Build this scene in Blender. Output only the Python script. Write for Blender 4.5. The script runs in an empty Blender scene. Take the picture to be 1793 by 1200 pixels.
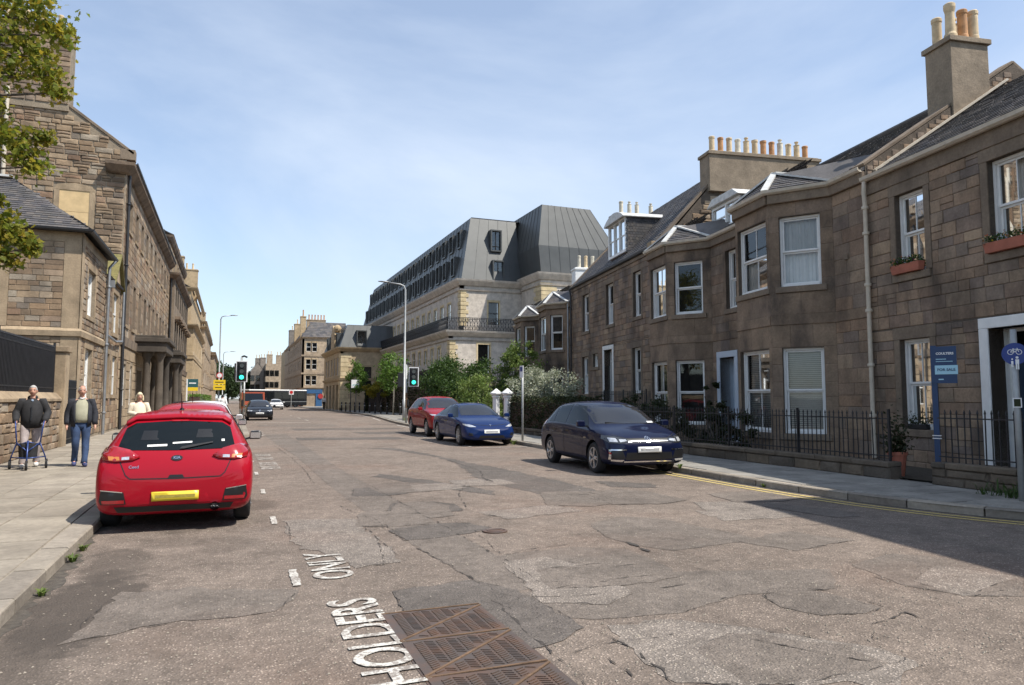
import bpy, bmesh, math, random
from mathutils import Vector as V, Matrix, noise
from mathutils.bvhtree import BVHTree
from mathutils.geometry import delaunay_2d_cdt
random.seed(7)
R = math.radians
scene = bpy.context.scene
COL = scene.collection
# ---------------------------------------------------------------- camera, sky, sun, exposure
cam_d = bpy.data.cameras.new('camera'); cam = bpy.data.objects.new('camera', cam_d); COL.objects.link(cam)
cam.location = (0, 0, 1.6)
cam.rotation_euler = (R(90 + 4.437), 0, R(-21.6))
cam_d.sensor_width = 36; cam_d.lens = 36 * 1250 / 1793
cam_d.clip_start = .05; cam_d.clip_end = 5000
scene.camera = cam
SUN_EL, SUN_AZ = R(56), math.atan2(.74, -.67)          # azimuth measured from +Y towards +X
sun_dir = V((math.sin(SUN_AZ) * math.cos(SUN_EL), math.cos(SUN_AZ) * math.cos(SUN_EL), math.sin(SUN_EL)))
world = bpy.data.worlds.new('World'); scene.world = world; world.use_nodes = True
wn, wl = world.node_tree.nodes, world.node_tree.links
wn.clear()
w_out = wn.new('ShaderNodeOutputWorld'); w_bg = wn.new('ShaderNodeBackground'); w_sky = wn.new('ShaderNodeTexSky')
w_sky.sky_type = 'NISHITA'; w_sky.sun_disc = False; w_sky.sun_elevation = SUN_EL; w_sky.sun_rotation = SUN_AZ
w_sky.air_density = 1.0; w_sky.dust_density = .35; w_sky.ozone_density = 1.5
w_bg.inputs[1].default_value = .135
w_tc = wn.new('ShaderNodeTexCoord'); w_map = wn.new('ShaderNodeMapping'); w_map.inputs['Scale'].default_value = (1.0, 1.0, 2.6)
w_map.inputs['Rotation'].default_value = (R(6), R(-14), 0); w_map.inputs['Location'].default_value = (.35, .1, .52)
w_n = wn.new('ShaderNodeTexNoise'); w_n.inputs['Scale'].default_value = 1.15; w_n.inputs['Detail'].default_value = 7; w_n.inputs['Roughness'].default_value = .56
w_n.inputs['Distortion'].default_value = .5
w_r = wn.new('ShaderNodeValToRGB'); w_r.color_ramp.elements[0].position = .42; w_r.color_ramp.elements[1].position = .76
w_r.color_ramp.elements[0].color = (.29, .29, .29, 1); w_r.color_ramp.elements[1].color = (.82, .82, .82, 1)
w_mix = wn.new('ShaderNodeMixRGB'); w_mix.inputs[2].default_value = (5.0, 5.6, 6.5, 1)
wl.new(w_tc.outputs['Generated'], w_map.inputs[0]); wl.new(w_map.outputs[0], w_n.inputs['Vector']); wl.new(w_n.outputs['Fac'], w_r.inputs[0])
wl.new(w_r.outputs[0], w_mix.inputs[0]); w_tint = wn.new('ShaderNodeMixRGB'); w_tint.blend_type = 'MULTIPLY'; w_tint.inputs[0].default_value = 1; w_tint.inputs[2].default_value = (.95, 1.01, 1.05, 1)
wl.new(w_sky.outputs[0], w_tint.inputs[1]); wl.new(w_tint.outputs[0], w_mix.inputs[1]); wl.new(w_mix.outputs[0], w_bg.inputs[0]); wl.new(w_bg.outputs[0], w_out.inputs[0])
sun_d = bpy.data.lights.new('sun', 'SUN'); sun = bpy.data.objects.new('sun', sun_d); COL.objects.link(sun)
sun_d.energy = 5.0; sun_d.angle = R(.53); sun_d.color = (1, .94, .85)
sun.rotation_euler = sun_dir.to_track_quat('Z', 'Y').to_euler(); sun.location = (30, -20, 40)
vs = scene.view_settings; vs.view_transform = 'Standard'; vs.look = 'None'; vs.exposure = .38; vs.gamma = 1; vs.use_curve_mapping = False
scene.cycles.use_denoising = True; scene.cycles.use_adaptive_sampling = True; scene.cycles.adaptive_threshold = .02; scene.cycles.max_bounces = 6; scene.cycles.transparent_max_bounces = 12
scene.cycles.diffuse_bounces = 2; scene.cycles.glossy_bounces = 3; scene.cycles.caustics_reflective = False; scene.cycles.caustics_refractive = False

# ---------------------------------------------------------------- helpers
class MB:
    def __init__(s, T=None): s.v = []; s.f = []; s.m = []; s.mi = 0; s.T = T
    def add(s, vs, fs):
        o = len(s.v)
        s.v += [tuple(s.T @ V(p)) for p in vs] if s.T else [tuple(p) for p in vs]
        s.f += [tuple(i + o for i in f) for f in fs]; s.m += [s.mi] * len(fs); return s
    def box(s, x0, x1, y0, y1, z0, z1):
        return s.add([(x0,y0,z0),(x1,y0,z0),(x1,y1,z0),(x0,y1,z0),(x0,y0,z1),(x1,y0,z1),(x1,y1,z1),(x0,y1,z1)],
                     [(0,3,2,1),(4,5,6,7),(0,1,5,4),(1,2,6,5),(2,3,7,6),(3,0,4,7)])
    def bar(s, p, q, w, h=None, up=(0,0,1)):
        p, q = V(p), V(q); d = (q - p).normalized(); u = V(up)
        if abs(d.dot(u)) > .98: u = V((0,1,0))
        a = d.cross(u).normalized() * w / 2; b = a.normalized().cross(d).normalized() * (h or w) / 2
        return s.add([p-a-b,p+a-b,p+a+b,p-a+b,q-a-b,q+a-b,q+a+b,q-a+b], [(0,1,2,3),(7,6,5,4),(0,4,5,1),(1,5,6,2),(2,6,7,3),(3,7,4,0)])
    def tube(s, pts, r, n=8, cap=True):
        pts = [V(p) for p in pts]; k = len(pts); rr = r if isinstance(r, (list, tuple)) else [r] * k
        vs = []; fs = []; prev = None
        for i, p in enumerate(pts):
            d = (pts[min(i+1,k-1)] - pts[max(i-1,0)]).normalized()
            if prev is None: a = d.orthogonal().normalized()
            else:
                a = (prev - d * prev.dot(d))
                a = a.normalized() if a.length > 1e-6 else d.orthogonal().normalized()
            prev = a; b = d.cross(a)
            for j in range(n):
                t = 2 * math.pi * j / n; vs.append(p + (a * math.cos(t) + b * math.sin(t)) * rr[i])
        for i in range(k-1):
            for j in range(n): fs.append((i*n+j, i*n+(j+1)%n, (i+1)*n+(j+1)%n, (i+1)*n+j))
        if cap: fs += [tuple(range(n-1,-1,-1)), tuple(range((k-1)*n, k*n))]
        return s.add(vs, fs)
    def lathe(s, prof, c=(0,0,0), n=16, sq=False):
        vs = []; fs = []; k = len(prof)
        for r, z in prof:
            for j in range(n):
                t = 2*math.pi*(j+(.5 if sq else 0))/n; vs.append((c[0]+r*math.cos(t), c[1]+r*math.sin(t), c[2]+z))
        for i in range(k-1):
            for j in range(n): fs.append((i*n+j, i*n+(j+1)%n, (i+1)*n+(j+1)%n, (i+1)*n+j))
        fs += [tuple(range(n-1,-1,-1)), tuple(range((k-1)*n, k*n))]
        return s.add(vs, fs)
    def prism(s, poly, a0, a1, ax='z'):
        n = len(poly); f = {'z': lambda p,a:(p[0],p[1],a), 'y': lambda p,a:(p[0],a,p[1]), 'x': lambda p,a:(a,p[0],p[1])}[ax]
        vs = [f(p,a0) for p in poly] + [f(p,a1) for p in poly]
        return s.add(vs, [tuple(range(n-1,-1,-1)), tuple(range(n,2*n))] + [(i,(i+1)%n,n+(i+1)%n,n+i) for i in range(n)])
    def ball(s, c, r, n=8, m=6, sc=(1,1,1)):
        return s.add([(c[0],c[1],c[2]-r*sc[2])]+[(c[0]+r*sc[0]*math.sin(math.pi*i/m)*math.cos(2*math.pi*j/n), c[1]+r*sc[1]*math.sin(math.pi*i/m)*math.sin(2*math.pi*j/n), c[2]-r*sc[2]*math.cos(math.pi*i/m)) for i in range(1,m) for j in range(n)]+[(c[0],c[1],c[2]+r*sc[2])],
            [(0,1+(j+1)%n,1+j) for j in range(n)]+[(1+(i-1)*n+j,1+(i-1)*n+(j+1)%n,1+i*n+(j+1)%n,1+i*n+j) for i in range(1,m-1) for j in range(n)]+[((m-1)*n+1,1+(m-2)*n+j,1+(m-2)*n+(j+1)%n) for j in range(n)])
    def mesh(s, name, mats, smooth=False):
        me = bpy.data.meshes.new(name); me.from_pydata(s.v, [], s.f)
        for m in (mats if isinstance(mats, (list, tuple)) else [mats]): me.materials.append(MAT[m] if isinstance(m, str) else m)
        me.polygons.foreach_set('material_index', s.m)
        bm = bmesh.new(); bm.from_mesh(me); bmesh.ops.recalc_face_normals(bm, faces=bm.faces); bm.to_mesh(me); bm.free()
        if smooth: me.polygons.foreach_set('use_smooth', [True] * len(me.polygons))
        me.update(); return me
    def build(s, name, mats, parent=None, smooth=False, bev=0, auto=None, loc=None):
        o = bpy.data.objects.new(name, s.mesh(name, mats, smooth)); COL.objects.link(o); o.parent = parent
        if loc: o.location = loc
        if bev:
            m = o.modifiers.new('bevel', 'BEVEL'); m.width = bev; m.segments = 2; m.limit_method = 'ANGLE'; m.angle_limit = R(40)
        if auto:
            o.data.polygons.foreach_set('use_smooth', [True] * len(o.data.polygons))
            bm = bmesh.new(); bm.from_mesh(o.data)
            for e in bm.edges:
                if len(e.link_faces) == 2 and e.calc_face_angle(0) > R(auto): e.smooth = False
            bm.to_mesh(o.data); bm.free()
        return o
def empty(name, loc=(0,0,0), rz=0, label=None, cat=None, group=None):
    o = bpy.data.objects.new(name, None); COL.objects.link(o); o.location = loc; o.rotation_euler = (0,0,rz); o.empty_display_size = .2
    if label: tag(o, label, cat, group)
    return o
def tag(o, label, cat, group=None):
    o['label'] = label; o['category'] = cat
    if group: o['group'] = group
    return o
def struct(o): o['kind'] = 'structure'; return o
def stuff(o): o['kind'] = 'stuff'; return o
def copy_tree(o, parent=None):
    c = o.copy(); COL.objects.link(c); c.parent = parent
    for ch in list(o.children): copy_tree(ch, c)
    return c
def link(name, me, parent, mat4=None):
    o = bpy.data.objects.new(name, me); COL.objects.link(o); o.parent = parent
    if mat4 is not None: o.matrix_basis = mat4
    return o
def rnd(a, b): return random.uniform(a, b)
def basis(origin, across, outward):
    a, o = V(across).normalized(), V(outward).normalized(); u = V((0,0,1)); w = V(origin)
    return Matrix(((a.x,o.x,u.x,w.x),(a.y,o.y,u.y,w.y),(a.z,o.z,u.z,w.z),(0,0,0,1)))   # maps (across, outward, up)

# modifiers and text are evaluated in a small side scene, which is removed at the end
TMP = bpy.data.scenes.new('bake')
def bake(o, others=()):
    for q in (o, *others):
        if q.name not in TMP.collection.objects: TMP.collection.objects.link(q)
    vl = TMP.view_layers[0]; vl.update(); dg = vl.depsgraph; dg.update()
    return bpy.data.meshes.new_from_object(o.evaluated_get(dg))

# ---------------------------------------------------------------- materials
MAT = {}
class NT:
    def __init__(s, name):
        s.mat = bpy.data.materials.new(name); s.mat.use_nodes = True; MAT[name] = s.mat; s.n = s.mat.node_tree.nodes; s.l = s.mat.node_tree.links
        s.b = s.n['Principled BSDF']; s.out = s.n['Material Output']
    def new(s, t, ins=None, **kw):
        n = s.n.new('ShaderNode' + t)
        for k, v in kw.items(): setattr(n, k, v)
        for k, v in (ins or {}).items():
            if hasattr(v, 'is_output') and v.is_output: s.l.new(v, n.inputs[k])
            else: n.inputs[k].default_value = v
        return n
    def math(s, op, a, b=0, c=None, clamp=False):
        n = s.new('Math', {0: a, 1: b}, operation=op, use_clamp=clamp)
        if c is not None:
            if hasattr(c, 'is_output'): s.l.new(c, n.inputs[2])
            else: n.inputs[2].default_value = c
        return n.outputs[0]
    def mix(s, f, a, b, mode='MIX'):
        n = s.n.new('ShaderNodeMixRGB'); n.blend_type = mode
        for i, v in enumerate((f, a, b)):
            if hasattr(v, 'is_output'): s.l.new(v, n.inputs[i])
            else: n.inputs[i].default_value = v if i == 0 or len(v) == 4 else (*v, 1)
        return n.outputs[0]
    def pos(s): return s.new('NewGeometry').outputs['Position']
    def objc(s): return s.new('TexCoord').outputs['Object']
    def noise(s, vec, scale, detail=3, rough=.55, dist=0): return s.new('TexNoise', {'Vector': vec, 'Scale': scale, 'Detail': detail, 'Roughness': rough, 'Distortion': dist}).outputs['Fac']
    def vor(s, vec, scale, feature='F1', out='Distance', rand=1): return s.new('TexVoronoi', {'Vector': vec, 'Scale': scale, 'Randomness': rand}, feature=feature).outputs[out]
    def ramp(s, f, stops, interp='LINEAR'):
        n = s.n.new('ShaderNodeValToRGB'); cr = n.color_ramp; cr.interpolation = interp
        while len(cr.elements) < len(stops): cr.elements.new(.5)
        for e, (p, c) in zip(cr.elements, stops):
            e.position = p; c = (c,c,c) if not isinstance(c, (tuple, list)) else c; e.color = (*c[:3], 1)
        s.l.new(f, n.inputs[0]); return n.outputs[0]
    def rand(s):
        a = s.new('ObjectInfo').outputs['Random']; b = s.new('NewGeometry').outputs['Random Per Island']
        return s.math('FRACT', s.math('ADD', a, s.math('MULTIPLY', b, 7.31)))
    def bump(s, h, strength=.3, dist=.02): 
        n = s.new('Bump', {'Height': h, 'Strength': strength, 'Distance': dist}); s.l.new(n.outputs[0], s.b.inputs['Normal']); return n
    def set(s, **kw):
        for k, v in kw.items():
            k = {'col':'Base Color','rough':'Roughness','metal':'Metallic','spec':'Specular IOR Level','coat':'Coat Weight','em':'Emission Color','ems':'Emission Strength','trans':'Transmission Weight','alpha':'Alpha'}[k]
            if hasattr(v, 'is_output'): s.l.new(v, s.b.inputs[k])
            else: s.b.inputs[k].default_value = (*v, 1) if isinstance(v, (tuple, list)) and len(v) == 3 else v
        return s
def plain(name, col, rough=.6, metal=0, var=.12, bump=0, sc=6, spec=.5, coat=0):
    m = NT(name); p = m.pos(); n = m.noise(p, sc, 4)
    m.set(col=m.mix(1, (*col, 1), m.ramp(n, [(.3, 1 - var), (.7, 1 + var)]), 'MULTIPLY'), rough=rough, metal=metal, spec=spec, coat=coat)
    if bump: m.bump(m.noise(p, sc * 6, 4), bump, .01)
    return m
def stone_mat(name, pal, soot=.5, sootcol=(.05,.042,.036), bump=.35, cell=None, rough=.92):
    m = NT(name); p = m.pos()
    f = m.rand()
    if cell: f = m.math('FRACT', m.math('ADD', f, m.new('TexVoronoi', {'Vector': m.new('Mapping', {'Vector': p, 'Scale': cell}).outputs[0], 'Scale': 1}).outputs['Color']))
    c = m.ramp(f, [(i / max(1, len(pal) - 1), q) for i, q in enumerate(pal)])
    c = m.mix(1, c, m.ramp(m.noise(p, 2.2, 5), [(.25, .72), (.75, 1.22)]), 'MULTIPLY')
    c = m.mix(1, c, m.ramp(m.noise(p, 19, 4), [(.25, .82), (.75, 1.15)]), 'MULTIPLY')
    st = m.noise(m.new('Mapping', {'Vector': p, 'Scale': (1, 1, .45)}).outputs[0], .9, 6, .62)
    c = m.mix(m.math('MULTIPLY', m.ramp(st, [(.47, 0), (.68, 1)]), soot), c, sootcol)
    m.set(col=c, rough=rough, spec=.25)
    h = m.math('ADD', m.noise(p, 26, 5, .65), m.math('MULTIPLY', m.noise(p, 7, 3), 1.2)); m.bump(h, bump, .025)
    return m
stone_mat('stone_brown', [(.195,.145,.105),(.25,.18,.126),(.31,.22,.15),(.21,.168,.136),(.345,.255,.172),(.24,.166,.118),(.195,.158,.134),(.295,.198,.13),(.225,.178,.14),(.325,.238,.163)], .75)
stone_mat('stone_bay', [(.20,.147,.104),(.24,.175,.122),(.215,.16,.118),(.265,.193,.132)], .85, (.038,.034,.032), .25)
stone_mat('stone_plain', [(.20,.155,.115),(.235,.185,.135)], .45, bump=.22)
stone_mat('stone_buff', [(.33,.24,.155),(.27,.19,.122),(.20,.147,.10),(.38,.285,.19),(.30,.205,.128),(.175,.13,.092),(.40,.315,.225),(.26,.16,.102),(.35,.295,.225),(.19,.155,.125)], .5, (.075,.058,.045))
stone_mat('stone_buff_plain', [(.33,.25,.165),(.37,.285,.19)], .5, (.11,.085,.06), .2)
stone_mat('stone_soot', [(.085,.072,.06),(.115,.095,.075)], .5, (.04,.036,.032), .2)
stone_mat('stone_gold', [(.47,.36,.225),(.42,.32,.20),(.52,.41,.27)], .25, (.2,.15,.1), .2)
stone_mat('stone_hotel', [(.54,.485,.415),(.58,.52,.45)], .22, (.30,.25,.2), .15)
stone_mat('stone_quoin', [(.60,.49,.30),(.56,.45,.27),(.64,.53,.34)], .12, (.35,.28,.2), .15)
stone_mat('stone_far', [(.36,.28,.20),(.42,.33,.235),(.31,.245,.18)], .3, (.13,.11,.09), .15, cell=(1.6,1.6,3))
stone_mat('stone_grey', [(.22,.195,.17),(.27,.235,.2)], .3, (.1,.095,.09), .15)
stone_mat('stone_wall_low', [(.12,.095,.07),(.17,.135,.1),(.10,.085,.07),(.20,.155,.11)], .55, (.035,.036,.03), .6)
stone_mat('mortar', [(.27,.22,.16),(.30,.245,.18)], .3, (.14,.11,.085), .5)
stone_mat('mortar_dark', [(.10,.08,.062),(.125,.1,.078)], .4, (.05,.043,.038), .5)
stone_mat('render_brown', [(.25,.20,.145),(.28,.225,.165)], .35, (.13,.105,.08), .3)
stone_mat('slate', [(.075,.072,.075),(.10,.095,.094),(.13,.115,.105),(.06,.06,.066),(.11,.10,.10)], .25, (.05,.05,.04), .2, rough=.6)
stone_mat('paving', [(.285,.25,.20),(.32,.28,.225),(.255,.222,.178),(.30,.262,.212)], .45, (.16,.138,.112), .2, rough=.85)
stone_mat('paving_grey', [(.25,.235,.21),(.28,.262,.232),(.22,.207,.186)], .45, (.135,.127,.115), .2, rough=.85)
stone_mat('kerb', [(.27,.235,.19),(.32,.28,.23),(.23,.20,.165)], .35, (.12,.105,.09), .35)
plain('pot_cream', (.58,.45,.28), .8, 0, .25, .2, 5)
plain('pot_terracotta', (.46,.24,.11), .8, 0, .3, .2, 5)
plain('pot_pale', (.60,.55,.44), .8, 0, .25, .2, 5)
plain('white_paint', (.74,.74,.72), .45, 0, .06, .05)
plain('blue_white_paint', (.47,.54,.62), .5, 0, .06, .05)
plain('cream_paint', (.52,.46,.37), .5, 0, .12, .1)
plain('lead', (.52,.52,.50), .55, .0, .2, .1)
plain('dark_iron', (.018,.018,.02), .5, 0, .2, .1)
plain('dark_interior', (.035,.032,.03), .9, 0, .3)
plain('curtain', (.76,.75,.72), .9, 0, .08, .1, 3)
plain('blind', (.84,.83,.79), .8, 0, .05)
plain('boarding', (.58,.42,.22), .8, 0, .12, .1, 3)
plain('grey_metal', (.30,.31,.32), .45, .6, .1)
plain('pole_grey', (.34,.35,.35), .5, .3, .12, .05)
plain('black_plastic', (.012,.012,.013), .5, 0, .1)
plain('navy_door', (.02,.035,.06), .35, 0, .1)
plain('wood_dark', (.06,.04,.03), .6, 0, .2)
plain('soil', (.05,.04,.028), .95, 0, .3, .5, 9)
plain('terracotta_box', (.36,.12,.075), .7, 0, .15, .1)
plain('zinc', (.082,.085,.083), .45, .3, .1, .05, 1.2)
plain('zinc_dark', (.05,.051,.052), .5, .3, .1)
plain('moss', (.16,.14,.05), .95, 0, .3, .5, 9)
plain('rust', (.135,.082,.048), .9, 0, .3, .4, 12)
plain('straw', (.38,.31,.16), .95, 0, .2)
def glass_mat(name, tint=(.88,.90,.90), body=.05, rough=.02, dark=(.012,.014,.016), k=1.0):
    m = NT(name); fr = m.new('Fresnel', {'IOR': 1.55}).outputs[0]
    g = m.new('BsdfGlossy', {'Color': (.9,.93,.95,1), 'Roughness': rough}); t = m.new('BsdfTransparent', {'Color': (*tint, 1)}); d = m.new('BsdfDiffuse', {'Color': (*dark, 1)})
    a = m.new('MixShader', {0: body, 1: t.outputs[0], 2: d.outputs[0]}); b = m.new('MixShader', {0: m.math('ADD', m.math('MULTIPLY', fr, k), .02, clamp=True), 1: a.outputs[0], 2: g.outputs[0]})
    m.l.new(b.outputs[0], m.out.inputs[0]); return m
glass_mat('pane_glass'); glass_mat('car_glass', (.25,.3,.32), .85, .01, (.006,.008,.009), .5); glass_mat('windscreen_glass', (.3,.34,.36), .7, .01, (.03,.03,.034), 1.0); glass_mat('car_glass_dark', (.2,.25,.26), .85, .01, (.006,.009,.010), .3)
def leaf_mat(name, cols, trans=.35):
    m = NT(name); r = m.rand(); c = m.ramp(r, [(i / (len(cols) - 1), q) for i, q in enumerate(cols)])
    c = m.mix(1, c, m.ramp(m.noise(m.pos(), 1.3, 3), [(.3, .7), (.7, 1.25)]), 'MULTIPLY')
    m.set(col=c, rough=.55, spec=.3)
    tl = m.new('BsdfTranslucent', {'Color': c}); mx = m.new('MixShader', {0: trans, 1: m.b.outputs[0], 2: tl.outputs[0]}); m.l.new(mx.outputs[0], m.out.inputs[0]); return m
leaf_mat('leaf_maple', [(.12,.17,.022),(.20,.235,.03),(.33,.28,.034),(.15,.19,.032),(.42,.31,.034)], .55)
leaf_mat('leaf_green', [(.03,.062,.013),(.042,.085,.016),(.065,.115,.022),(.035,.065,.015)])
leaf_mat('leaf_light', [(.11,.18,.035),(.15,.22,.05),(.20,.25,.07),(.10,.15,.03)])
leaf_mat('leaf_fresh', [(.09,.17,.03),(.12,.21,.035),(.16,.26,.05)])
leaf_mat('leaf_dark', [(.018,.03,.011),(.028,.042,.014),(.04,.05,.018),(.05,.035,.016)])
leaf_mat('leaf_silver', [(.16,.19,.11),(.42,.44,.33),(.22,.25,.15),(.58,.58,.48)])
leaf_mat('leaf_yellow', [(.17,.17,.02),(.27,.23,.025),(.33,.26,.02),(.14,.16,.025)])
leaf_mat('leaf_far', [(.035,.06,.022),(.05,.08,.028),(.03,.05,.02)])
leaf_mat('flower_mix', [(.6,.45,.02),(.1,.03,.25),(.6,.2,.02),(.65,.6,.35)], .2)
plain('bark', (.11,.09,.07), .95, 0, .3, .6, 7)
plain('bark_light', (.28,.26,.22), .9, 0, .25, .4, 7)
def road_mat(name, dark, chip, chipamt, rough=.9, stains=()):
    m = NT(name); p = m.pos()
    big = m.noise(p, .55, 5, .6); mid = m.noise(p, 3.1, 5, .6)
    v = m.vor(p, 50); vc = m.new('TexVoronoi', {'Vector': p, 'Scale': 50}).outputs['Color']
    sel = m.math('GREATER_THAN', m.new('SeparateColor', {0: vc}).outputs[0], m.math('SUBTRACT', 1.02 - chipamt, m.math('MULTIPLY', m.math('SUBTRACT', m.math('ADD', big, m.math('MULTIPLY', mid, .6)), .8), 1.5)))
    inside = m.ramp(v, [(.22, 1), (.42, 0)])
    chipc = m.ramp(m.new('SeparateColor', {0: vc}).outputs[1], [(0, tuple(.62*q for q in chip)), (.5, chip), (1, tuple(min(1, 1.45*q) for q in chip))])
    base = m.mix(1, (*dark, 1), m.ramp(big, [(.3, .82), (.7, 1.16)]), 'MULTIPLY')
    base = m.mix(1, base, m.ramp(m.noise(p, 45, 4, .7), [(.3, .74), (.7, 1.24)]), 'MULTIPLY')
    base = m.mix(m.ramp(m.noise(p, .33, 3), [(.52, 0), (.66, .35)]), base, (dark[0]*1.12, dark[1]*.92, dark[2]*.84, 1))
    c = m.mix(m.math('MULTIPLY', sel, inside), base, chipc)
    c = m.mix(1, c, m.ramp(mid, [(.25, .78), (.75, 1.18)]), 'MULTIPLY')
    c = m.mix(1, c, m.ramp(m.noise(p, 11, 5, .7), [(.3, .76), (.5, 1), (.72, 1.16)]), 'MULTIPLY')
    pit = m.math('MULTIPLY', m.ramp(m.vor(p, 27), [(.10, 1), (.24, 0)]), m.ramp(m.noise(p, 1.7, 4), [(.5, 0), (.62, 1)]))
    c = m.mix(m.math('MULTIPLY', pit, .75), c, tuple(.38*q for q in dark)+(1,))
    sp = m.new('SeparateXYZ', {0: p}); wob = m.math('MULTIPLY', m.math('SUBTRACT', m.noise(p, 2.2, 6, .65), .5), 1.5)
    for (sx, sy, rx, ry, amt, sc) in stains:
        dx = m.math('DIVIDE', m.math('SUBTRACT', sp.outputs[0], sx), rx); dy = m.math('DIVIDE', m.math('SUBTRACT', sp.outputs[1], sy), ry)
        d = m.math('ADD', m.math('SQRT', m.math('ADD', m.math('MULTIPLY', dx, dx), m.math('MULTIPLY', dy, dy))), wob)
        c = m.mix(m.math('MULTIPLY', m.ramp(d, [(.7, 1), (1.05, 0)]), amt), c, sc)
    m.set(col=c, rough=rough, spec=.25)
    h = m.math('ADD', m.math('MULTIPLY', m.ramp(v, [(0, 1), (.6, 0)]), .7), m.noise(p, 90, 3)); m.bump(m.math('ADD', h, m.math('MULTIPLY', m.noise(p, 6, 4), 3.0)), .7, .016)
    return m
OIL = (.075,.062,.052)
road_mat('asphalt', (.182,.147,.121), (.325,.264,.217), .68, stains=[(-.95,6.4,.5,1.25,.85,OIL),(-.95,7.9,.35,1.0,.55,OIL),(-1.15,5.2,.3,.9,.6,OIL),(.05,8.6,.35,.5,.35,OIL),(-.6,8.9,.35,.5,.3,OIL),(.3,11.6,.5,.6,.5,OIL),(-.4,9.8,.6,.4,.35,OIL)])
road_mat('asphalt_patch', (.165,.139,.118), (.25,.207,.173), .34, .9)
road_mat('asphalt_new', (.126,.109,.096), (.2,.17,.15), .10, .9)
road_mat('asphalt_light', (.19,.163,.14), (.38,.325,.275), .8, .9)
plain('crack', (.05,.042,.036), .95, 0, .3, .3, 20)
m = NT('road_paint'); p = m.pos(); wear = m.noise(p, 38, 5, .7); wear2 = m.noise(p, 5, 4)
m.set(col=m.mix(m.ramp(m.math('ADD', wear, m.math('MULTIPLY', wear2, .55)), [(.70, 0), (.84, 1)]), (.22,.19,.165,1), (.55,.53,.48,1)), rough=.8); m.bump(wear, .4, .01)
m = NT('yellow_line'); p = m.pos(); wear = m.noise(p, 30, 5, .7)
m.set(col=m.mix(m.ramp(wear, [(.36, 0), (.5, 1)]), (.22,.19,.15,1), (.55,.42,.13,1)), rough=.8)
m = NT('faded_paint'); p = m.pos(); wear = m.noise(p, 22, 5, .75)
m.set(col=m.mix(m.ramp(wear, [(.44, 0), (.62, 1)]), (.22,.185,.155,1), (.55,.52,.47,1)), rough=.85)
m = NT('cast_iron'); p = m.pos(); rs = m.noise(p, 4.5, 5, .65)
m.set(col=m.mix(m.ramp(rs, [(.42, 0), (.66, .8)]), (.10,.078,.066,1), (.15,.085,.055,1)), rough=.55, metal=.3); m.bump(m.noise(p, 60, 4), .3, .006)
m = NT('ground_dull'); p = m.pos()
m.set(col=m.mix(m.noise(p, .3, 5), (.09,.085,.06,1), (.16,.14,.11,1)), rough=.95)
# ---------------------------------------------------------------- ground, road, pavements
def sheet(name, poly, z, mat, parent=None):
    b = MB(); b.add([(x, y, z) for x, y in poly], [tuple(range(len(poly)))]); return b.build(name, mat, parent)
struct(sheet('ground', [(-1500,-1500),(1500,-1500),(1500,1500),(-1500,1500)], -.03, 'ground_dull'))
road = struct(sheet('road', [(-2,-30),(60,-30),(60,3),(20,3),(15,60),(15,420),(-3,420),(-2,60)], 0, 'asphalt'))
RK = [(30,2.2),(13,3.6),(11.2,4.7),(10.15,5.7),(9.45,6.9),(9.08,8.4),(8.97,10.1),(9.02,12.8),(9.2,18),(9.3,24),(9.45,30),(9.5,41.5),(10.1,48),(11.2,58),(11.9,67),(11.8,85),(11.2,110),(11.3,130),(13.5,180),(16,300)]
LK = [(-1.43,-8),(-1.43,29),(.85,31.5),(.95,49),(-.9,52),(-.9,150),(-.9,300)]
def densify(pl, step):
    out = []
    for (a, b) in zip(pl, pl[1:]):
        n = max(1, int(math.dist(a, b) / step))
        out += [(a[0] + (b[0]-a[0]) * i / n, a[1] + (b[1]-a[1]) * i / n) for i in range(n)]
    return out + [pl[-1]]
def smooth_pl(pl, it=2):
    for _ in range(it):
        q = [pl[0]]
        for a, b in zip(pl, pl[1:]): q += [(.75*a[0]+.25*b[0], .75*a[1]+.25*b[1]), (.25*a[0]+.75*b[0], .25*a[1]+.75*b[1])]
        pl = q + [pl[-1]]
    return pl
RKs = smooth_pl(RK)
def strip_sheet(name, left, right_x, z, mat, th=.1):
    b = MB(); n = len(left)
    b.add([(x,y,z) for x,y in left] + [(right_x(y),y,z) for x,y in left], [(i,i+1,n+i+1,n+i) for i in range(n-1)]); return b.build(name, mat)
lpave = struct(strip_sheet('pavement_left', densify(LK, 3), lambda y: -4.9 if y < 66 else -4.6, .104, 'paving'))
rpave = struct(strip_sheet('pavement_right', [p for p in RKs if p[1] > 3.55], lambda y: 13.6 if y < 45 else 30, .104, 'paving_grey'))
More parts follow.
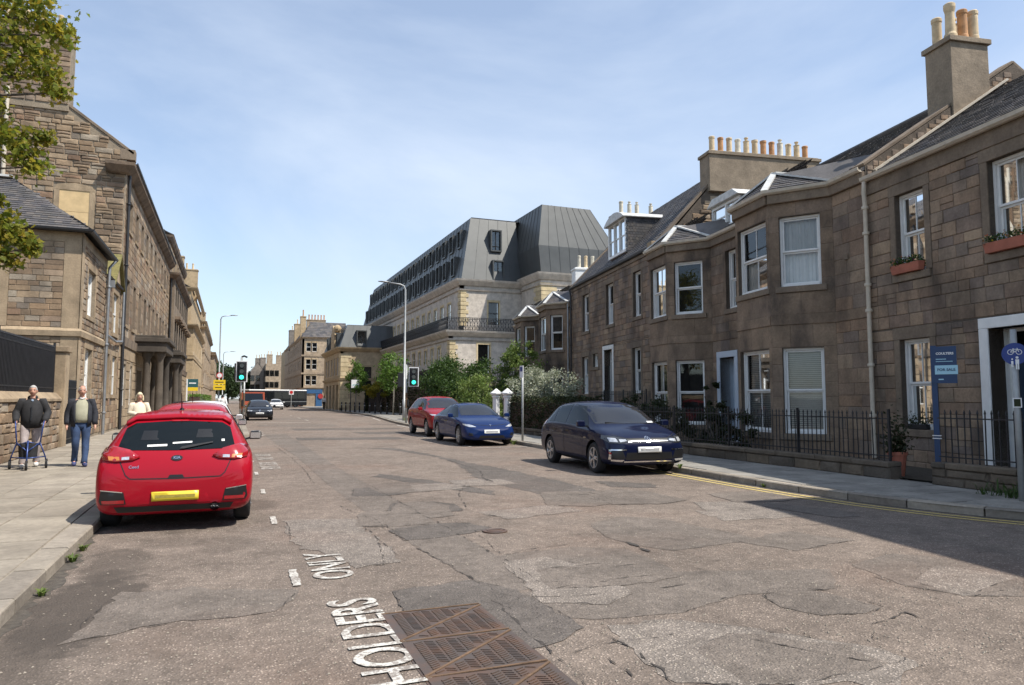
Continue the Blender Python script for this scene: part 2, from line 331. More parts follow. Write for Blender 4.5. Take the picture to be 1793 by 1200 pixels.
def kerb(pl, parent, side, mat, near, w=.17):
    d = densify(pl, .12); L = 0; seg = [d[0]]; stones = []
    for a, b in zip(d, d[1:]):
        L += math.dist(a, b); seg.append(b)
        if L >= .92: stones.append((seg[0], seg[-1])); seg = [b]; L = 0
    rest = MB()
    for a, b in stones:
        dx, dy = b[0]-a[0], b[1]-a[1]; l = math.hypot(dx, dy); nx, ny = -dy/l*side, dx/l*side; g = .012
        a2 = (a[0]+dx/l*g, a[1]+dy/l*g); b2 = (b[0]-dx/l*g, b[1]-dy/l*g); h = .118 + rnd(-.004, .006); c = .018
        o = MB() if near(a) else rest
        o.add([(a2[0],a2[1],-.02),(b2[0],b2[1],-.02),(b2[0],b2[1],h-c),(a2[0],a2[1],h-c),(a2[0]+nx*c,a2[1]+ny*c,h),(b2[0]+nx*c,b2[1]+ny*c,h),(b2[0]+nx*w,b2[1]+ny*w,h),(a2[0]+nx*w,a2[1]+ny*w,h),(a2[0]+nx*w,a2[1]+ny*w,-.02),(b2[0]+nx*w,b2[1]+ny*w,-.02)],
              [(0,1,2,3),(3,2,5,4),(4,5,6,7),(7,6,9,8),(0,3,4,7,8),(1,9,6,5,2)])
        if near(a): o.build('kerb_stone', mat, parent)
    if rest.v: stuff(rest.build('distant_kerb', mat, parent))
kerb(LK, lpave, 1, 'kerb', lambda a: 3 < a[1] < 14, .24)
kerb([p for p in RKs if p[1] < 140 and p[0] < 20], rpave, -1, 'kerb', lambda a: 4 < a[1] < 26)
# flagstones
def flag(b, x0, x1, y0, y1):
    g = .006; z = .118 + rnd(-.003, .004); t = rnd(-.003, .003)
    return b.add([(x0+g,y0+g,.1),(x1-g,y0+g,.1),(x1-g,y1-g,.1),(x0+g,y1-g,.1),(x0+g+.006,y0+g+.006,z),(x1-g-.006,y0+g+.006,z+t),(x1-g-.006,y1-g-.006,z+t),(x0+g+.006,y1-g-.006,z)],[(4,5,6,7),(0,1,5,4),(1,2,6,5),(2,3,7,6),(3,0,4,7)])
far_flags = MB()
for x0, x1 in ((-2.42,-1.69),(-3.18,-2.42),(-3.95,-3.18),(-4.72,-3.95)):
    y = 3 + rnd(0, .8)
    while y < 48:
        l = random.choice((.62,.78,.92,.92,1.1)); vis = y > 2 and y < 25
        if vis: flag(MB(), x0, x1, y, y+l).build('paving_slab', 'paving', lpave)
        else: flag(far_flags, x0, x1, y, y+l)
        y += l
stuff(far_flags.build('distant_slabs', 'paving', lpave))
def rkx(y):
    for a, b in zip(RKs, RKs[1:]):
        if a[1] <= y <= b[1]: return a[0] + (b[0]-a[0]) * (y-a[1]) / max(1e-6, b[1]-a[1])
    return 9.3
far_flags = MB()
y = 5.2
while y < 60:
    l = random.choice((.9, .9, 1.2, .75)); x = max(rkx(y), rkx(y+l)) + .2
    while x < (11.25 if y < 40 else 13):
        w = min(random.choice((.6,.9,.75)), (11.3 if y < 40 else 13.2) - x)
        if w > .15:
            if y < 24: flag(MB(), x, x+w, y, y+l).build('paving_slab', 'paving_grey', rpave)
            else: flag(far_flags, x, x+w, y, y+l)
        x += max(w, .3)
    y += l
stuff(far_flags.build('distant_slabs', 'paving_grey', rpave))
# road repairs: patches, cracks, potholes
def wobble(poly, step=.12, amp=.02):
    d = densify(poly + [poly[0]], step)[:-1]
    return [(x + rnd(-amp, amp), y + rnd(-amp, amp)) for x, y in d]
zz = [.0025]
EDGES = []
def patch(name, poly, mat, label, amp=.02, step=.12, h=None):
    if min(p[1] for p in poly) < 12: EDGES.append(poly)
    o = sheet(name, wobble(poly, step, amp), zz[0], mat, road); zz[0] += .0001; o['label'] = label; return o
patch('asphalt_strip', [(1.47,33),(1.6,26),(1.78,20.4),(1.76,13.6),(1.84,9.8),(1.92,7.77),(2.02,6.48),(2.13,5.6),(2.57,5.65),(2.58,6.62),(2.55,8.22),(2.49,10.97),(2.4,15.45),(2.42,23.8),(2.38,33.5)], 'asphalt_patch', 'long smooth repair strip along the road')
patch('asphalt_patch', [(4.11,23.1),(4.86,21.5),(5.26,19.1),(5.23,16.9),(4.69,14),(4.67,12.25),(4.93,10.84),(6.01,10.87),(5.99,12.4),(5.87,14.7),(5.62,16.7),(5.37,20.1),(4.96,22.8)], 'asphalt_new', 'dark repair in the middle of the road', .06)
patch('asphalt_patch', [(3.05,15.2),(3.7,13.6),(4.3,11.7),(4.1,11.2),(3.4,12.8),(2.8,14.8)], 'asphalt_new', 'narrow dark repair', .06)
patch('asphalt_patch', [(4.3,8.22),(4.99,8.56),(5.35,8.27),(5.62,7),(5.64,6.63),(4.39,6.47),(4.15,6.88),(4.1,7.42)], 'asphalt_patch', 'grey repair beside the broken surface')
patch('asphalt_patch', [(2.51,6.92),(3.48,7.05),(3.99,6.72),(3.89,5.74),(2.82,5.72),(2.36,5.9)], 'asphalt_patch', 'square repair beside the repair strip')
patch('asphalt_patch', [(2.3,5.55),(3.9,5.7),(5.3,5.25),(4.8,4.7),(3.9,4.85),(3.2,4.6),(2.5,4.72),(1.98,5.1)], 'asphalt_patch', 'broad grey repair')
patch('asphalt_patch', [(6.39,5.53),(6.7,5.26),(6.69,4.4),(6.02,3.97),(5.58,4.14),(5.4,4.6),(5.6,5.3)], 'asphalt_patch', 'grey repair near the kerb corner')
patch('asphalt_patch', [(5.62,4.65),(6.36,5),(6.62,4.42),(5.58,4.14)], 'asphalt_light', 'patch of bare pale chippings')
patch('asphalt_patch', [(2.48,4.59),(3.12,4.47),(3.84,3.61),(3.98,3.23),(3.49,3.06),(2.36,3.5)], 'asphalt_light', 'worn pale patch', .05)
patch('asphalt_patch', [(2.87,3.99),(3.31,4.09),(3.77,3.64),(3.74,3.28),(3.1,3.25),(2.71,3.41)], 'asphalt_patch', 'grey repair inside the worn patch', .05)
patch('asphalt_patch', [(4.05,4.75),(4.3,4.82),(4.55,4.74),(4.67,4.4),(4.67,4.17),(4.47,4.09),(4.12,4.18),(3.98,4.45)], 'asphalt_patch', 'smooth oval repair', .015)
patch('asphalt_patch', [(3.3,9.6),(4.6,9.9),(4.7,9.2),(3.5,8.9)], 'asphalt_light', 'patch of pale chippings', .06)
patch('asphalt_patch', [(6.2,8.6),(7.4,8.4),(7.3,7.6),(6.1,7.8)], 'asphalt_light', 'patch of pale chippings', .06)
patch('asphalt_patch', [(5.3,6.6),(6.3,6.9),(6.6,6.2),(5.6,6)], 'asphalt_patch', 'grey repair', .04)
patch('asphalt_patch', [(6.6,12.4),(7.4,11.6),(7.2,11),(6.5,11.4)], 'asphalt_new', 'dark repair near the parked hatchback', .06)
patch('asphalt_patch', [(-.95,5.55),(-.8,6.77),(-.25,6.74),(.57,6.3),(.4,5.72),(-.3,5.77)], 'asphalt_patch', 'smooth repair across the parking bay', .05)
patch('asphalt_patch', [(.75,9.9),(1.6,9.7),(1.65,7),(1.2,6.95),(.7,8.3)], 'asphalt_light', 'patch of pale chippings', .06)
for pl in ([(2.5,30),(6.5,29.2),(6.5,27.6),(2.5,28.2)],[(3,39),(8.5,38),(8.4,36.2),(3,37)],[(1.6,45),(6,44.5),(6,41.5),(1.6,42)],[(3,60),(7.5,59),(7.5,54),(3.2,55)],[(5.5,34),(8,34),(8,31.5),(5.6,31.8)]):
    patch('asphalt_patch', pl, random.choice(('asphalt_patch','asphalt_new')), 'grey repair further along the road', .15, .5)
_r = random.Random(21)
for i in range(16):
    cx, cy = _r.uniform(1.6,8.2), _r.uniform(4.4,13); w_, h_ = _r.uniform(.25,.7), _r.uniform(.3,.9); t0 = _r.uniform(-.3,.3)
    pg = [(cx+w_*a*math.cos(t0)-h_*c*math.sin(t0), cy+w_*a*math.sin(t0)+h_*c*math.cos(t0)) for a, c in ((-1,-.8),(.2,-1),(1,-.7),(.9,.5),(.4,1),(-.8,.9))]
    patch('asphalt_patch', pg, _r.choice(('asphalt_patch','asphalt_patch','asphalt_light','asphalt_new')), 'small irregular repair', .03, .1)
def ragged(pl, w, sides=2):
    """crack outline: a thin band of uneven width along a polyline"""
    d = densify(pl, .025); a = []; c = []
    for i, (x, y) in enumerate(d):
        q = d[min(i+1,len(d)-1)]; p = d[max(i-1,0)]; l = math.dist(p, q) or 1; nx, ny = -(q[1]-p[1])/l, (q[0]-p[0])/l
        j = .035*noise.noise((x*5, y*5, 1)) + .016*noise.noise((x*23, y*23, 3)); e = min(1, 4*min(i, len(d)-1-i)/len(d) + .15); k = w * .62 * e * max(.06, .2 + 2.2*noise.noise((x*9, y*9, 5)) + .8*noise.noise((x*31, y*31, 8)))
        a.append((x + nx*(j+k), y + ny*(j+k))); c.append((x + nx*(j-k), y + ny*(j-k)))
    return a, c
zz[0] = .0075
def crack(pl, w=.012):
    a, c = ragged(pl, w); b = MB(); n = len(a)
    b.add([(x,y,zz[0]) for x,y in a] + [(x,y,zz[0]) for x,y in c], [(i,i+1,n+i+1,n+i) for i in range(n-1)]); b.build('crack', 'crack', road); zz[0] += .00001
for pl, w in (([(1.61,8.22),(1.52,7.46),(1.43,6.95)],.02),([(1.43,6.95),(1.16,7.01)],.01),([(1.29,12.5),(1.77,9.84),(1.9,7.77),(2.01,6.85),(2.05,5.92),(2.1,5.6)],.012),([(1.96,5.67),(1.99,5.23),(1.93,4.49),(1.92,4.05),(1.91,3.6)],.014),
              ([(1.95,4.16),(2.19,4.21),(2.42,4.23),(2.94,4.21)],.012),([(3.98,4.6),(4.25,4.9),(4.53,4.84),(4.7,4.64),(4.72,4.2),(4.74,3.84),(4.82,3.59)],.02),([(5.41,5.13),(5.42,4.49),(5.58,4.14),(6.29,4.14)],.012),([(2.76,9.7),(2.8,8.31),(2.66,7.15),(2.52,6.05)],.01),
              ([(2.61,7.03),(3.76,7.2),(4.02,7.27)],.009),([(2.7,6.2),(3.61,6.09),(4.09,6.03),(4.9,5.84)],.01),([(3.19,4.05),(3.48,3.64),(3.71,3.29),(4,3.33)],.013),([(2.22,4.03),(2.21,3.5)],.014),([(2.62,5.65),(2.6,6.6),(2.56,8.2),(2.5,11),(2.42,15)],.01),
              ([(1.5,13),(1.62,16.5),(1.62,20),(1.45,26)],.02),([(4.6,13),(5.2,15),(5.3,18)],.03),([(4.9,10.8),(5.6,10.7),(6.05,10.9)],.02),([(5.6,7),(6.4,7.3),(7.2,7.0)],.01),([(6.7,5.3),(7.6,5.2),(8.4,4.8)],.012),([(3.2,9.8),(3.6,11.5),(4.3,13.2)],.02),
              ([(2.4,4.6),(2.45,4.0),(2.36,3.5)],.016),([(3.98,3.6),(4.3,3.9),(4.8,4.0)],.014),([(1.2,9.2),(2,9.0),(2.6,8.9)],.008),([(2,5.55),(2.6,5.3),(3.3,5.25),(3.9,5.3)],.01)): crack(pl, w)
for pg in EDGES:
    for a_, c_ in zip(pg, pg[1:]+pg[:1]):
        if random.random() < .62: crack([a_, c_], rnd(.004,.011))
def pothole(cx, cy, rx, ry):
    n = 26; pts = []; inn = []
    for i in range(n):
        t = 2*math.pi*i/n; k = 1 + .35*noise.noise((math.cos(t)*1.6+cx, math.sin(t)*1.6+cy, 3)); pts.append((cx+rx*k*math.cos(t), cy+ry*k*math.sin(t)))
    b = MB(); b.add([(x,y,zz[0]) for x,y in pts] + [(cx+(x-cx)*.8, cy+(y-cy)*.8, .0105) for x,y in pts], [(i,(i+1)%n,n+(i+1)%n,n+i) for i in range(n)] + [tuple(range(n,2*n))]); b.build('pothole', 'crack' if rx < .12 else 'asphalt_new', road); zz[0] += .0001

for (cx, cy, rx, ry) in ((4.15,6.9,.03,.14),(4.12,6.6,.03,.10),(4.75,13.3,.03,.3)):
    n = 40; pts = []
    for i in range(n): t = 2*math.pi*i/n; k = 1+.5*noise.noise((math.cos(t)*2.2+cx, math.sin(t)*2.2+cy, 3))+.25*noise.noise((math.cos(t)*7+cx, math.sin(t)*7, 9)); pts.append((cx+rx*k*math.cos(t), cy+ry*k*math.sin(t)))
    sheet('pothole', pts, zz[0], 'crack', road); zz[0] += .00003
# dirt gathered in the gutters
plain('gutter_dirt', (.075,.064,.052), .95, 0, .4, .6, 14)
def gutter_dirt(pl, side, w):
    d = densify(pl, .06); n = len(d); a = []
    for i, (x, y) in enumerate(d):
        q = d[min(i+1,n-1)]; p = d[max(i-1,0)]; l = math.dist(p, q); nx, ny = -(q[1]-p[1])/l*side, (q[0]-p[0])/l*side; k = w*max(.12, .55+.9*noise.noise((x*1.3,y*1.3,2))+.45*noise.noise((x*7,y*7,5))); a.append((x+nx*k, y+ny*k))
    m_ = MB(); m_.add([(x,y,.0022) for x,y in d]+[(x,y,.0022) for x,y in a], [(i,i+1,n+i+1,n+i) for i in range(n-1)]); stuff(m_.build('gutter_dirt', 'gutter_dirt', road))
gutter_dirt([(-1.43,2),(-1.43,28)], -1, .17); gutter_dirt([p for p in RKs if 4.5 < p[1] < 40], 1, .15)
# loose chippings scattered on the carriageway
b = MB()
for i in range(2600):
    x, y = rnd(-1.3, 7), 3.2 + 9*random.random()**1.7; s = rnd(.004, .010)
    z0 = .003; b.add([(x-s,y-s,z0),(x+s,y-s*.6,z0),(x+s*.7,y+s,z0),(x-s*.8,y+s*.7,z0),(x+rnd(-.3,.3)*s,y+rnd(-.3,.3)*s,z0+s*.9)], [(0,1,4),(1,2,4),(2,3,4),(3,0,4)])
stuff(b.build('loose_chippings', 'kerb', road))
# painted markings
zz[0] = .0098
def mark(name, poly, mat='road_paint', amp=.006, step=.06):
    o = sheet(name, wobble(poly, step, amp), zz[0], mat, road); zz[0] += .00003; return o
for y in (6.45, 9.66, 12.75, 15.9, 19.0): mark('bay_dash', [(.555,y),(.625,y),(.63,y+.6),(.56,y+.6)])
def road_text(txt, start, h, length, mat='road_paint'):
    """letters lying on the road, read along +Y with their tops towards the kerb"""
    cu = bpy.data.curves.new('lettering', 'FONT'); cu.body = txt; cu.size = 1; cu.resolution_u = 6; cu.offset = .018
    o = bpy.data.objects.new('tmp', cu); me = bake(o); bpy.data.objects.remove(o)
    xs = [v.co.x for v in me.vertices]; ys = [v.co.y for v in me.vertices]; x0, x1, y0, y1 = min(xs), max(xs), min(ys), max(ys)
    for v in me.vertices:
        a = (v.co.x-x0)/(x1-x0)*length; c = (v.co.y-y0)/(y1-y0)*h
        v.co = (start[0]-c + .012*noise.noise((a*9,c*9,2)), start[1]+a + .012*noise.noise((a*9,c*9,7)), zz[0])
    me.materials.clear(); me.materials.append(MAT[mat]); zz[0] += .00003
    ob = link('road_lettering', me, road); ob['label'] = 'white painted letters ' + txt; return ob
road_text('PERMIT', (1.12, 2.1), .38, 1.75)
road_text('HOLDERS', (1.13, 4.05), .38, 1.82)
road_text('ONLY', (1.11, 6.58), .36, 1.12)
for i, y in enumerate((17.0, 18.0, 19.6, 20.8)): road_text(('PERMIT','HOLDERS','ONLY','ONLY')[i], (1.15, y), .42, .9, 'faded_paint')
for y in (31.4, 33, 34.6, 36.2): mark('crossing_zigzag', [(1.1,y),(1.2,y),(1.55,y+1.4),(1.45,y+1.4)] if int(y) % 2 else [(1.45,y),(1.55,y),(1.2,y+1.4),(1.1,y+1.4)], 'faded_paint', .01, .3)
for y in (52, 58, 66, 76): mark('centre_dash', [(5.2,y),(5.3,y),(5.3,y+2.5),(5.2,y+2.5)], 'faded_paint', .01, .5)
mark('stop_line', [(1.6,48.2),(5,48.2),(5,48.6),(1.6,48.6)], 'faded_paint', .02, .3)
for k in range(7): mark('crossing_stud', [(1.8+k*1.1,39.6),(1.95+k*1.1,39.6),(1.95+k*1.1,39.75),(1.8+k*1.1,39.75)], 'faded_paint', .0, .3)
for y0 in (22.2, 27.4): mark('bay_line', [(7.35,y0),(7.43,y0),(7.43,y0+3.2),(7.35,y0+3.2)], 'faded_paint', .01, .3)
mark('bay_line', [(7.4,21.7),(9.1,21.6),(9.1,21.75),(7.4,21.85)], 'faded_paint', .01, .3)
for y0, y1 in ((36,41.5),(50,57),(60,70),(74,84)): mark('edge_line', [(rkx(y0)-.5,y0),(rkx(y0)-.35,y0),(rkx(y1)-.35,y1),(rkx(y1)-.5,y1)], 'faded_paint', .01, .5)
yl = [p for p in RKs if 4.6 < p[1] < 14.5]
for off in (.20, .40):
    a = []; c = []
    for i, p in enumerate(yl):
        q = yl[min(i+1,len(yl)-1)]; r = yl[max(i-1,0)]; l = math.dist(q, r); nx, ny = -(q[1]-r[1])/l, (q[0]-r[0])/l
        a.append((p[0]+nx*off, p[1]+ny*off)); c.append((p[0]+nx*(off+.075), p[1]+ny*(off+.075)))
    n = len(a); b = MB(); b.add([(x,y,.006) for x,y in a] + [(x,y,.006) for x,y in c], [(i,i+1,n+i+1,n+i) for i in range(n-1)]); b.build('yellow_line', 'yellow_line', road)
# ---------------------------------------------------------------- big cast-iron chamber cover in the road
cov = empty('chamber_cover', (1.08, 3.45, 0), 0, 'rusty ribbed cast iron chamber cover set in the road beside painted letters', 'manhole cover')
W, Lc = .78, 1.93
b = MB(); b.box(0,W,0,Lc,-.05,.0035); b.build('frame', 'cast_iron', cov)
def herring(tri, flip):
    b = MB(); b.prism(tri, .004, .010)
    def inside(x, y):
        s = []
        for i in range(len(tri)):
            (ax, ay), (bx, by) = tri[i], tri[(i+1) % len(tri)]; s.append((bx-ax)*(y-ay)-(by-ay)*(x-ax))
        return all(q > .012 for q in s) or all(q < -.012 for q in s)
    k = 0; x = .035
    while x < W - .02:
        y = .01; d = .022 if (k % 2) else -.022
        while y < Lc:
            if inside(x-.028, y-d*.6) and inside(x+.028, y+d*.6): b.bar((x-.028,y-d*.6,.012),(x+.028,y+d*.6,.012),.012,.008)
            y += .031
        x += .074; k += 1
    return b.build('cover_plate', 'cast_iron', cov)
H2 = Lc / 3
for k in range(3):
    y0, y1 = k*H2+.012, (k+1)*H2-.012
    herring([(.015,y0),(W-.015,y1-.03),(.015,y1)], 0); herring([(.03,y0),(W-.015,y0),(W-.015,y1-.045)], 1)
for k in range(3):
    b = MB(); b.bar((.01,k*H2+.008,.0115),(W-.01,(k+1)*H2-.036,.0115),.016,.006); b.bar((.01,(k+1)*H2-.004,.011),(W-.01,(k+1)*H2-.004,.011),.014,.006); b.build('rust_seam', 'rust', cov)
sc_ = empty('round_cover', (3.02, 8.18, 0), 0, 'small round stop-tap cover in the middle of the road', 'manhole cover')
b = MB(); b.lathe([(.15,.0),(.15,.016),(.12,.02),(.115,.013),(.0,.013)], n=20); b.build('ring', 'cast_iron', sc_)
b = MB(); b.lathe([(.1,.013),(.1,.02),(.0,.02)], n=16); b.bar((-.07,0,.023),(.07,0,.023),.015,.006); b.build('lid', 'cast_iron', sc_)
# weeds growing out of the kerb joints
def weed(loc, h, n, mat, name='weed', label=None):
    b = MB()
    for i in range(n):
        t = rnd(0, 6.28); d = V((math.cos(t), math.sin(t), 0)); l = h*rnd(.5,1); p = V((0,0,0)) + d*rnd(0,h*.25); w = rnd(.006,.014); s = V((-d.y,d.x,0))
        q = p + d*l*.35 + V((0,0,l*.7)); r = p + d*l*.8 + V((0,0,l*rnd(.6,.95)))
        b.add([p-s*w*.5,p+s*w*.5,q+s*w,q-s*w,r], [(0,1,2,3),(3,2,4)])
    o = b.build(name, mat, None, loc=loc); tag(o, label, 'weed', 'weeds along the kerbs'); return o
for i, (x, y, h, lab) in enumerate(((-1.36,6.9,.10,'nearest clump of grass at the foot of the left kerb'),(-1.37,8.2,.13,'clump of grass at the left kerb behind the nearest one'),(-1.37,8.75,.12,'clump of grass at the left kerb closest to the red hatchback'),
        (9.12,22.9,.30,'weeds at the foot of the grey sign pole'),(9.0,13.0,.16,'tuft of grass at the right kerb near the dark blue hatchback'),(8.98,10.4,.12,'tuft of grass at the right kerb beside the yellow lines'),(10.55,45,.5,'tall weeds at the foot of the right lamp post'))):
    weed((x,y,.0 if x < 8.99 or 9.1 < x < 9.2 else .1), h*.75, 26, 'leaf_light', 'weed_clump', lab)
# ---------------------------------------------------------------- building kit
def cells(a0, a1, z0, z1, ops):
    A = sorted({a0, a1, *[q for o in ops for q in o[:2] if a0 < q < a1]}); Z = sorted({z0, z1, *[q for o in ops for q in o[2:4] if z0 < q < z1]})
    out = []
    for zb, zt in zip(Z, Z[1:]):
        row = []
        for l, r in zip(A, A[1:]):
            c, d = (l+r)/2, (zb+zt)/2
            if any(o[0] < c < o[1] and o[2] < d < o[3] for o in ops): continue
            if row and abs(row[-1][1] - l) < 1e-6: row[-1][1] = r
            else: row.append([l, r])
        out += [(l, r, zb, zt) for l, r in row]
    return out
def courses(a0, a1, z0, z1, ops, ch=.28, sw=(.35,.8), split=0):
    out = []
    Z = sorted({z0, z1, *[q for o in ops for q in o[2:4] if z0 < q < z1]}); zs = []
    for zb, zt in zip(Z, Z[1:]):
        if zt - zb < .02: continue
        n = max(1, round((zt-zb)/ch)); ws = [rnd(.8,1.2) for _ in range(n)]; t = sum(ws); z = zb
        for w in ws: zs.append((z, z + (zt-zb)*w/t)); z += (zt-zb)*w/t
    for zb, zt in zs:
        zc = (zb+zt)/2; iv = [(a0, a1)]
        for o in ops:
            if o[2] < zc < o[3]:
                nv = []
                for l, r in iv:
                    if o[1] <= l or o[0] >= r: nv.append((l, r)); continue
                    if o[0] > l: nv.append((l, o[0]))
                    if o[1] < r: nv.append((o[1], r))
                iv = nv
        for l, r in iv:
            a = l
            while a < r - 1e-4:
                w = rnd(*sw); e = a + w
                if r - e < sw[0]*.6: e = r
                if split and random.random() < split and zt - zb > .2:
                    k = zb + (zt-zb)*rnd(.4,.6); out += [(a, e, zb, k), (a, e, k, zt)]
                else: out.append((a, e, zb, zt))
                a = e
    return out
def stone_meshes(mat, jit, n=7):
    res = []
    for k in range(n):
        q = lambda: rnd(.012, .03) if not jit else rnd(.015, .07)
        j = lambda: 0 if not jit else rnd(-.03, .03)
        b = MB(); l, r, lo, hi = -.5, .5, -.5, .5
        back = [(l+abs(j()),0,lo+abs(j())),(r-abs(j()),0,lo+abs(j())),(r-abs(j()),0,hi-abs(j())),(l+abs(j()),0,hi-abs(j()))]
        f = [(back[0][0]+q(),1,back[0][2]+2*q()),(back[1][0]-q(),1,back[1][2]+2*q()),(back[2][0]-q(),1,back[2][2]-2*q()),(back[3][0]+q(),1,back[3][2]-2*q())]
        mid = (rnd(-.15,.15), 1 + (.35*random.random() if jit else .1*random.random()), rnd(-.15,.15))
        b.add(back + f + [mid], [(4,5,8),(5,6,8),(6,7,8),(7,4,8),(0,1,5,4),(1,2,6,5),(2,3,7,6),(3,0,4,7)]); res.append(b.mesh('stone', mat))
    return res
_SM = {}
def lay_stones(wall, F, rects, mat, jit=False, depth=(.008,.02), gap=.008, maxn=300, key=None, name='stone'):
    me = _SM.setdefault((mat, jit), stone_meshes(mat, jit))
    used = wall.get('_n', 0); rects = sorted(rects, key=key) if key else rects; rest = MB()
    for (a, c, zb, zt) in rects:
        w, h = c-a-gap, zt-zb-gap
        if w < .03 or h < .03: continue
        M = F @ Matrix.Translation(((a+c)/2, 0, (zb+zt)/2)) @ Matrix.Diagonal((w, rnd(*depth), h, 1)); m = random.choice(me)
        if used < maxn: link(name, m, wall, M); used += 1
        else:
            o = len(rest.v); rest.v += [tuple(M @ v.co) for v in m.vertices]
            for p in m.polygons: rest.f.append(tuple(i+o for i in p.vertices)); rest.m.append(0)
    wall['_n'] = used
    if rest.v: stuff(rest.build('stonework', mat, wall))
def wall_boxes(b, F, cs, t=.34):
    b.T = F
    for a, c, zb, zt in cs: b.box(a, c, -t, 0, zb, zt)
    b.T = None
def window(parent, F, a0, a1, z0, z1, bars=(1,1), rec=.12, cover=None, paint='white_paint', sill='stone_plain', surround=None, sw=.16, simple=False, split=None, name='window', upper_cover=None, label=None):
    zm = split if split is not None else (z0+z1)/2; fw = .055
    b = MB(F); b.box(a0,a0+fw,-rec-.1,-rec,z0,z1); b.box(a1-fw,a1,-rec-.1,-rec,z0,z1); b.box(a0+fw,a1-fw,-rec-.1,-rec,z1-fw,z1); b.box(a0+fw,a1-fw,-rec-.1,-rec+.03,z0,z0+fw*1.2)
    w = b.build(name, paint, parent)
    if label: w['label'] = label
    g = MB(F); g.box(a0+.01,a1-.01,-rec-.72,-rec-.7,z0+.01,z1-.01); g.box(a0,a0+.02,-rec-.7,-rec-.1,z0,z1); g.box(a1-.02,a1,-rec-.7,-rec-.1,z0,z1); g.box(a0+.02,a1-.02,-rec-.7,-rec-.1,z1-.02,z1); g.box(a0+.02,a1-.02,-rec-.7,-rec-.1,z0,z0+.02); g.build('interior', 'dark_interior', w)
    for k, (lo, hi, nb, off) in enumerate(((zm, z1-fw, bars[0], -rec-.045), (z0+fw*1.2, zm, bars[1], -rec-.08))):
        l, r = a0+fw, a1-fw; s = .045
        b = MB(F); b.box(l,l+s,off-.03,off,lo,hi); b.box(r-s,r,off-.03,off,lo,hi); b.box(l+s,r-s,off-.03,off,hi-s,hi); b.box(l+s,r-s,off-.03,off+(.012 if k == 0 else 0),lo,lo+s)
        xs = [l + s + (r-l-2*s)*i/(nb+1) for i in range(nb+2)]
        for x in xs[1:-1]: b.box(x-.011,x+.011,off-.028,off-.004,lo+s,hi-s)
        b.build('sash', paint, w)
        if simple: xs = [xs[0], xs[-1]]
        for x0, x1 in zip(xs, xs[1:]):
            p = MB(F); t = rnd(-.004,.004); p.add([(x0,off-.018,lo+s),(x1,off-.018+t,lo+s),(x1,off-.018+t+rnd(-.002,.002),hi-s),(x0,off-.018,hi-s)], [(0,1,2,3)]); p.build('pane', 'pane_glass', w)
    if cover == 'blind':
        b = MB(F); z = z0+.1
        while z < z1-.08: b.add([(a0+.06,-rec-.2,z),(a1-.06,-rec-.2,z),(a1-.06,-rec-.165,z+.04),(a0+.06,-rec-.165,z+.04)], [(0,1,2,3)]); z += .05
        b.build('venetian_blind', 'blind', w)
    elif cover in ('curtain', 'half', 'top'):
        b = MB(F); n = 28; lo = z0+.06 if cover == 'curtain' else z0+.06 if cover == 'half' else zm+.1; hi = z1-.06 if cover != 'half' else z0+(z1-z0)*.55
        pts = [(a0+.06+(a1-a0-.12)*i/n, -rec-.2+.018*math.sin(i*1.9)+.01*math.sin(i*.7)) for i in range(n+1)]
        b.add([(x,y,lo) for x,y in pts]+[(x,y,hi) for x,y in pts], [(i,i+1,n+2+i,n+1+i) for i in range(n)]); b.build('curtain', 'curtain', w)
    elif cover == 'drapes':
        for sd in (0, 1):
            b = MB(F); n = 12; wd = (a1-a0)*.24; x0 = a0+.06 if sd == 0 else a1-.06-wd
            pts = [(x0+wd*i/n, -rec-.22+.025*math.sin(i*1.6)) for i in range(n+1)]
            b.add([(x,y,z0+.06) for x,y in pts]+[(x,y,z1-.06) for x,y in pts], [(i,i+1,n+2+i,n+1+i) for i in range(n)]); b.build('curtain', 'curtain', w)
    if sill:
        b = MB(F); b.box(a0-.12,a1+.12,-rec-.1,.05,z0-.16,z0-.004); b.build('sill', sill, w, bev=.012)
    if surround:
        b = MB(F); b.box(a0-sw,a0-.002,-rec-.02,.022,z0,z1); b.build('surround_jamb', surround, w, bev=.008); b = MB(F); b.box(a1+.002,a1+sw,-rec-.02,.022,z0,z1); b.build('surround_jamb', surround, w, bev=.008)
        b = MB(F); b.box(a0-sw-.02,a1+sw+.02,-rec-.02,.026,z1+.002,z1+.26); b.build('lintel', surround, w, bev=.008)
    return w
def in_poly(x, y, pg):
    c = False; n = len(pg)
    for i in range(n):
        (x0, y0), (x1, y1) = pg[i], pg[(i+1) % n]
        if (y0 > y) != (y1 > y) and x < (x1-x0)*(y-y0)/(y1-y0)+x0: c = not c
    return c
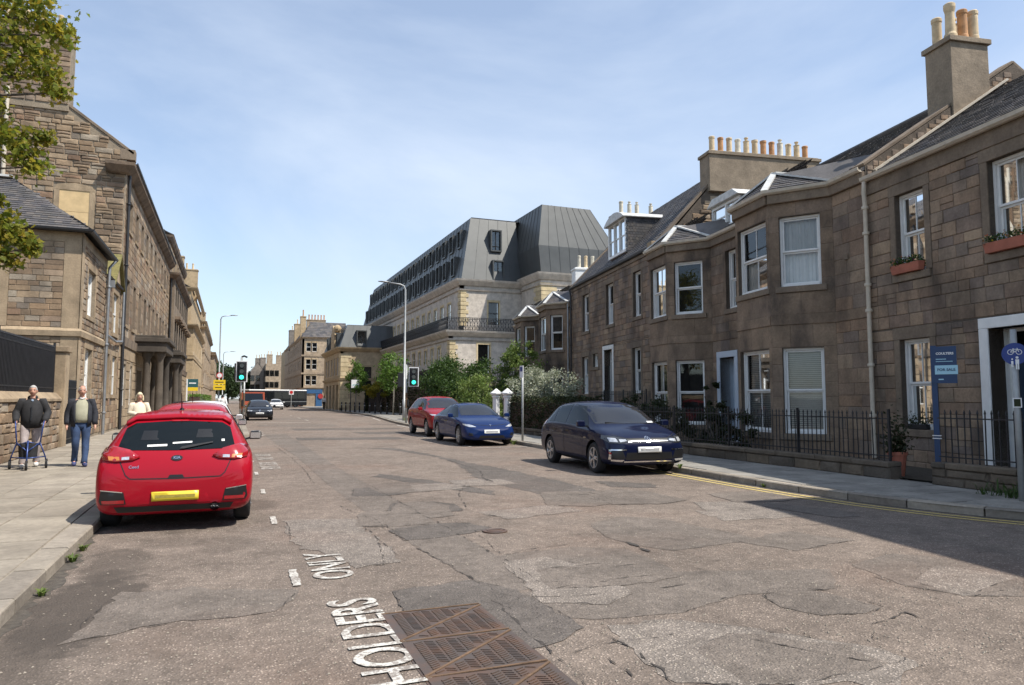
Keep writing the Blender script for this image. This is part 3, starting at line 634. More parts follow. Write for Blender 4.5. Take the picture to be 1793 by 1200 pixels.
def roof(parent, planes, name='roof', mat='slate', sw=.3, ex=.2, th=.06, slates=True):
    b = MB(); sl = MB()
    for pg in planes:
        pg = [V(p) for p in pg]; n = len(pg); U = (pg[1]-pg[0]).normalized(); N = (pg[1]-pg[0]).cross(pg[-1]-pg[0]).normalized()
        if N.z < 0: N = -N
        S = N.cross(U); 
        if S.z < 0: S = -S
        b.add([p for p in pg]+[p-N*th for p in pg], [tuple(range(n))]+[tuple(range(2*n-1,n-1,-1))]+[(i,(i+1)%n,n+(i+1)%n,n+i) for i in range(n)])
        if not slates: continue
        uv = [((p-pg[0]).dot(U), (p-pg[0]).dot(S)) for p in pg]; u0 = min(p[0] for p in uv); u1 = max(p[0] for p in uv); v1 = max(p[1] for p in uv); v = 0; k = 0
        while v < v1:
            u = u0 - (sw/2 if k % 2 else 0)
            while u < u1:
                w = sw*rnd(.92,1.08)
                if in_poly(u+w/2, v+ex/2, uv):
                    g = .006; a, c = max(u+g, u0), min(u+w-g, u1); j = rnd(-.008,.008); l = .012+rnd(0,.007)
                    q = lambda x, y, h: pg[0]+U*x+S*y+N*h
                    sl.add([q(a,v+j,l+.008),q(c,v+j,l+.008),q(c,v+ex,.004),q(a,v+ex,.004),q(a,v+j,.0),q(c,v+j,.0)], [(0,1,2,3),(4,5,1,0),(4,0,3),(1,5,2)])
                u += w
            v += ex; k += 1
    r = b.build(name, mat, parent)
    if sl.v: stuff(sl.build('slates', mat, r))
    return r
POT = {}
def pot_mesh(kind, mat):
    if (kind, mat) not in POT:
        pr = {0: [(.13,0),(.125,.08),(.115,.1),(.112,.5),(.125,.52),(.128,.58),(.11,.6),(.09,.6),(.09,.45),(0,.45)], 1: [(.15,0),(.15,.05),(.12,.09),(.105,.42),(.12,.46),(.135,.5),(.135,.56),(.10,.58),(.085,.58),(.085,.4),(0,.4)],
              2: [(.13,0),(.12,.1),(.115,.55),(.13,.6),(.06,.62),(.06,.72),(.085,.72),(.085,.76),(0,.77)], 3: [(.12,0),(.115,.42),(.135,.46),(.135,.52),(.10,.53),(.10,.4),(0,.4)]}[kind]
        b = MB(); b.lathe(pr, n=20); POT[(kind, mat)] = b.mesh('chimney_pot', mat)
    return POT[(kind, mat)]
def chimney(parent, x0, x1, y0, y1, z0, z1, pots, mat='render_brown', cap=.06, name='chimney_stack', bands=True):
    b = MB(); b.box(x0,x1,y0,y1,z0,z1-.16); b.box(x0-cap,x1+cap,y0-cap,y1+cap,z1-.16,z1-.03); b.box(x0+.03,x1-.03,y0+.03,y1-.03,z1-.03,z1+.02)
    c = b.build(name, mat, parent, bev=.01)
    for (px, py, kind, m, s) in pots: link('chimney_pot', pot_mesh(kind, m), c, Matrix.Translation((px,py,z1+.015)) @ Matrix.Diagonal((1,1,s,1)))
    return c
def run(parent, name, pts, prof, mat, smooth=False):
    """sweep a profile of (outward, up) points along a polyline in plan; outward is to the left of the direction of travel"""
    pts = [V((*p[:2], 0)) for p in pts]; zs = prof; n = len(prof); vs = []; k = len(pts)
    for i, p in enumerate(pts):
        d0 = (pts[i]-pts[i-1]).normalized() if i else (pts[1]-pts[0]).normalized(); d1 = (pts[i+1]-pts[i]).normalized() if i < k-1 else d0
        n0 = V((-d0.y,d0.x,0)); n1 = V((-d1.y,d1.x,0)); m = (n0+n1).normalized(); m = m/max(.3, m.dot(n0))
        vs += [p+m*o+V((0,0,z)) for o, z in prof]
    b = MB(); b.add(vs, [(i*n+j,i*n+(j+1)%n,(i+1)*n+(j+1)%n,(i+1)*n+j) for i in range(k-1) for j in range(n)]+[tuple(range(n-1,-1,-1)), tuple(range((k-1)*n,k*n))]); return b.build(name, mat, parent, smooth=smooth)
def gutter_prof(z, d=.1): return [(d-.02,z-.06),(d+.05,z-.06),(d+.1,z-.02),(d+.115,z+.05),(d+.09,z+.05),(d+.07,z-.01),(d,z-.01),(d-.02,z+.04)]
def pipe(parent, pts, r=.045, mat='cream_paint', collars=(), name='downpipe'):
    b = MB(); b.tube(pts, r, 10)
    for z in collars: x, y = pts[-1][:2]; b.lathe([(r*1.45,-.035),(r*1.55,-.02),(r*1.55,.02),(r*1.45,.035)], (x,y,z), 10)
    return b.build(name, mat, parent, smooth=False, auto=40)

# ---------------------------------------------------------------- terrace on the right
TA = R(-9.5); T0 = (13.25, 9.2, 0)
FF = basis((0,0,0), (0,1,0), (-1,0,0))                  # main facade frame: across = u, outward = towards the road
BW = .42                                                 # wall thickness
def facet(p, q):
    a = V((q[0]-p[0], q[1]-p[1], 0)); L = a.length; a.normalize(); return basis((p[0],p[1],0), a, (-a.y, a.x, 0)), L
def terrace_house(name, label, u0, u1, z1):
    h = empty(name, T0, TA, label, 'house', 'stone houses of the right-hand terrace'); return h
def door(parent, F, a0, a1, z0, z1, col, frame, fanlight=.45, rec=.5, side=0):
    b = MB(F); b.box(a0-.2,a0,-rec,.03,z0,z1); b.box(a1,a1+.2,-rec,.03,z0,z1); b.box(a0-.2,a1+.2,-rec,.032,z1,z1+.2); b.build('door_surround', frame, parent, bev=.01)
    b = MB(F); zt = z1-fanlight
    b.box(a0,a0+.07,-rec-.05,-rec+.05,z0,z1); b.box(a1-.07,a1,-rec-.05,-rec+.05,z0,z1); b.box(a0+.07,a1-.07,-rec-.05,-rec+.05,zt-.05,zt); b.box(a0+.07,a1-.07,-rec-.05,-rec+.05,z1-.06,z1)
    fr = b.build('door_frame', frame, parent)
    b = MB(F); b.box(a0+.07,a1-.07,-rec-.04,-rec,z0+.02,zt-.05); d = b.build('door', col, parent)
    w = a1-a0-.14
    for i in range(2):
        for j, (lo, hi) in enumerate(((.12,.42),(.5,.92))):
            b = MB(F); x = a0+.07+w*(.1+.45*i); b.box(x,x+w*.35,-rec,-rec+.012,z0+(zt-z0)*lo,z0+(zt-z0)*hi); b.build('door_panel', col, d, bev=.006)
    b = MB(F); b.ball((a0+.15,-rec+.05,z0+1.0),.035); b.build('knob', 'grey_metal', d)
    b = MB(F); b.add([(a0+.07,-rec+.01,zt),(a1-.07,-rec+.01,zt),(a1-.07,-rec+.01,z1-.06),(a0+.07,-rec+.01,z1-.06)], [(0,1,2,3)]); b.build('fanlight_pane', 'pane_glass', fr)
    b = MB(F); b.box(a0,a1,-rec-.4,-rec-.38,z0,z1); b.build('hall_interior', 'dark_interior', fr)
    b = MB(F); b.box(a0-.25,a1+.25,-rec,.25,-.1,z0); b.build('door_step', 'paving_grey', parent, bev=.01)

# --- near house without a bay
h1 = terrace_house('terraced_house', 'near flat-fronted brown stone house with window boxes and white doorway', -4.6, 3.05, 6.6)
ops = [(1.33,2.15,4.28,6.05),(-1.15,-.24,4.28,6.05),(-3.6,-2.7,4.28,6.05),(1.33,2.17,.94,2.86),(-1.35,-.08,.3,2.9),(-3.7,-2.7,.94,2.86)]
b = MB(); wall_boxes(b, FF, cells(-4.6,3.05,-.1,6.62,ops)); b.box(.34,8.4,-4.6,-4.3,-.1,6.6); b.box(8.0,8.4,-4.3,3.05,-.1,6.6); b.box(.34,8.4,2.75,3.03,-.1,6.6); b.prism([(-.0,6.6),(8.4,6.6),(4.2,9.3)],-4.6,-4.3,'y')
w1 = b.build('wall', 'mortar_dark', h1)
sop = [(a-.17,c+.17,z-.17,t+.27) for a,c,z,t in ops]; sop[4] = (-1.55,.13,-.1,3.1)
lay_stones(w1, FF, courses(-2.3,3.05,-.05,6.3,sop,.25,(.25,.68),.14), 'stone_brown', key=lambda r: -r[0])
lay_stones(w1, FF, courses(-4.6,-2.3,-.05,6.3,sop,.27,(.3,.75),.12), 'stone_brown')
b = MB(FF); b.box(-4.6,3.05,0,.05,6.3,6.62); b.build('eaves_course', 'stone_plain', h1, bev=.01)
window(h1, FF, 1.33,2.15,4.28,6.05, (1,1), cover='top', surround='stone_plain', label='first-floor window with a window box')
window(h1, FF, -1.15,-.24,4.28,6.05, (1,1), cover='curtain', surround='stone_plain')
window(h1, FF, -3.6,-2.7,4.28,6.05, (1,1), cover='drapes', surround='stone_plain')
window(h1, FF, 1.33,2.17,.94,2.86, (1,1), cover='drapes', surround='stone_plain', label='ground-floor window with a plant on the sill')
window(h1, FF, -3.7,-2.7,.94,2.86, (1,1), cover='drapes', surround='stone_plain')
door(h1, FF, -1.35,-.08,.3,2.9, 'navy_door', 'white_paint', .5)
roof(h1, [[(-.12,-4.6,6.68),(-.12,3.0,6.68),(4.2,3.0,9.45),(4.2,-4.6,9.45)], [(8.6,3.0,6.68),(8.6,-4.6,6.68),(4.2,-4.6,9.45),(4.2,3.0,9.45)]])
run(h1, 'gutter', [(0,-4.7),(0,3.0)], gutter_prof(6.66), 'cream_paint')
# raised party gable between the near house and the first bay house, with its chimney
b = MB(); b.prism([(.0,6.6),(.0,7.04),(4.4,9.97),(8.8,7.04),(8.8,6.6)],3.04,3.42,'y'); g1 = b.build('party_gable', 'mortar_dark', h1)
gb = basis((0,3.04,0), (-1,0,0), (0,-1,0))
rc = [r for r in courses(-4.3,-.04,6.8,9.9,[],.14,(.14,.34),.2) if r[3] < 7.06 + (-r[1])*.666]
lay_stones(g1, gb, rc, 'stone_brown', True, (.008,.022))
for s in (0, 1):
    b = MB(); p, q = ((-.02,3.26,7.08),(4.4,3.26,10.03)) if s == 0 else ((8.8,3.26,7.08),(4.4,3.26,10.03)); b.bar(p,q,.40,.07); b.build('skew_coping', 'stone_plain', g1, bev=.01)
b = MB(); b.bar((.2,2.99,6.92),(4.1,2.99,9.5),.1,.05); b.build('flashing', 'cream_paint', h1)
chimney(h1, 2.5,3.6,3.0,3.8,8.2,10.5,[(2.72,3.2,1,'pot_cream',1.55),(3.1,3.22,0,'pot_terracotta',1.3),(3.4,3.2,0,'pot_cream',1.3),(2.8,3.7,0,'pot_cream',1.3),(3.3,3.7,2,'pot_cream',1.1)])
chimney(h1, 3.6,4.9,-4.3,-3.5,9.0,11.0,[(4.0,-4,0,'pot_cream',1.2),(4.5,-4,0,'pot_terracotta',1.2)])
pipe(h1, [(-.14,2.92,6.6),(-.16,2.92,6.35),(-.11,2.96,6.1),(-.11,2.96,.25)], .05, 'cream_paint', (1.2,2.35,3.6,4.2,5.4,6.0))
b = MB(); b.box(-.05,0,3.7,3.85,4.95,5.08); b.build('wall_vent', 'stone_plain', h1)

# --- taller neighbour just beyond the right edge, whose shadow falls across the road
h0 = terrace_house('tall_terraced_house', 'taller three-storey stone house adjoining the near house beyond the right edge', -14, -4.6, 10.4)
b = MB(); op0 = [(-8.2+3.1*k*-1,-7.2+3.1*k*-1,z,z+1.9) for k in range(2) for z in (.9,4.3,7.6)]+[(-6.3,-5.4,z,z+1.9) for z in (.9,4.3,7.6)]; wall_boxes(b, FF, cells(-14,-4.62,-.1,9.75,op0)); b.box(.34,9,-5.0,-4.62,-.1,9.75); b.box(.34,9,-14,-13.6,-.1,9.75); b.box(8.6,9,-13.6,-5,-.1,9.75); w0 = b.build('wall', 'stone_brown', h0)
for q in op0: window(h0, FF, *q, (1,1), surround='stone_plain', simple=True)
roof(h0, [[(-.2,-14,9.75),(-.2,-4.6,9.75),(4.5,-4.6,11.2),(4.5,-14,11.2)],[(9.2,-4.6,9.75),(9.2,-14,9.75),(4.5,-14,11.2),(4.5,-4.6,11.2)]], slates=False)
# --- bay houses
def bay(h, wb, u, depth, za, zb_, wins, blind_g, blind_f, eaves, apex):
    P = [(0,u[0]),(-depth,u[1]),(-depth,u[2]),(0,u[3])]; facs = []
    for k, (p, q) in enumerate(zip(P, P[1:])):
        F, L = facet(p, q); m = .30 if k != 1 else .12
        op = [(m, L-m if k == 1 else L-.26, zl, zt) for zl, zt in wins]; cs = cells(0,L,-.1,eaves-.3,op); wall_boxes(wb, F, cs, .3); facs.append((F, L, op, k))
    return P, facs
def finish_bay(h, w, facs, wins, covers, band, eaves, mat='stone_bay'):
    for (F, L, op, k) in facs:
        lay_stones(w, F, courses(0,L,.0,band[0],[(a-.002,c+.002,z-.17,t+.02) for a,c,z,t in op[:1]],.42,(.5,1.1)) + courses(0,L,band[1],eaves-.3,[(a-.002,c+.002,z-.17,t+.02) for a,c,z,t in op[1:]],.42,(.5,1.1)), mat, False, (.004,.008), .005)
        for i, (a, c, zl, zt) in enumerate(op):
            cv = covers[k][i]; window(h, F, a, c, zl, zt, (1,1) if k == 1 else (0,0), rec=.1, cover=cv, split=zl+(zt-zl)*.5)
        b = MB(F); b.box(0,L,0,.03,band[0],band[1]); b.build('string_course', mat, h, bev=.008)
        b = MB(F); b.box(0,L,-.02,.10,eaves-.3,eaves-.04); b.build('cornice', 'stone_plain', h, bev=.02)
def bay_roof(h, P, eaves, apex, back):
    o = .14; c = [(P[0][0],P[0][1]-o,eaves),(P[1][0]-o,P[1][1]-o*.4,eaves),(P[2][0]-o,P[2][1]+o*.4,eaves),(P[3][0],P[3][1]+o,eaves)]
    A = V(apex); Bk = V((back, apex[1], apex[2])); A = V((apex[0],apex[1],apex[2]))
    pl = [[c[1],c[2],tuple(A)],[c[0],c[1],tuple(A)],[c[2],c[3],tuple(A)],[c[3],(back,P[3][1]+o,eaves+back*.6),tuple(Bk),tuple(A)],[(back,P[0][1]-o,eaves+back*.6),c[0],tuple(A),tuple(Bk)]]
    r = roof(h, pl, 'bay_roof', sw=.22, ex=.17)
    for q in c:
        b = MB(); b.bar(V(q)+V((0,0,.03)), A+V((0,0,.05)), .17, .05); b.build('lead_hip', 'lead', r)
    b = MB(); b.bar(A+V((0,0,.05)), Bk+V((0,0,.05)), .2, .05); b.build('lead_ridge', 'lead', r)
def bay_house(label, u0, u1, bu, bz, covers, extra, eaves=6.95, depth=1.1, ridge=(4.4,9.8), gz=(.7,2.87), fz=(4.46,6.28), roofs=True, group=None, back=8.8, mat='stone_brown', band=(3.47,3.72), name='terraced_house'):
    h = terrace_house(name, label, u0, u1, eaves); wb = MB(); wins = [gz, fz]
    bays = []
    for q in bu: bays.append(bay(h, wb, q, depth, 0, 0, wins, None, None, eaves, None))
    ops = [(q[0]+.02,q[3]-.02,-.2,eaves-.2) for q in bu]; dops = [e[1:5] for e in extra]
    wall_boxes(wb, FF, cells(u0,u1,-.1,eaves-.3,ops+dops))
    wb.box(.34,back,u0,u0+.25,-.1,eaves-.1); wb.box(.34,back,u1-.25,u1,-.1,eaves-.1); wb.box(back-.3,back,u0+.25,u1-.25,-.1,eaves-.1)
    if roofs: wb.prism([(0.1,eaves-.1),(back,eaves-.1),(ridge[0],ridge[1]-.1)],u1-.25,u1-.01,'y')
    w = wb.build('wall', 'mortar_dark', h)
    for (P, facs), cv in zip(bays, covers): finish_bay(h, w, facs, wins, cv, band, eaves)
    so = [(q[0],q[3],-.2,eaves) for q in bu] + [((e[1]-.17,e[2]+.17,e[3]-.17,e[4]+.27) if e[0] == 'w' else (e[1]-.2,e[2]+.2,-.2,e[4]+.2)) for e in extra]
    lay_stones(w, FF, courses(u0,u1,.0,band[0],so,.3,(.35,.8)) + courses(u0,u1,band[1],eaves-.3,so,.34,(.4,.9)), mat, False, (.006,.014), .006, key=lambda r: r[0])
    for a, c, _, _ in cells(u0,u1,0,1,[(q[0],q[3],-1,2) for q in bu]):
        for d_ in [(a, c)]:
            b = MB(FF); b.box(d_[0],d_[1],0,.03,band[0],band[1]); b.build('string_course', 'stone_bay', h, bev=.008); b = MB(FF); b.box(d_[0],d_[1],-.02,.10,eaves-.3,eaves-.04); b.build('cornice', 'stone_plain', h, bev=.02)
    for e in extra:
        if e[0] == 'w': window(h, FF, *e[1:5], (1,1), cover=e[5], surround='stone_bay')
        else: door(h, FF, *e[1:5], 'navy_door', 'blue_white_paint', .5)
    pl = []
    pts = [(0,u0)]
    for q in bu: pts += [(0,q[0]),(-depth,q[1]),(-depth,q[2]),(0,q[3])]
    pts += [(0,u1)]
    run(h, 'gutter', pts, gutter_prof(eaves), 'cream_paint')
    if roofs:
        roof(h, [[(-.12,u0,eaves),(-.12,u1,eaves),(ridge[0],u1,ridge[1]),(ridge[0],u0,ridge[1])],[(back+.1,u1,eaves),(back+.1,u0,eaves),(ridge[0],u0,ridge[1]),(ridge[0],u1,ridge[1])]])
        b = MB(); b.tube([(ridge[0],u0,ridge[1]+.03),(ridge[0],u1,ridge[1]+.03)],.09,8); b.build('ridge_tiles', 'slate', h)
    for (P, facs) in bays: bay_roof(h, P, eaves+.03, (-.35, (P[1][1]+P[2][1])/2, eaves+.82), 1.5)
    return h
h2 = bay_house('brown stone bay house with closed ground-floor blinds next to the near downpipe', 3.05, 8.62, [(4.27,5.37,7.05,8.15)], None, [[['blind','curtain'],['blind','half'],[None,None]]], [])
h3 = bay_house('brown stone bay house with a pale blue doorway and no blinds', 8.62, 15.25, [(10.6,11.7,13.25,14.35)], None, [[[None,None],['drapes','half'],[None,None]]],
               [('w',8.95,9.62,4.44,6.33,None),('d',9.2,10.12,.25,2.9)])
# dormer on the bay house roof
def dormer(h, u0, u1, x0, z0, z1, lab, curved=False):
    d = basis((x0,0,0), (0,1,0), (-1,0,0)); n = 3 if curved else 2
    b = MB(d); b.box(u0,u0+.1,-.15,0,z0,z1); b.box(u1-.1,u1,-.15,0,z0,z1); b.box(u0+.1,u1-.1,-.15,0,z0,z0+.12); b.box(u0+.1,u1-.1,-.15,0,z1-.1,z1)
    w = (u1-u0-.2)/n
    for i in range(1, n): b.box(u0+.1+w*i-.04,u0+.1+w*i+.04,-.15,0,z0+.12,z1-.1)
    f = b.build('dormer_window', 'white_paint', h); f['label'] = lab
    for i in range(n):
        a, c = u0+.1+w*i+.04*(i>0), u0+.1+w*(i+1)-.04*(i<n-1)
        b = MB(d); zm = (z0+z1)/2; b.box(a,c,-.1,-.05,zm-.025,zm+.025); b.box(a,a+.03,-.1,-.05,z0+.12,z1-.1); b.box(c-.03,c,-.1,-.05,z0+.12,z1-.1); b.build('sash', 'white_paint', f)
        b = MB(d); b.add([(a,-.08,z0+.12),(c,-.08,z0+.12),(c,-.08,zm),(a,-.08,zm)],[(0,1,2,3)]); b.build('pane', 'pane_glass', f); b = MB(d); b.add([(a,-.07,zm),(c,-.07,zm),(c,-.07,z1-.1),(a,-.07,z1-.1)],[(0,1,2,3)]); b.build('pane', 'pane_glass', f)
    b = MB(d); b.box(u0+.1,u1-.1,-.7,-.68,z0,z1); b.build('interior', 'dark_interior', f)
    return f
f = dormer(h3, 9.9, 11.9, .75, 7.45, 8.35, 'small white roof dormer behind the bay')
b = MB(); b.prism([(.75,7.4),(.75,8.35),(2.2,8.35)],9.9,9.96,'y'); b.prism([(.75,7.4),(.75,8.35),(2.2,8.35)],11.84,11.9,'y'); b.build('dormer_cheek', 'lead', f)
b = MB(); b.prism([(9.8,8.36),(12.0,8.36),(11.6,8.62),(10.2,8.62)],.6,2.6,'x'); b.build('dormer_roof', 'lead', f, bev=.02)

# --- taller house with small windows
h4 = terrace_house('terraced_house', 'taller flat-fronted stone house with a curved white dormer and slate roof', 15.25, 26.7, 7.7)
fw4 = [(16.72,17.58,5.06,7.0),(20.05,21.03,5.06,7.0),(23.68,24.72,5.06,7.0)]; gw4 = [(16.82,17.76,1.8,3.74),(23.84,24.84,1.8,3.74),(22.3,23.08,3.14,3.8)]; d4 = (20.28,21.4,1.36,3.88)
b = MB(); wall_boxes(b, FF, cells(15.25,26.7,-.1,7.6,fw4+gw4+[d4])); b.box(.34,9,15.25,15.6,-.1,7.6); b.box(.34,9,26.4,26.7,-.1,7.6); b.box(8.6,9,15.6,26.4,-.1,7.6)
b.prism([(0,7.6),(9,7.6),(4.9,11.35),(3.4,11.35)],26.3,26.7,'y'); w4 = b.build('wall', 'mortar_dark', h4)
so = [(a-.17,c+.17,z-.17,t+.27) for a,c,z,t in fw4+gw4+[d4]]
lay_stones(w4, FF, courses(15.25,26.7,.6,7.45,so,.26,(.32,.8),.05), 'stone_brown', key=lambda r: r[0])
b = MB(FF); b.box(15.25,26.7,0,.06,7.45,7.62); b.build('eaves_course', 'stone_plain', h4, bev=.01)
for q in fw4: window(h4, FF, *q, (1,1), cover='half', surround='stone_plain')
for q in gw4[:2]: window(h4, FF, *q, (1,1), cover='curtain', surround='stone_plain')
window(h4, FF, *gw4[2], (0,0), surround='stone_plain', label='small square window beside the door')
door(h4, FF, *d4, 'wood_dark', 'white_paint', .5, .35)
b = MB(); b.prism([(.05,7.5),(9,7.5),(4.9,11.5),(3.5,11.5)],15.2,15.62,'y'); g4 = b.build('party_gable', 'mortar_dark', h4)
gb = basis((0,15.2,0), (-1,0,0), (0,-1,0))
rc = [r for r in courses(-6.5,-.15,7.2,11.1,[],.2,(.25,.7),.2) if r[3] < 7.55 + min(-r[1], 9+r[0])*.98]
lay_stones(g4, gb, rc, 'stone_buff', True, (.02,.07), .02)
for p, q in (((-.05,15.41,7.62),(3.5,15.41,11.6)),((9.1,15.41,7.62),(4.9,15.41,11.6)),((-.05,26.6,7.72),(3.5,26.6,11.5)),((9.1,26.6,7.62),(4.9,26.6,11.5))): b = MB(); b.bar(p,q,.46,.1); b.build('skew_coping', 'stone_plain', h4, bev=.01)
b = MB(); b.box(-.16,.22,15.22,15.66,7.45,7.9); b.build('skew_putt', 'stone_buff_plain', h4, bev=.03)
roof(h4, [[(-.15,15.62,7.66),(-.15,26.4,7.66),(3.5,26.4,11.4),(3.5,15.62,11.4)],[(9.2,26.4,7.66),(9.2,15.62,7.66),(4.9,15.62,11.4),(4.9,26.4,11.4)],[(3.5,26.4,11.4),(3.5,15.62,11.4),(4.9,15.62,11.42),(4.9,26.4,11.42)]], sw=.3, ex=.22)
ks = [1,0,0,0,2,0,0,0,0,0,1,0]; ms = ['pot_cream','pot_terracotta','pot_cream','pot_pale','pot_cream','pot_cream','pot_terracotta','pot_terracotta','pot_pale','pot_cream','pot_cream','pot_terracotta']
chimney(h4, 2.35,7.45,15.0,15.85,10.05,11.75,[(2.66+.395*i,15.35,[0,0,0,0,2,3,3,0,2,0,2,0][i],ms[i],[1.15,1.12,1.15,1.1,1,1.3,1.3,1.1,1.05,1.05,1,1][i]) for i in range(12)])
chimney(h4, 2.4,6.9,26.2,27.0,10.8,12.0,[(2.9,26.5,0,'pot_pale',1.25),(3.4,26.5,2,'pot_pale',1),(3.85,26.5,2,'pot_pale',1),(4.7,26.5,2,'pot_pale',.95),(5.4,26.5,0,'pot_pale',.9),(6.0,26.5,2,'pot_pale',1),(6.5,26.5,2,'pot_pale',1)], 'stone_plain')
b = MB(); b.box(1.55,2.6,16.9,17.7,9.35,9.45); sk = b.build('skylight', 'lead', h4); sk.rotation_euler = (0,0,0)
f = dormer(h4, 19.2, 21.5, .3, 8.3, 9.95, 'tall white dormer with a curved roof', True)
b = MB(); n = 14; arc = [(19.05+2.6*i/n, 9.95+.38*math.sin(math.pi*i/n)**.8) for i in range(n+1)]
b.prism(arc+[(21.65,9.9),(19.05,9.9)],.12,2.9,'x'); b.build('dormer_roof', 'lead', f, bev=.015)
roof(f, [[(.32,19.2,8.25),(2.4,19.2,10.0),(2.35,19.2,10.0),(.32,19.2,9.95)]], 'dormer_cheek', slates=False)
b = MB(); z = 8.35; k = 0
while z < 9.95:
    x = .34 + (.06 if k % 2 else 0)
    while x < 2.35:
        if z > 8.0 + x*.8 or True: b.box(x,x+.14,19.15+rnd(0,.012),19.2,z,z+.115)
        x += .15
    z += .125; k += 1
stuff(b.build('cheek_slates', 'slate', f))
pipe(h4, [(-.18,26.55,7.6),(-.12,26.5,7.2),(-.12,26.5,.5)], .05, 'dark_iron', (2,4.5,6.5))
run(h4, 'gutter', [(0,15.7),(0,26.6)], gutter_prof(7.66,.06), 'dark_iron')

# --- far pair of bays
h5 = bay_house('far stone house with two small canted bays behind the white-flowered shrub', 27.0, 41.5, [(27.6,28.5,30.2,31.1),(34.2,35.1,36.8,37.7)], None, [[[None,None],[None,'half'],[None,None]]]*2, [('d',32.4,33.4,.6,3.0)], eaves=7.0, depth=1.0, roofs=False, gz=(.9,2.9), fz=(4.35,6.35))
roof(h5, [[(-.1,27,7.0),(-.1,41.5,7.0),(4,41.5,7.7),(4,27,7.7)],[(8.8,41.5,7.0),(8.8,27,7.0),(4,27,7.7),(4,41.5,7.7)]])
chimney(h5, 3.2,5.2,36.3,37.2,7.3,10.75,[(3.6,36.7,0,'pot_pale',1.5),(4.1,36.7,0,'pot_cream',1.5),(4.6,36.7,0,'pot_pale',1.5)], 'white_paint')
pipe(h5, [(-.1,27.15,6.9),(-.1,27.15,.5)], .05, 'grey_metal', (3,5))

# --- window boxes on the near house
def window_box(a0, a1, z, lab):
    r = empty('window_box', T0, TA, lab, 'window box', 'window boxes on the near house')
    b = MB(FF); b.add([(a0+.02,.0,z),(a1-.02,.0,z),(a1-.02,.13,z),(a0+.02,.13,z),(a0,-.02,z+.19),(a1,-.02,z+.19),(a1,.16,z+.19),(a0,.16,z+.19)], [(0,3,2,1),(4,5,6,7),(0,1,5,4),(1,2,6,5),(2,3,7,6),(3,0,4,7)]); b.build('trough', 'terracotta_box', r, bev=.008)
    b = MB()
    for i in range(420): leaf(b, FF @ V((rnd(a0,a1), rnd(-.04,.17), z+.17+rnd(0,.16))), rnd(.02,.035))
    b.build('foliage', 'leaf_green', r)
    b = MB()
    for i in range(60): leaf(b, FF @ V((rnd(a0,a1), rnd(.02,.2), z+.22+rnd(0,.15))), rnd(.018,.03))
    b.build('flowers', 'flower_mix', r)
def leaf(b, p, s, up=.3):
    d = V((rnd(-1,1),rnd(-1,1),rnd(-1,1)+up)).normalized(); e = d.orthogonal().normalized(); t = rnd(0,6.28); e = (e*math.cos(t)+d.cross(e)*math.sin(t)); f = d.cross(e)
    p = V(p); b.add([p-e*s, p+f*s*.5, p+e*s, p-f*s*.5], [(0,1,2,3)])
window_box(1.38, 2.2, 4.285, 'terracotta window box with yellow flowers on the smaller left window sill of the near house')
window_box(-1.2, -.2, 4.285, 'terracotta window box with mixed flowers on the right window sill of the near house')
r = empty('sill_planter', T0, TA, 'small black planter on the ground-floor sill of the near house', 'planter')
b = MB(FF); b.box(1.5,2.0,-.07,.04,.945,1.05); b.build('trough', 'black_plastic', r, bev=.01)
b = MB()
for i in range(160): leaf(b, FF @ V((rnd(1.5,2.0), rnd(-.06,.05), 1.05+abs(random.gauss(0,.1)))), rnd(.02,.035))
b.build('foliage', 'leaf_dark', r)
# ---------------------------------------------------------------- left side of the street
def FL(X): return basis((X,0,0), (0,-1,0), (1,0,0))       # facing +X, across = -Y
def FN(Y): return basis((0,Y,0), (-1,0,0), (0,-1,0))      # facing -Y, across = -X
def simple_win(parent, F, a0, a1, z0, z1, paint='white_paint', rec=.08, bars=1, sill=None, surround=None, name='window', hood=None):
    b = MB(F); fw = .06; b.box(a0,a0+fw,-rec-.06,-rec,z0,z1); b.box(a1-fw,a1,-rec-.06,-rec,z0,z1); b.box(a0+fw,a1-fw,-rec-.06,-rec,z1-fw,z1); b.box(a0+fw,a1-fw,-rec-.06,-rec,z0,z0+fw)
    zm = (z0+z1)/2; b.box(a0+fw,a1-fw,-rec-.05,-rec+.01,zm-.03,zm+.03)
    if bars: b.box((a0+a1)/2-.015,(a0+a1)/2+.015,-rec-.05,-rec-.01,z0+fw,z1-fw)
    w = b.build(name, paint, parent)
    b = MB(F); b.add([(a0+fw,-rec-.03,z0+fw),(a1-fw,-rec-.03,z0+fw),(a1-fw,-rec-.03,z1-fw),(a0+fw,-rec-.03,z1-fw)], [(0,1,2,3)]); b.build('pane', 'pane_glass', w)
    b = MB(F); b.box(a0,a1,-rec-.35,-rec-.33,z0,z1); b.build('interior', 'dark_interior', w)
    if sill: b = MB(F); b.box(a0-.1,a1+.1,-rec-.05,.07,z0-.16,z0); b.build('sill', sill, w)
    if surround:
        b = MB(F); b.box(a0-.15,a0+.004,-rec-.02,.025,z0,z1); b.box(a1-.004,a1+.15,-rec-.02,.025,z0,z1); b.box(a0-.15,a1+.15,-rec-.02,.027,z1-.004,z1+.2); b.build('surround', surround, w)
    if hood: b = MB(F); b.box(a0-.25,a1+.25,0,.3,z1+.2,z1+.42); b.build('hood', hood, w)
    return w
def lay_many(parent, F, ops, **k):
    for q in ops: simple_win(parent, F, *q, **k)
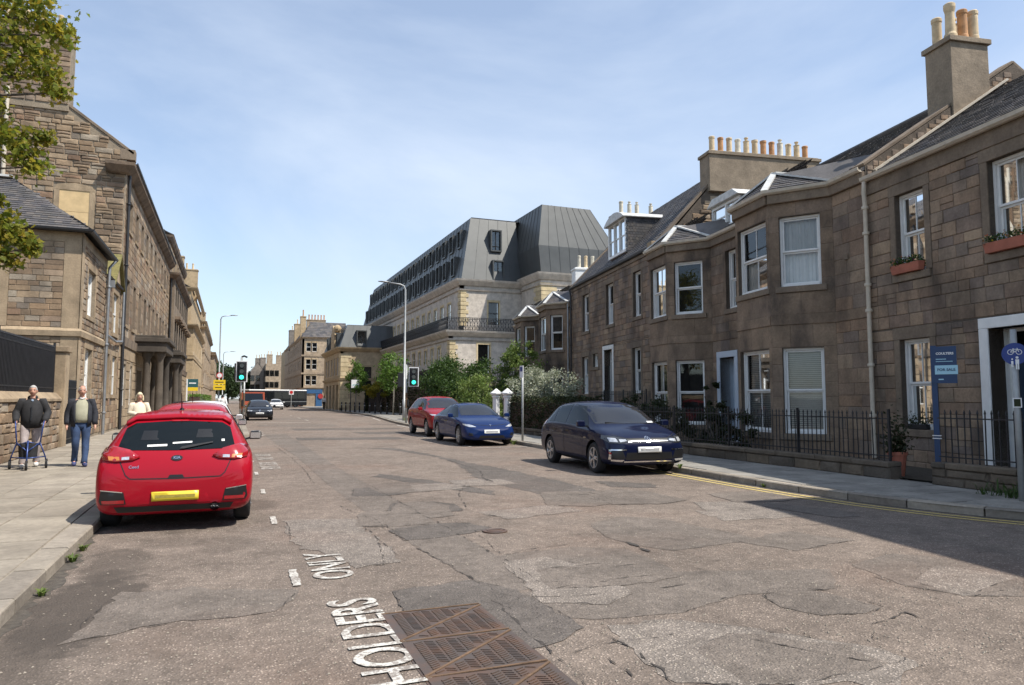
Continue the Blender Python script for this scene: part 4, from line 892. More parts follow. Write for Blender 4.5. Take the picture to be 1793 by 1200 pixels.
# --- retaining wall with tall railings in front of the first house
rw = empty('retaining_wall', (-4.75,0,0), 0, 'coursed stone retaining wall with a sloped coping at the left pavement edge', 'wall')
b = MB(); b.box(-.4,-.02,8,25.3,0,1.5); cw = b.build('core', 'mortar', rw)
lay_stones(cw, basis((-.02,0,0),(0,-1,0),(1,0,0)), courses(-25.3,-15.5,.1,1.5,[],.22,(.25,.6),.15), 'stone_buff', True, (.02,.05), .012, key=lambda r: -r[0])
lay_stones(cw, basis((-.02,0,0),(0,-1,0),(1,0,0)), courses(-15.5,-8,.1,1.5,[],.22,(.3,.7)), 'stone_buff', True, (.02,.05), .012, 0)
y = 8.0
while y < 25.2:
    l = min(1.5, 25.3-y); b = MB(); b.prism([(-.45,1.5),(.05,1.5),(.05,1.58),(-.12,1.76),(-.45,1.76)], y+.006, y+l-.006, 'y'); b.build('coping_stone', 'stone_buff_plain', rw, bev=.01); y += l
b = MB(); b.box(-.5,.1,25.3,25.85,0,3.0); b.box(-.55,.15,25.25,25.9,3.0,3.18); b.build('end_pier', 'stone_buff_plain', rw, bev=.02)
b = MB(); b.box(-.05,.05,25.95,26.05,.1,1.0); b.build('base_block', 'white_paint', rw)
def bar_mesh(h, r, mat, tip=.06):
    b = MB(); b.lathe([(r,0),(r,h-tip),(r*1.7,h-tip*.9),(r*.3,h)], n=5); return b.mesh('bar', mat)
lr = empty('tall_railing', (-4.95,0,1.76), 0, 'tall black iron railing with dark backing on the left retaining wall', 'railing')
bm_ = bar_mesh(1.42, .016, 'dark_iron'); y = 8.2
while y < 25.2: link('bar', bm_, lr, Matrix.Translation((0,y,0))); y += .115
for z in (.12, 1.22): b = MB(); b.box(-.012,.012,8,25.3,z,z+.035); b.build('rail', 'dark_iron', lr)
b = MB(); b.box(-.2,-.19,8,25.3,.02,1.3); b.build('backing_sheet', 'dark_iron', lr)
for y in (8.1, 13.8, 19.5, 25.2): b = MB(); b.box(-.03,.03,y-.03,y+.03,0,1.5); b.build('post', 'dark_iron', lr)
# --- two-storey house with hipped slate roof
l1 = empty('corner_house', (0,0,0), 0, 'two-storey buff stone house with a dark hipped slate roof behind the walking men', 'house')
X1 = -4.9; up = (-31.3,-29.75,4.62,6.32); lo = (-31.2,-29.75,1.55,3.4)
b = MB(); wall_boxes(b, FL(X1), cells(-33.8,-28.4,0,7.35,[up,lo])); b.box(-14,X1-.34,28.4,28.74,0,7.35); b.box(-14,-5.3,33.5,33.8,0,7.35); b.box(-14,-13.6,28.7,33.5,0,7.35); w = b.build('wall', 'mortar', l1)
lay_stones(w, FN(28.4), courses(5.42,7.0,.2,3.7,[],.2,(.25,.6),.1)+courses(5.42,7.0,4.02,7.0,[],.2,(.28,.65),.05)+courses(7.5,9.5,4.02,7.0,[],.2,(.28,.65),.05), 'stone_buff', False, (.01,.03), .014)
g = lambda q: (q[0]-.2,q[1]+.2,q[2]-.2,q[3]+.25)
lay_stones(w, FL(X1), courses(-33.8,-28.85,.2,3.7,[g(lo)],.24,(.3,.6),.1)+courses(-33.8,-28.85,4.02,7.0,[g(up)],.24,(.3,.6),.1), 'stone_buff', True, (.01,.04), .014)
b = MB(); 
for (x0,x1,z0,z1) in ((-5.42,-4.88,0,7.35),(-7.5,-7.0,4.02,7.35)): b.box(x0,x1,28.37,28.4,z0,z1)
b.box(-14,-5.42,28.375,28.4,7.0,7.35); b.build('quoin_strip', 'stone_buff_plain', l1)
b = MB(); b.box(X1,X1+.03,28.37,28.85,0,7.35); b.box(X1,X1+.025,28.85,33.8,7.0,7.35); b.build('quoin_strip', 'stone_buff_plain', l1)
run(l1, 'string_course', [(-4.88,33.8),(-4.88,28.38),(-14,28.38)], [(-.02,3.72),(.07,3.72),(.09,3.9),(-.02,4.02)], 'stone_buff_plain')
for q in (up, lo): window(l1, FL(X1), *q, (1,1), surround='stone_buff_plain', sill='stone_buff_plain', cover='half')
roof(l1, [[(-4.55,28.1,7.42),(-4.55,34,7.42),(-7.7,31.1,9.75)],[(-14.2,28.1,7.42),(-4.55,28.1,7.42),(-7.7,31.1,9.75),(-14.2,31.1,9.75)],[(-4.55,34,7.42),(-14.2,34,7.42),(-14.2,31.1,9.75),(-7.7,31.1,9.75)]], sw=.24, ex=.17)
run(l1, 'gutter', [(-4.9,34),(-4.9,28.4),(-14,28.4)], gutter_prof(7.38,.28), 'dark_iron')
b = MB(); b.bar((-7.7,31.1,9.82),(-14.2,31.1,9.82),.3,.08); b.build('ridge_flashing', 'lead', l1)
pipe(l1, [(-4.55,33.6,7.3),(-4.75,33.5,7.0),(-4.75,33.5,.1)], .06, 'grey_metal', (1.0,3.8,6.2))
b = MB(); b.box(-4.95,-4.55,33.6,33.7,6.2,6.5); b.tube([(-4.75,33.6,4.2),(-4.75,36,4.1),(-4.75,38,4.25)],.05,8); b.tube([(-4.75,38,4.2),(-4.75,38,6.6)],.05,8); b.build('branch_pipe', 'grey_metal', l1)
# --- low link with a stone dormer gable
lb = empty('link_building', (0,0,0), 0, 'low buff stone building with a mossy gablet between hipped house and tall tenement', 'house')
o4 = [(-37.4,-35.8,4.5,6.3),(-37.6,-36.2,1.75,3.5),(-35.4,-34.3,1.75,3.5)]
b = MB(); wall_boxes(b, FL(X1), cells(-38.3,-33.8,0,6.7,o4)); b.box(-12,X1-.34,33.8,38.3,6.4,6.7); w = b.build('wall', 'mortar', lb)
lay_stones(w, FL(X1), courses(-38.3,-33.8,.2,6.7,[g(q) for q in o4],.26,(.35,.8)), 'stone_buff', False, (.008,.02), .012)
lay_many(lb, FL(X1), o4, surround='stone_buff_plain', sill='stone_buff_plain')
b = MB(); b.prism([(35.2,6.7),(38.0,6.7),(36.6,8.0)],-5.3,-4.86,'x'); b.build('gablet', 'stone_buff_plain', lb)
roof(lb, [[(-4.7,34.95,6.55),(-8,34.95,6.55),(-8,36.6,8.15),(-4.7,36.6,8.15)],[(-8,38.2,6.55),(-4.7,38.2,6.55),(-4.7,36.6,8.15),(-8,36.6,8.15)]], 'gablet_roof', 'moss', slates=False)
roof(lb, [[(-4.75,33.8,6.72),(-4.75,38.3,6.72),(-8.5,38.3,8.6),(-8.5,33.8,8.6)]], sw=.28)
# --- tall tenement with boarded gable window
l2 = empty('tall_tenement', (0,0,0), 0, 'tall four-storey stone tenement with a boarded gable window and pillared porch', 'building')
rows = [(10.0,11.5),(7.95,9.3),(5.25,7.55)]; ys = [40.5+2.6*k for k in range(10)]
ops = [(-(y+.55),-(y-.55),z0,z1) for z0,z1 in (rows[0],rows[2]) for y in ys] + [(-(y+.5),-(y-.5),1.2,3.3) for y in ys[:2]+ys[4:6]] + [(-48,-45.6,.1,3.2),(-61,-58.6,.1,3.2)]
b = MB(); wall_boxes(b, FL(X1), cells(-66,-38.3,0,12.8,ops)); b.box(-15,X1-.34,38.3,38.64,0,12.8); b.prism([(-15,12.8),(X1,12.8),(X1,13.6),(-7.4,15.4),(-15,15.4)],38.3,38.64,'y'); b.box(-15,X1-.34,65.6,66,0,12.8); b.box(-15,-14.6,38.6,65.7,0,12.8); w = b.build('wall', 'mortar', l2)
gw = (6.39,7.63,9.3,11.35)
rc = [r for r in courses(4.95,11.5,7.3,15.5,[(gw[0]-.25,gw[1]+.25,gw[2],gw[3]+.35)],.27,(.3,.85),.3) if r[3] < 13.62 + max(0, (min(r[0]-4.95, 2.4))*.75)]
lay_stones(w, FN(38.3), rc, 'stone_buff', True, (.02,.06), .02, 290, key=lambda r: r[0])
so = [(q[0]-.15,q[1]+.15,q[2]-.15,q[3]+.2) for q in ops]
lay_stones(w, FL(X1), courses(-66,-38.3,4.6,12.4,so,.36,(.6,1.1)), 'stone_buff', False, (.008,.02), .012, 40)
lay_stones(w, FL(X1), courses(-66,-38.3,.2,4.1,so,.45,(.9,1.4)), 'stone_buff_plain', False, (.03,.045), .03, 0)
run(l2, 'string_course', [(-4.9,66),(-4.9,38.3)], [(-.02,4.1),(-.02,4.58),(.14,4.58),(.1,4.15)], 'stone_plain')
lay_many(l2, FL(X1), ops[:20], surround='stone_plain', sill='stone_buff_plain', rec=.26); lay_many(l2, FL(X1), ops[20:24])  # brown margin stone; its dark tone also stands in for shade in the reveals
for q in ops[24:]: b = MB(FL(X1)); b.box(q[0],q[1],-.5,-.45,q[2],q[3]); b.build('doorway', 'wood_dark', l2)
b = MB(FN(38.3)); b.box(gw[0]-.22,gw[0],0,.05,gw[2],gw[3]); b.box(gw[1],gw[1]+.22,0,.05,gw[2],gw[3]); b.prism([(gw[0]-.22,gw[3]),(gw[1]+.22,gw[3]),(gw[1]+.1,gw[3]+.25),(7.01,gw[3]+.36),(gw[0]-.1,gw[3]+.25)],0,.055,'y'); b.build('blind_window_surround', 'stone_buff_plain', l2)
for z0, z1 in ((gw[2],10.32),(10.335,gw[3])): b = MB(FN(38.3)); b.box(gw[0],gw[1],.0,.03,z0,z1); b.build('boarding', 'boarding', l2)
run(l2, 'cornice', [(-4.9,66),(-4.9,38.15),(-5.75,38.15)], [(-.02,12.35),(-.02,12.85),(.42,12.85),(.4,12.7),(.12,12.42)], 'stone_bay')
run(l2, 'gutter', [(-4.9,66),(-4.9,38.2)], gutter_prof(12.92,.38), 'dark_iron')
roof(l2, [[(-4.75,38.4,13.0),(-4.75,66,13.0),(-9,66,16),(-9,38.4,16)],[(-15.2,66,12.9),(-15.2,38.4,12.9),(-9,38.4,16),(-9,66,16)]], sw=.4, ex=.3)
b = MB(); b.bar((-7.42,38.5,15.44),(-4.6,38.5,13.42),.5,.14); b.box(-5.2,-4.55,38.25,38.75,13.1,13.62); b.build('skew_coping', 'stone_plain', l2, bev=.02)
cs = chimney(l2, -12.2,-7.42,38.2,39.2,15.1,19.2,[(-11.5+.7*i,38.7,0,'pot_cream',1.2) for i in range(6)], 'mortar')
lay_stones(cs, FN(38.2), courses(7.42,12.2,15.4,19,[],.26,(.35,.8)), 'stone_brown', True, (.02,.05), .02)
pipe(l2, [(-9.85,38.15,7),(-9.85,38.15,15.9)], .09, 'cream_paint', (), 'flue_pipe'); pipe(l2, [(-10.2,38.15,7),(-10.2,38.15,15.9)], .08, 'rust', (), 'flue_pipe')
pipe(l2, [(-4.78,38.6,12.4),(-4.78,38.6,.1)], .07, 'dark_iron', (2,5,8,11))
for k, (y0, y1) in enumerate(((44.2,49.4),(57.4,62.4))):
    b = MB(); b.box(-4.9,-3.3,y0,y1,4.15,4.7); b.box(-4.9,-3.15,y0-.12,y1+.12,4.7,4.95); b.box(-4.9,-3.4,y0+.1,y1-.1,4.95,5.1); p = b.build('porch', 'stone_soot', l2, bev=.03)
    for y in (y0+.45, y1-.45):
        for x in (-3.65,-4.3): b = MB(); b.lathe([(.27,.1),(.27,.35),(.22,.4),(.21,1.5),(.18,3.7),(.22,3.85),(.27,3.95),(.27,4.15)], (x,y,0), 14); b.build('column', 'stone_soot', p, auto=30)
    b = MB(); b.box(-4.9,-3.2,y0-.1,y1+.1,0,.3); b.build('porch_step', 'paving', p)
# --- pavilion block with an attic
l3 = empty('attic_tenement', (0,0,0), 0, 'dark weathered tenement with an attic storey beyond the pillared porches', 'building')
ys3 = [68.4,70.8,74,77,80,83,85.4]; X3 = -4.5
ops = [(-(y+.6),-(y-.6),z0,z1) for z0,z1 in ((9.6,11.2),(5.4,8.2),(1.2,3.4)) for y in ys3]
b = MB(); wall_boxes(b, FL(X3), cells(-87,-66.05,0,12,ops)); b.box(-15,X3-.34,66.05,66.4,0,12); b.box(-15,X3-.34,86.6,87,0,12); wall_boxes(b, FL(-5.0), cells(-87,-66.05,12,15.2,[(-(y+.6),-(y-.6),12.9,14.4) for y in ys3])); b.box(-15,-5.34,66.05,66.4,12,15.2); w = b.build('wall', 'stone_plain', l3)
lay_stones(w, FL(X3), courses(-87,-66.05,.2,4.1,ops,.5,(1,1.6)), 'stone_buff_plain', False, (.03,.045), .035, 0)
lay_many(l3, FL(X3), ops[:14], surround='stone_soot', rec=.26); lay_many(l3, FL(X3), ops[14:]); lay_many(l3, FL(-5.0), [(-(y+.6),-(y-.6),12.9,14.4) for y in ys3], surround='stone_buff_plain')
for y in ys3: b = MB(FL(X3)); b.box(-(y+.9),-(y-.9),0,.45,8.35,8.6); b.box(-(y+.8),-(y-.8),0,.3,8.2,8.35); b.build('window_hood', 'stone_bay', l3)
for zc, xx, d in ((12.0,X3,.45),(15.2,-5.0,.3),(4.3,X3,.18)): run(l3, 'cornice', [(xx,87.1),(xx,66.0),(-15,66.0)], [(-.02,zc-.4),(-.02,zc+.12),(d,zc+.12),(d-.04,zc-.05),(.1,zc-.35)], 'stone_bay')
roof(l3, [[(-4.7,66,15.4),(-4.7,87,15.4),(-8,87,17),(-8,66,17)]], sw=.5, ex=.4)
pipe(l3, [(-4.75,65.95,12),(-4.75,65.95,.1)], .07, 'dark_iron')
chimney(l3, -8,-6.6,72,73,15,18.5,[(-7.3,72.5,0,'pot_cream',1.3)], 'stone_gold')
# --- golden sandstone tenements further on
def far_tenement(name, lab, X, y0, y1, z1, att, mat, ysp, chim):
    h = empty(name, (0,0,0), 0, lab, 'building'); n = int((y1-y0-2)/ysp); ys = [y0+1.8+ysp*k for k in range(n)]
    ops = [(-(y+.6),-(y-.6),a,c) for a,c in ((z1-3.0,z1-1.2),(z1-6.6,z1-4.3),(1,3)) for y in ys]
    b = MB(); wall_boxes(b, FL(X), cells(-y1,-y0,0,z1,ops)); b.box(-16,X-.34,y0,y0+.34,0,z1); b.box(-16,X-.34,y1-.34,y1,0,z1)
    if att: b.box(-16,X-.4,y0+.01,y1,z1,z1+att)
    w = b.build('wall', mat, h); lay_many(h, FL(X), ops, surround=mat)
    rc = courses(-X+.02,-X+4,.3,z1-.3,[],.6,(.8,1.6)); lay_stones(w, FN(y0), rc, mat, False, (.006,.012), .02, 60)
    for zc, d in ((z1,.45),(z1+att,.3),(3.6,.15),(z1-3.6,.12)): run(h, 'cornice', [(X,y1),(X,y0-.05),(-16,y0-.05)], [(-.02,zc-.35),(-.02,zc+.1),(d,zc+.1),(d-.04,zc-.05),(.08,zc-.3)], mat)
    for k in range(0, n, 3): b = MB(); b.box(X,X+.5,ys[k]-.9,ys[k]+.9,z1-6.9,z1-6.6); b.build('balcony_slab', mat, h)
    roof(h, [[(X-.3,y0,z1+att+.05),(X-.3,y1,z1+att+.05),(X-4,y1,z1+att+2),(X-4,y0,z1+att+2)]], sw=.6, ex=.5)
    for (cx, cy, cz) in chim: chimney(h, cx-.9,cx+.9,cy-.5,cy+.5,z1+att-.5,cz,[(cx-.4,cy,0,'pot_cream',1.3),(cx+.3,cy,0,'pot_cream',1.3)], 'stone_gold')
    return h
far_tenement('gold_tenement', 'golden sandstone tenement with a stepped cornice projecting beyond the dark one', -3.95, 90, 119, 10.0, 4.3, 'stone_gold', 3.4, [(-6.2,91.5,18.2),(-4.9,97,17.6)])
far_tenement('gold_tenement', 'narrow-looking sandstone tenement seen past the golden one on the left', -3.7, 119.3, 160, 12.5, .8, 'stone_far', 3.6, [(-5,135,16.5)])
far_tenement('gold_tenement', 'last and smallest sandstone tenement on the left before the trees', -3.0, 160.4, 192, 10.5, .5, 'stone_far', 3.6, [])
# ---------------------------------------------------------------- hotel
ho = empty('hotel_building', (19,60.5,0), 0, 'large cream hotel with dark zinc mansard storeys, balconies and yellow quoins', 'building')
FS = basis((0,0,0), (0,1,0), (-1,0,0)); FF0 = basis((0,0,0), (-1,0,0), (0,-1,0)); FFL = basis((0,-1.2,0), (-1,0,0), (0,-1,0)); FSL = basis((-1.35,0,0), (0,1,0), (-1,0,0)); LEN = 51
uw = [(3.0+2.38*k,4.05+2.38*k,8.9,10.35) for k in range(20)]; lw = [(1.5+2.4*k,2.55+2.4*k,4.75,6.15) for k in range(20)]
b = MB(); wall_boxes(b, FS, cells(0,LEN,7.2,12.2,uw)); wall_boxes(b, FF0, cells(-5.9,0,7.2,12.2,[(-3.65,-2.65,8.2,10.25)])); wall_boxes(b, FSL, cells(-1.2,LEN,0,7.3,lw)); wall_boxes(b, FFL, cells(-6.5,1.35,0,7.3,[(-2.35,-1.25,3.6,6.3)]))
b.box(-1,5.9,-.86,2,7.1,7.3); b.box(-1,.3,2,LEN,7.1,7.3); b.box(0,14,LEN-.3,LEN,0,12.2)
b.box(5.86,6.2,-4.5,.0,0,12.3); b.box(6.2,18,-4.5,-4.16,0,12.3); w = b.build('wall', 'stone_hotel', ho)
lay_many(ho, FS, uw, surround='stone_quoin', bars=0); lay_many(ho, FSL, lw, surround='stone_quoin', bars=0); simple_win(ho, FF0, -3.65,-2.65,8.2,10.25, 'black_plastic', surround='stone_quoin', bars=0); simple_win(ho, FFL, -2.35,-1.25,3.6,6.3, 'black_plastic', surround='stone_quoin', bars=0)
def quoins(F1, F2, z0, z1, n, w=.75):
    h = (z1-z0)/n
    for k in range(n):
        l = w*(1 if k % 2 else .72); z = z0+k*h
        for F, s in ((F1, 1), (F2, -1)): 
            if F is None: continue
            b = MB(F); a0, a1 = (F1o, F1o+l) if s == 1 else (F2o-l, F2o); b.box(a0, a1, -.1, .05, z+.02, z+h-.02); b.build('quoin', 'stone_quoin', w_q, bev=.012)
w_q = w
F1o, F2o = 0, 0; quoins(FS, FF0, 8.0, 11.3, 9); F1o, F2o = -1.2, 1.35; quoins(FSL, FFL, 3.0, 6.6, 9); 
F1o, F2o = -4.5, -5.86; quoins(basis((5.86,0,0),(0,1,0),(-1,0,0)), basis((0,-4.5,0),(-1,0,0),(0,-1,0)), 7.5, 11.6, 11, 1.5)
PO = [(0,LEN),(0,0),(5.86,0)]; PT_ = [(5.86,0.0),(5.86,-4.5),(18,-4.5)]; PL = [(-1.35,LEN),(-1.35,-1.2),(6.5,-1.2)]
for nm, pl, z, d, hgt in (('cornice',PO,12.2,.5,.55),('cornice',PT_,12.45,.45,.6),('cornice',PL,7.45,.5,.5),('string_course',PO,11.35,.12,.14),('string_course',PT_,11.5,.12,.14),('string_course',PL,6.75,.12,.14),('string_course',PL,3.0,.6,.25)):
    run(ho, nm, pl, [(-.02,z-hgt),(-.02,z),(-d,z),(-d+.05,z-.15),(-.12,z-hgt)], 'stone_hotel')
# mansard with standing seams
def mansard(quads, wp=1.0, mat='zinc'):
    for q in quads:
        a, b_, c, d = [V(p) for p in q]; n = max(1, round((b_-a).length/wp)); N = (b_-a).cross(d-a).normalized()
        if N.z < 0: N = -N
        for i in range(n):
            s, t = i/n, (i+1)/n; p = [a.lerp(b_,s), a.lerp(b_,t), d.lerp(c,t), d.lerp(c,s)]
            m_ = MB(); m_.add(p, [(0,1,2,3)]); m_.bar(p[0]+N*.01, p[3]+N*.01, .025, .03, N); m_.build('roof_panel', mat, mroof)
b = MB(); zt = 18.25
b.add([(.1,-.0,12.25),(5.9,0,12.25),(5.9,1.6,zt),(1.45,1.6,zt),(1.45,LEN-2,zt),(.1,LEN,12.25),(14,LEN-2,zt),(14,1.6,zt)], [(3,4,6,7)]); b.add([(0.1,.0,12.2),(.1,LEN,12.2),(1.47,LEN-2,zt),(1.47,1.6,zt)],[(0,1,2,3)]); b.box(1.6,13,1.8,LEN-2.2,zt-.02,zt+.15)
mroof = b.build('mansard_roof', 'zinc_dark', ho)
mansard([[(.08,-.02,12.22),(5.95,-.02,12.22),(5.95,1.6,zt),(1.45,1.6,zt)], [(0.08,LEN,12.22),(.08,-.02,12.22),(1.45,1.6,zt),(1.45,LEN-2,zt)]], 1.1)
z2 = 18.75
mansard([[(5.9,-4.45,12.5),(17.5,-4.45,12.5),(15.9,-4.05,z2),(6.45,-4.05,z2)] if False else [(5.9,-4.45,12.5),(13.6,-4.45,12.5),(13.6,-4.3,14.9),(5.75,-4.3,14.9)], [(5.75,-4.3,14.9),(13.6,-4.3,14.9),(11.2,-3.5,z2),(6.45,-3.5,z2)], [(13.6,-4.45,12.5),(13.6,6,12.5),(13.6,6,14.9),(13.6,-4.3,14.9)], [(13.6,-4.3,14.9),(13.6,6,14.9),(11.2,4,z2),(11.2,-3.5,z2)],
         [(5.9,6,12.5),(5.9,-4.45,12.5),(5.75,-4.3,14.9),(5.75,6,14.9)], [(5.75,6,14.9),(5.75,-4.3,14.9),(6.45,-3.5,z2),(6.45,4,z2)], [(6.45,-3.5,z2),(11.2,-3.5,z2),(11.2,4,z2),(6.45,4,z2)]], .95)
def zinc_dormer(F, a0, a1, z0, z1, d0, d1):
    b = MB(F); t = .12; b.box(a0-t,a0,d0,d1,z0-t,z1+t); b.box(a1,a1+t,d0,d1,z0-t,z1+t); b.box(a0,a1,d0,d1,z1,z1+t); b.box(a0,a1,d0,d1,z0-t,z0); w = b.build('dormer_window', 'zinc', ho)
    b = MB(F); b.box(a0,a1,d1-.25,d1-.23,z0,z1); b.build('pane', 'pane_glass', w); b = MB(F); b.box(a0,a1,d1-.5,d1-.48,z0,z1); b.build('interior', 'dark_interior', w); b = MB(F); b.box(a0,a1,d1-.22,d1-.17,z0+.35,z0+.4); b.box((a0+a1)/2-.03,(a0+a1)/2+.03,d1-.22,d1-.17,z0,z1); b.build('frame', 'black_plastic', w)
zinc_dormer(FF0, -4.05,-3.2,15.2,17.0,-1.6,-.55); zinc_dormer(FF0, -4.1,-3.2,12.35,14.05,-1.2,.0)
for k in range(19):
    a = 2.6+2.5*k; wd = 1.0 if k % 3 else .8
    zinc_dormer(FS, a, a+wd, 15.7,17.2,-1.6,-.72); zinc_dormer(FS, a+(.2 if k % 2 else 0), a+wd, 13.0,14.6,-1.2,-.1)
def balustrade(pl, z, lattice):
    b = MB()
    for p, q in zip(pl, pl[1:]):
        L = math.dist(p, q); n = int(L/.16); P, Q = V((*p,z)), V((*q,z))
        for h in (.08, 1.0, 1.12): b.bar(P+V((0,0,h)), Q+V((0,0,h)), .05)
        for i in range(n+1): c = P.lerp(Q, i/n); b.bar(c, c+V((0,0,1.1)), .035)
        if lattice:
            for i in range(0, n-2, 2): c, d = P.lerp(Q, i/n), P.lerp(Q, (i+2)/n); b.bar(c+V((0,0,.1)), d+V((0,0,1)), .03); b.bar(d+V((0,0,.1)), c+V((0,0,1)), .03)
    return stuff(b.build('balustrade', 'dark_iron', ho))
balustrade([(-1.6,LEN),(-1.6,-1.45),(6,-1.45)], 7.46, True); balustrade([(-2.2,LEN),(-2.2,-2.0),(6,-2.0)], 3.0, False)
# ---------------------------------------------------------------- corner building beside the hotel
gb_ = empty('corner_lodge', (12.5,88,0), 0, 'golden sandstone corner building with a zinc mansard and rusticated quoins beyond the bollards', 'building')
FGs = basis((0,0,0), (0,1,0), (-1,0,0)); FGf = basis((0,0,0), (-1,0,0), (0,-1,0))
so = [(2+2.7*k,3.2+2.7*k,4.4,6.6) for k in range(5)] + [(1.6+3.2*k,3.6+3.2*k,.1,3.2) for k in range(4)]
b = MB(); wall_boxes(b, FGs, cells(0,16,0,7.3,so)); wall_boxes(b, FGf, cells(-6.6,0,0,7.3,[(-3.75,-2.45,3.15,5.4)])); b.box(.3,12,15.6,16,0,7.3); w = b.build('wall', 'stone_gold', gb_)
lay_many(gb_, FGs, so[:5], surround='stone_gold', bars=0); 
for q in so[5:]: b = MB(FGs); b.box(q[0],q[1],-.3,-.27,q[2],q[3]); b.build('dark_doorway', 'wood_dark', gb_)
simple_win(gb_, FGf, -3.75,-2.45,3.15,5.4, 'black_plastic', surround='stone_gold', bars=0)
w_q = w; F1o, F2o = 0, 0; quoins(FGs, FGf, .4, 7.0, 12, 1.3)
for z, d, hh in ((7.75,.5,.5),(4.0,.22,.3)): run(gb_, 'cornice', [(0,16),(0,0),(6.6,0)], [(-.02,z-hh),(-.02,z),(-d,z),(-d+.05,z-.15),(-.12,z-hh)], 'stone_gold')
b = MB(); b.box(.9,6.5,.9,15,10.45,10.6); mroof = b.build('mansard_roof', 'zinc_dark', gb_); ho_ = ho
mansard([[(-.1,-.1,7.75),(6.6,-.1,7.75),(6.6,.9,10.55),(.9,.9,10.55)],[(-.1,16,7.75),(-.1,-.1,7.75),(.9,.9,10.55),(.9,16,10.55)]], 1.0)
ho = gb_; zinc_dormer(FGf, -3.0,-2.0,8.0,9.75,-1,.12)
for k in range(4): zinc_dormer(FGs, 2.5+3*k,3.5+3*k,8.0,9.6,-1,.12)
ho = ho_
b = MB(); b.box(-.2,.6,4.5,7.5,7.75,9.6); b.prism([(4.2,9.6),(7.8,9.6),(6,10.9)],-.2,.6,'x'); b.ball((.2,4.6,10.4),.5); b.build('pediment', 'stone_gold', gb_)
# ---------------------------------------------------------------- tenement at the bend with shops
te = empty('corner_tenement', (12,132,0), 0, 'four-storey sandstone tenement with corner bay and colourful shops at the bend', 'building')
fo = [(-(x+.85),-x,z0,z1) for z0,z1 in ((9.9,11.5),(6.7,8.5),(3.9,5.6)) for x in (.65,1.7)]; so = [(2.5+3.2*k,3.6+3.2*k,z0,z1) for z0,z1 in ((9.9,11.4),(6.7,8.4),(3.9,5.5)) for k in range(10)]
b = MB(); wall_boxes(b, FGf, cells(-8,0,0,12.4,fo)); wall_boxes(b, FGs, cells(0,42,0,12.4,so)); b.box(.3,10,41.6,42,0,12.4); w = b.build('wall', 'stone_far', te)
lay_many(te, FGf, fo, surround='stone_gold', bars=0); lay_many(te, FGs, so, bars=0)
for z, d in ((12.5,.35),(9.3,.12),(6.1,.12),(3.4,.3)): run(te, 'cornice', [(0,42),(0,0),(8,0)], [(-.02,z-.3),(-.02,z),(-d,z),(-.1,z-.3)], 'stone_far')
roof(te, [[(8,-.2,12.5),(-.2,-.2,12.5),(1.8,3,15.4),(8,3,15.4)],[(-.2,-.2,12.5),(-.2,42,12.5),(1.8,42,15.4),(1.8,3,15.4)]], sw=.6, ex=.5)
chimney(te, -.1,.9,3.5,4.5,11.5,16.6,[(.4,4,0,'pot_terracotta',2)], 'stone_gold'); chimney(te, 1.2,4.6,5,6.2,13.8,16.2,[(1.6+.55*i,5.6,0,'pot_terracotta',1.6) for i in range(6)], 'stone_far'); chimney(te, -.1,1.2,16,17.6,11.8,16.4,[(.5,16.8,0,'pot_cream',1.6)], 'stone_gold'); chimney(te, -.2,1,28,30,11.8,16.2,[(.5,29,0,'pot_cream',1.6)], 'stone_grey')
for k, (y0, col) in enumerate(((.6,'shop_red'),(6.8,'shop_blue'),(13,'shop_orange'),(19.2,'shop_dark'),(25.4,'shop_red'))):
    if col not in MAT: plain(col, {'shop_red':(.35,.03,.03),'shop_blue':(.03,.10,.22),'shop_orange':(.28,.10,.03),'shop_dark':(.03,.03,.035)}[col], .5)
    b = MB(FGs); b.box(y0,y0+5.6,0,.2,2.5,3.2); b.box(y0,y0+.3,0,.15,0,2.5); b.box(y0+5.3,y0+5.6,0,.15,0,2.5); b.box(y0+.3,y0+5.3,0,.1,0,.5); s = b.build('shopfront', col, te); b = MB(FGs); b.box(y0+.3,y0+5.3,0,.04,.5,2.5); b.build('pane', 'car_glass', s)
b = MB(FGf); b.box(-3.6,-.4,0,.2,2.4,3.1); b.box(-3.6,-2.5,0,.15,0,2.4); b.build('shopfront', 'shop_blue', te); b = MB(FGf); b.box(-6.4,-4,.0,.25,3.0,3.3); b.build('awning', 'white_paint', te)
b = MB(FGf); b.lathe([(.45,-.02),(.45,.02)], (0,0,0), 16); d = b.build('round_sign', 'shop_red', te); d.matrix_basis = Matrix.Translation((3.3,-.25,1.9)) @ Matrix.Rotation(R(90),4,'X')
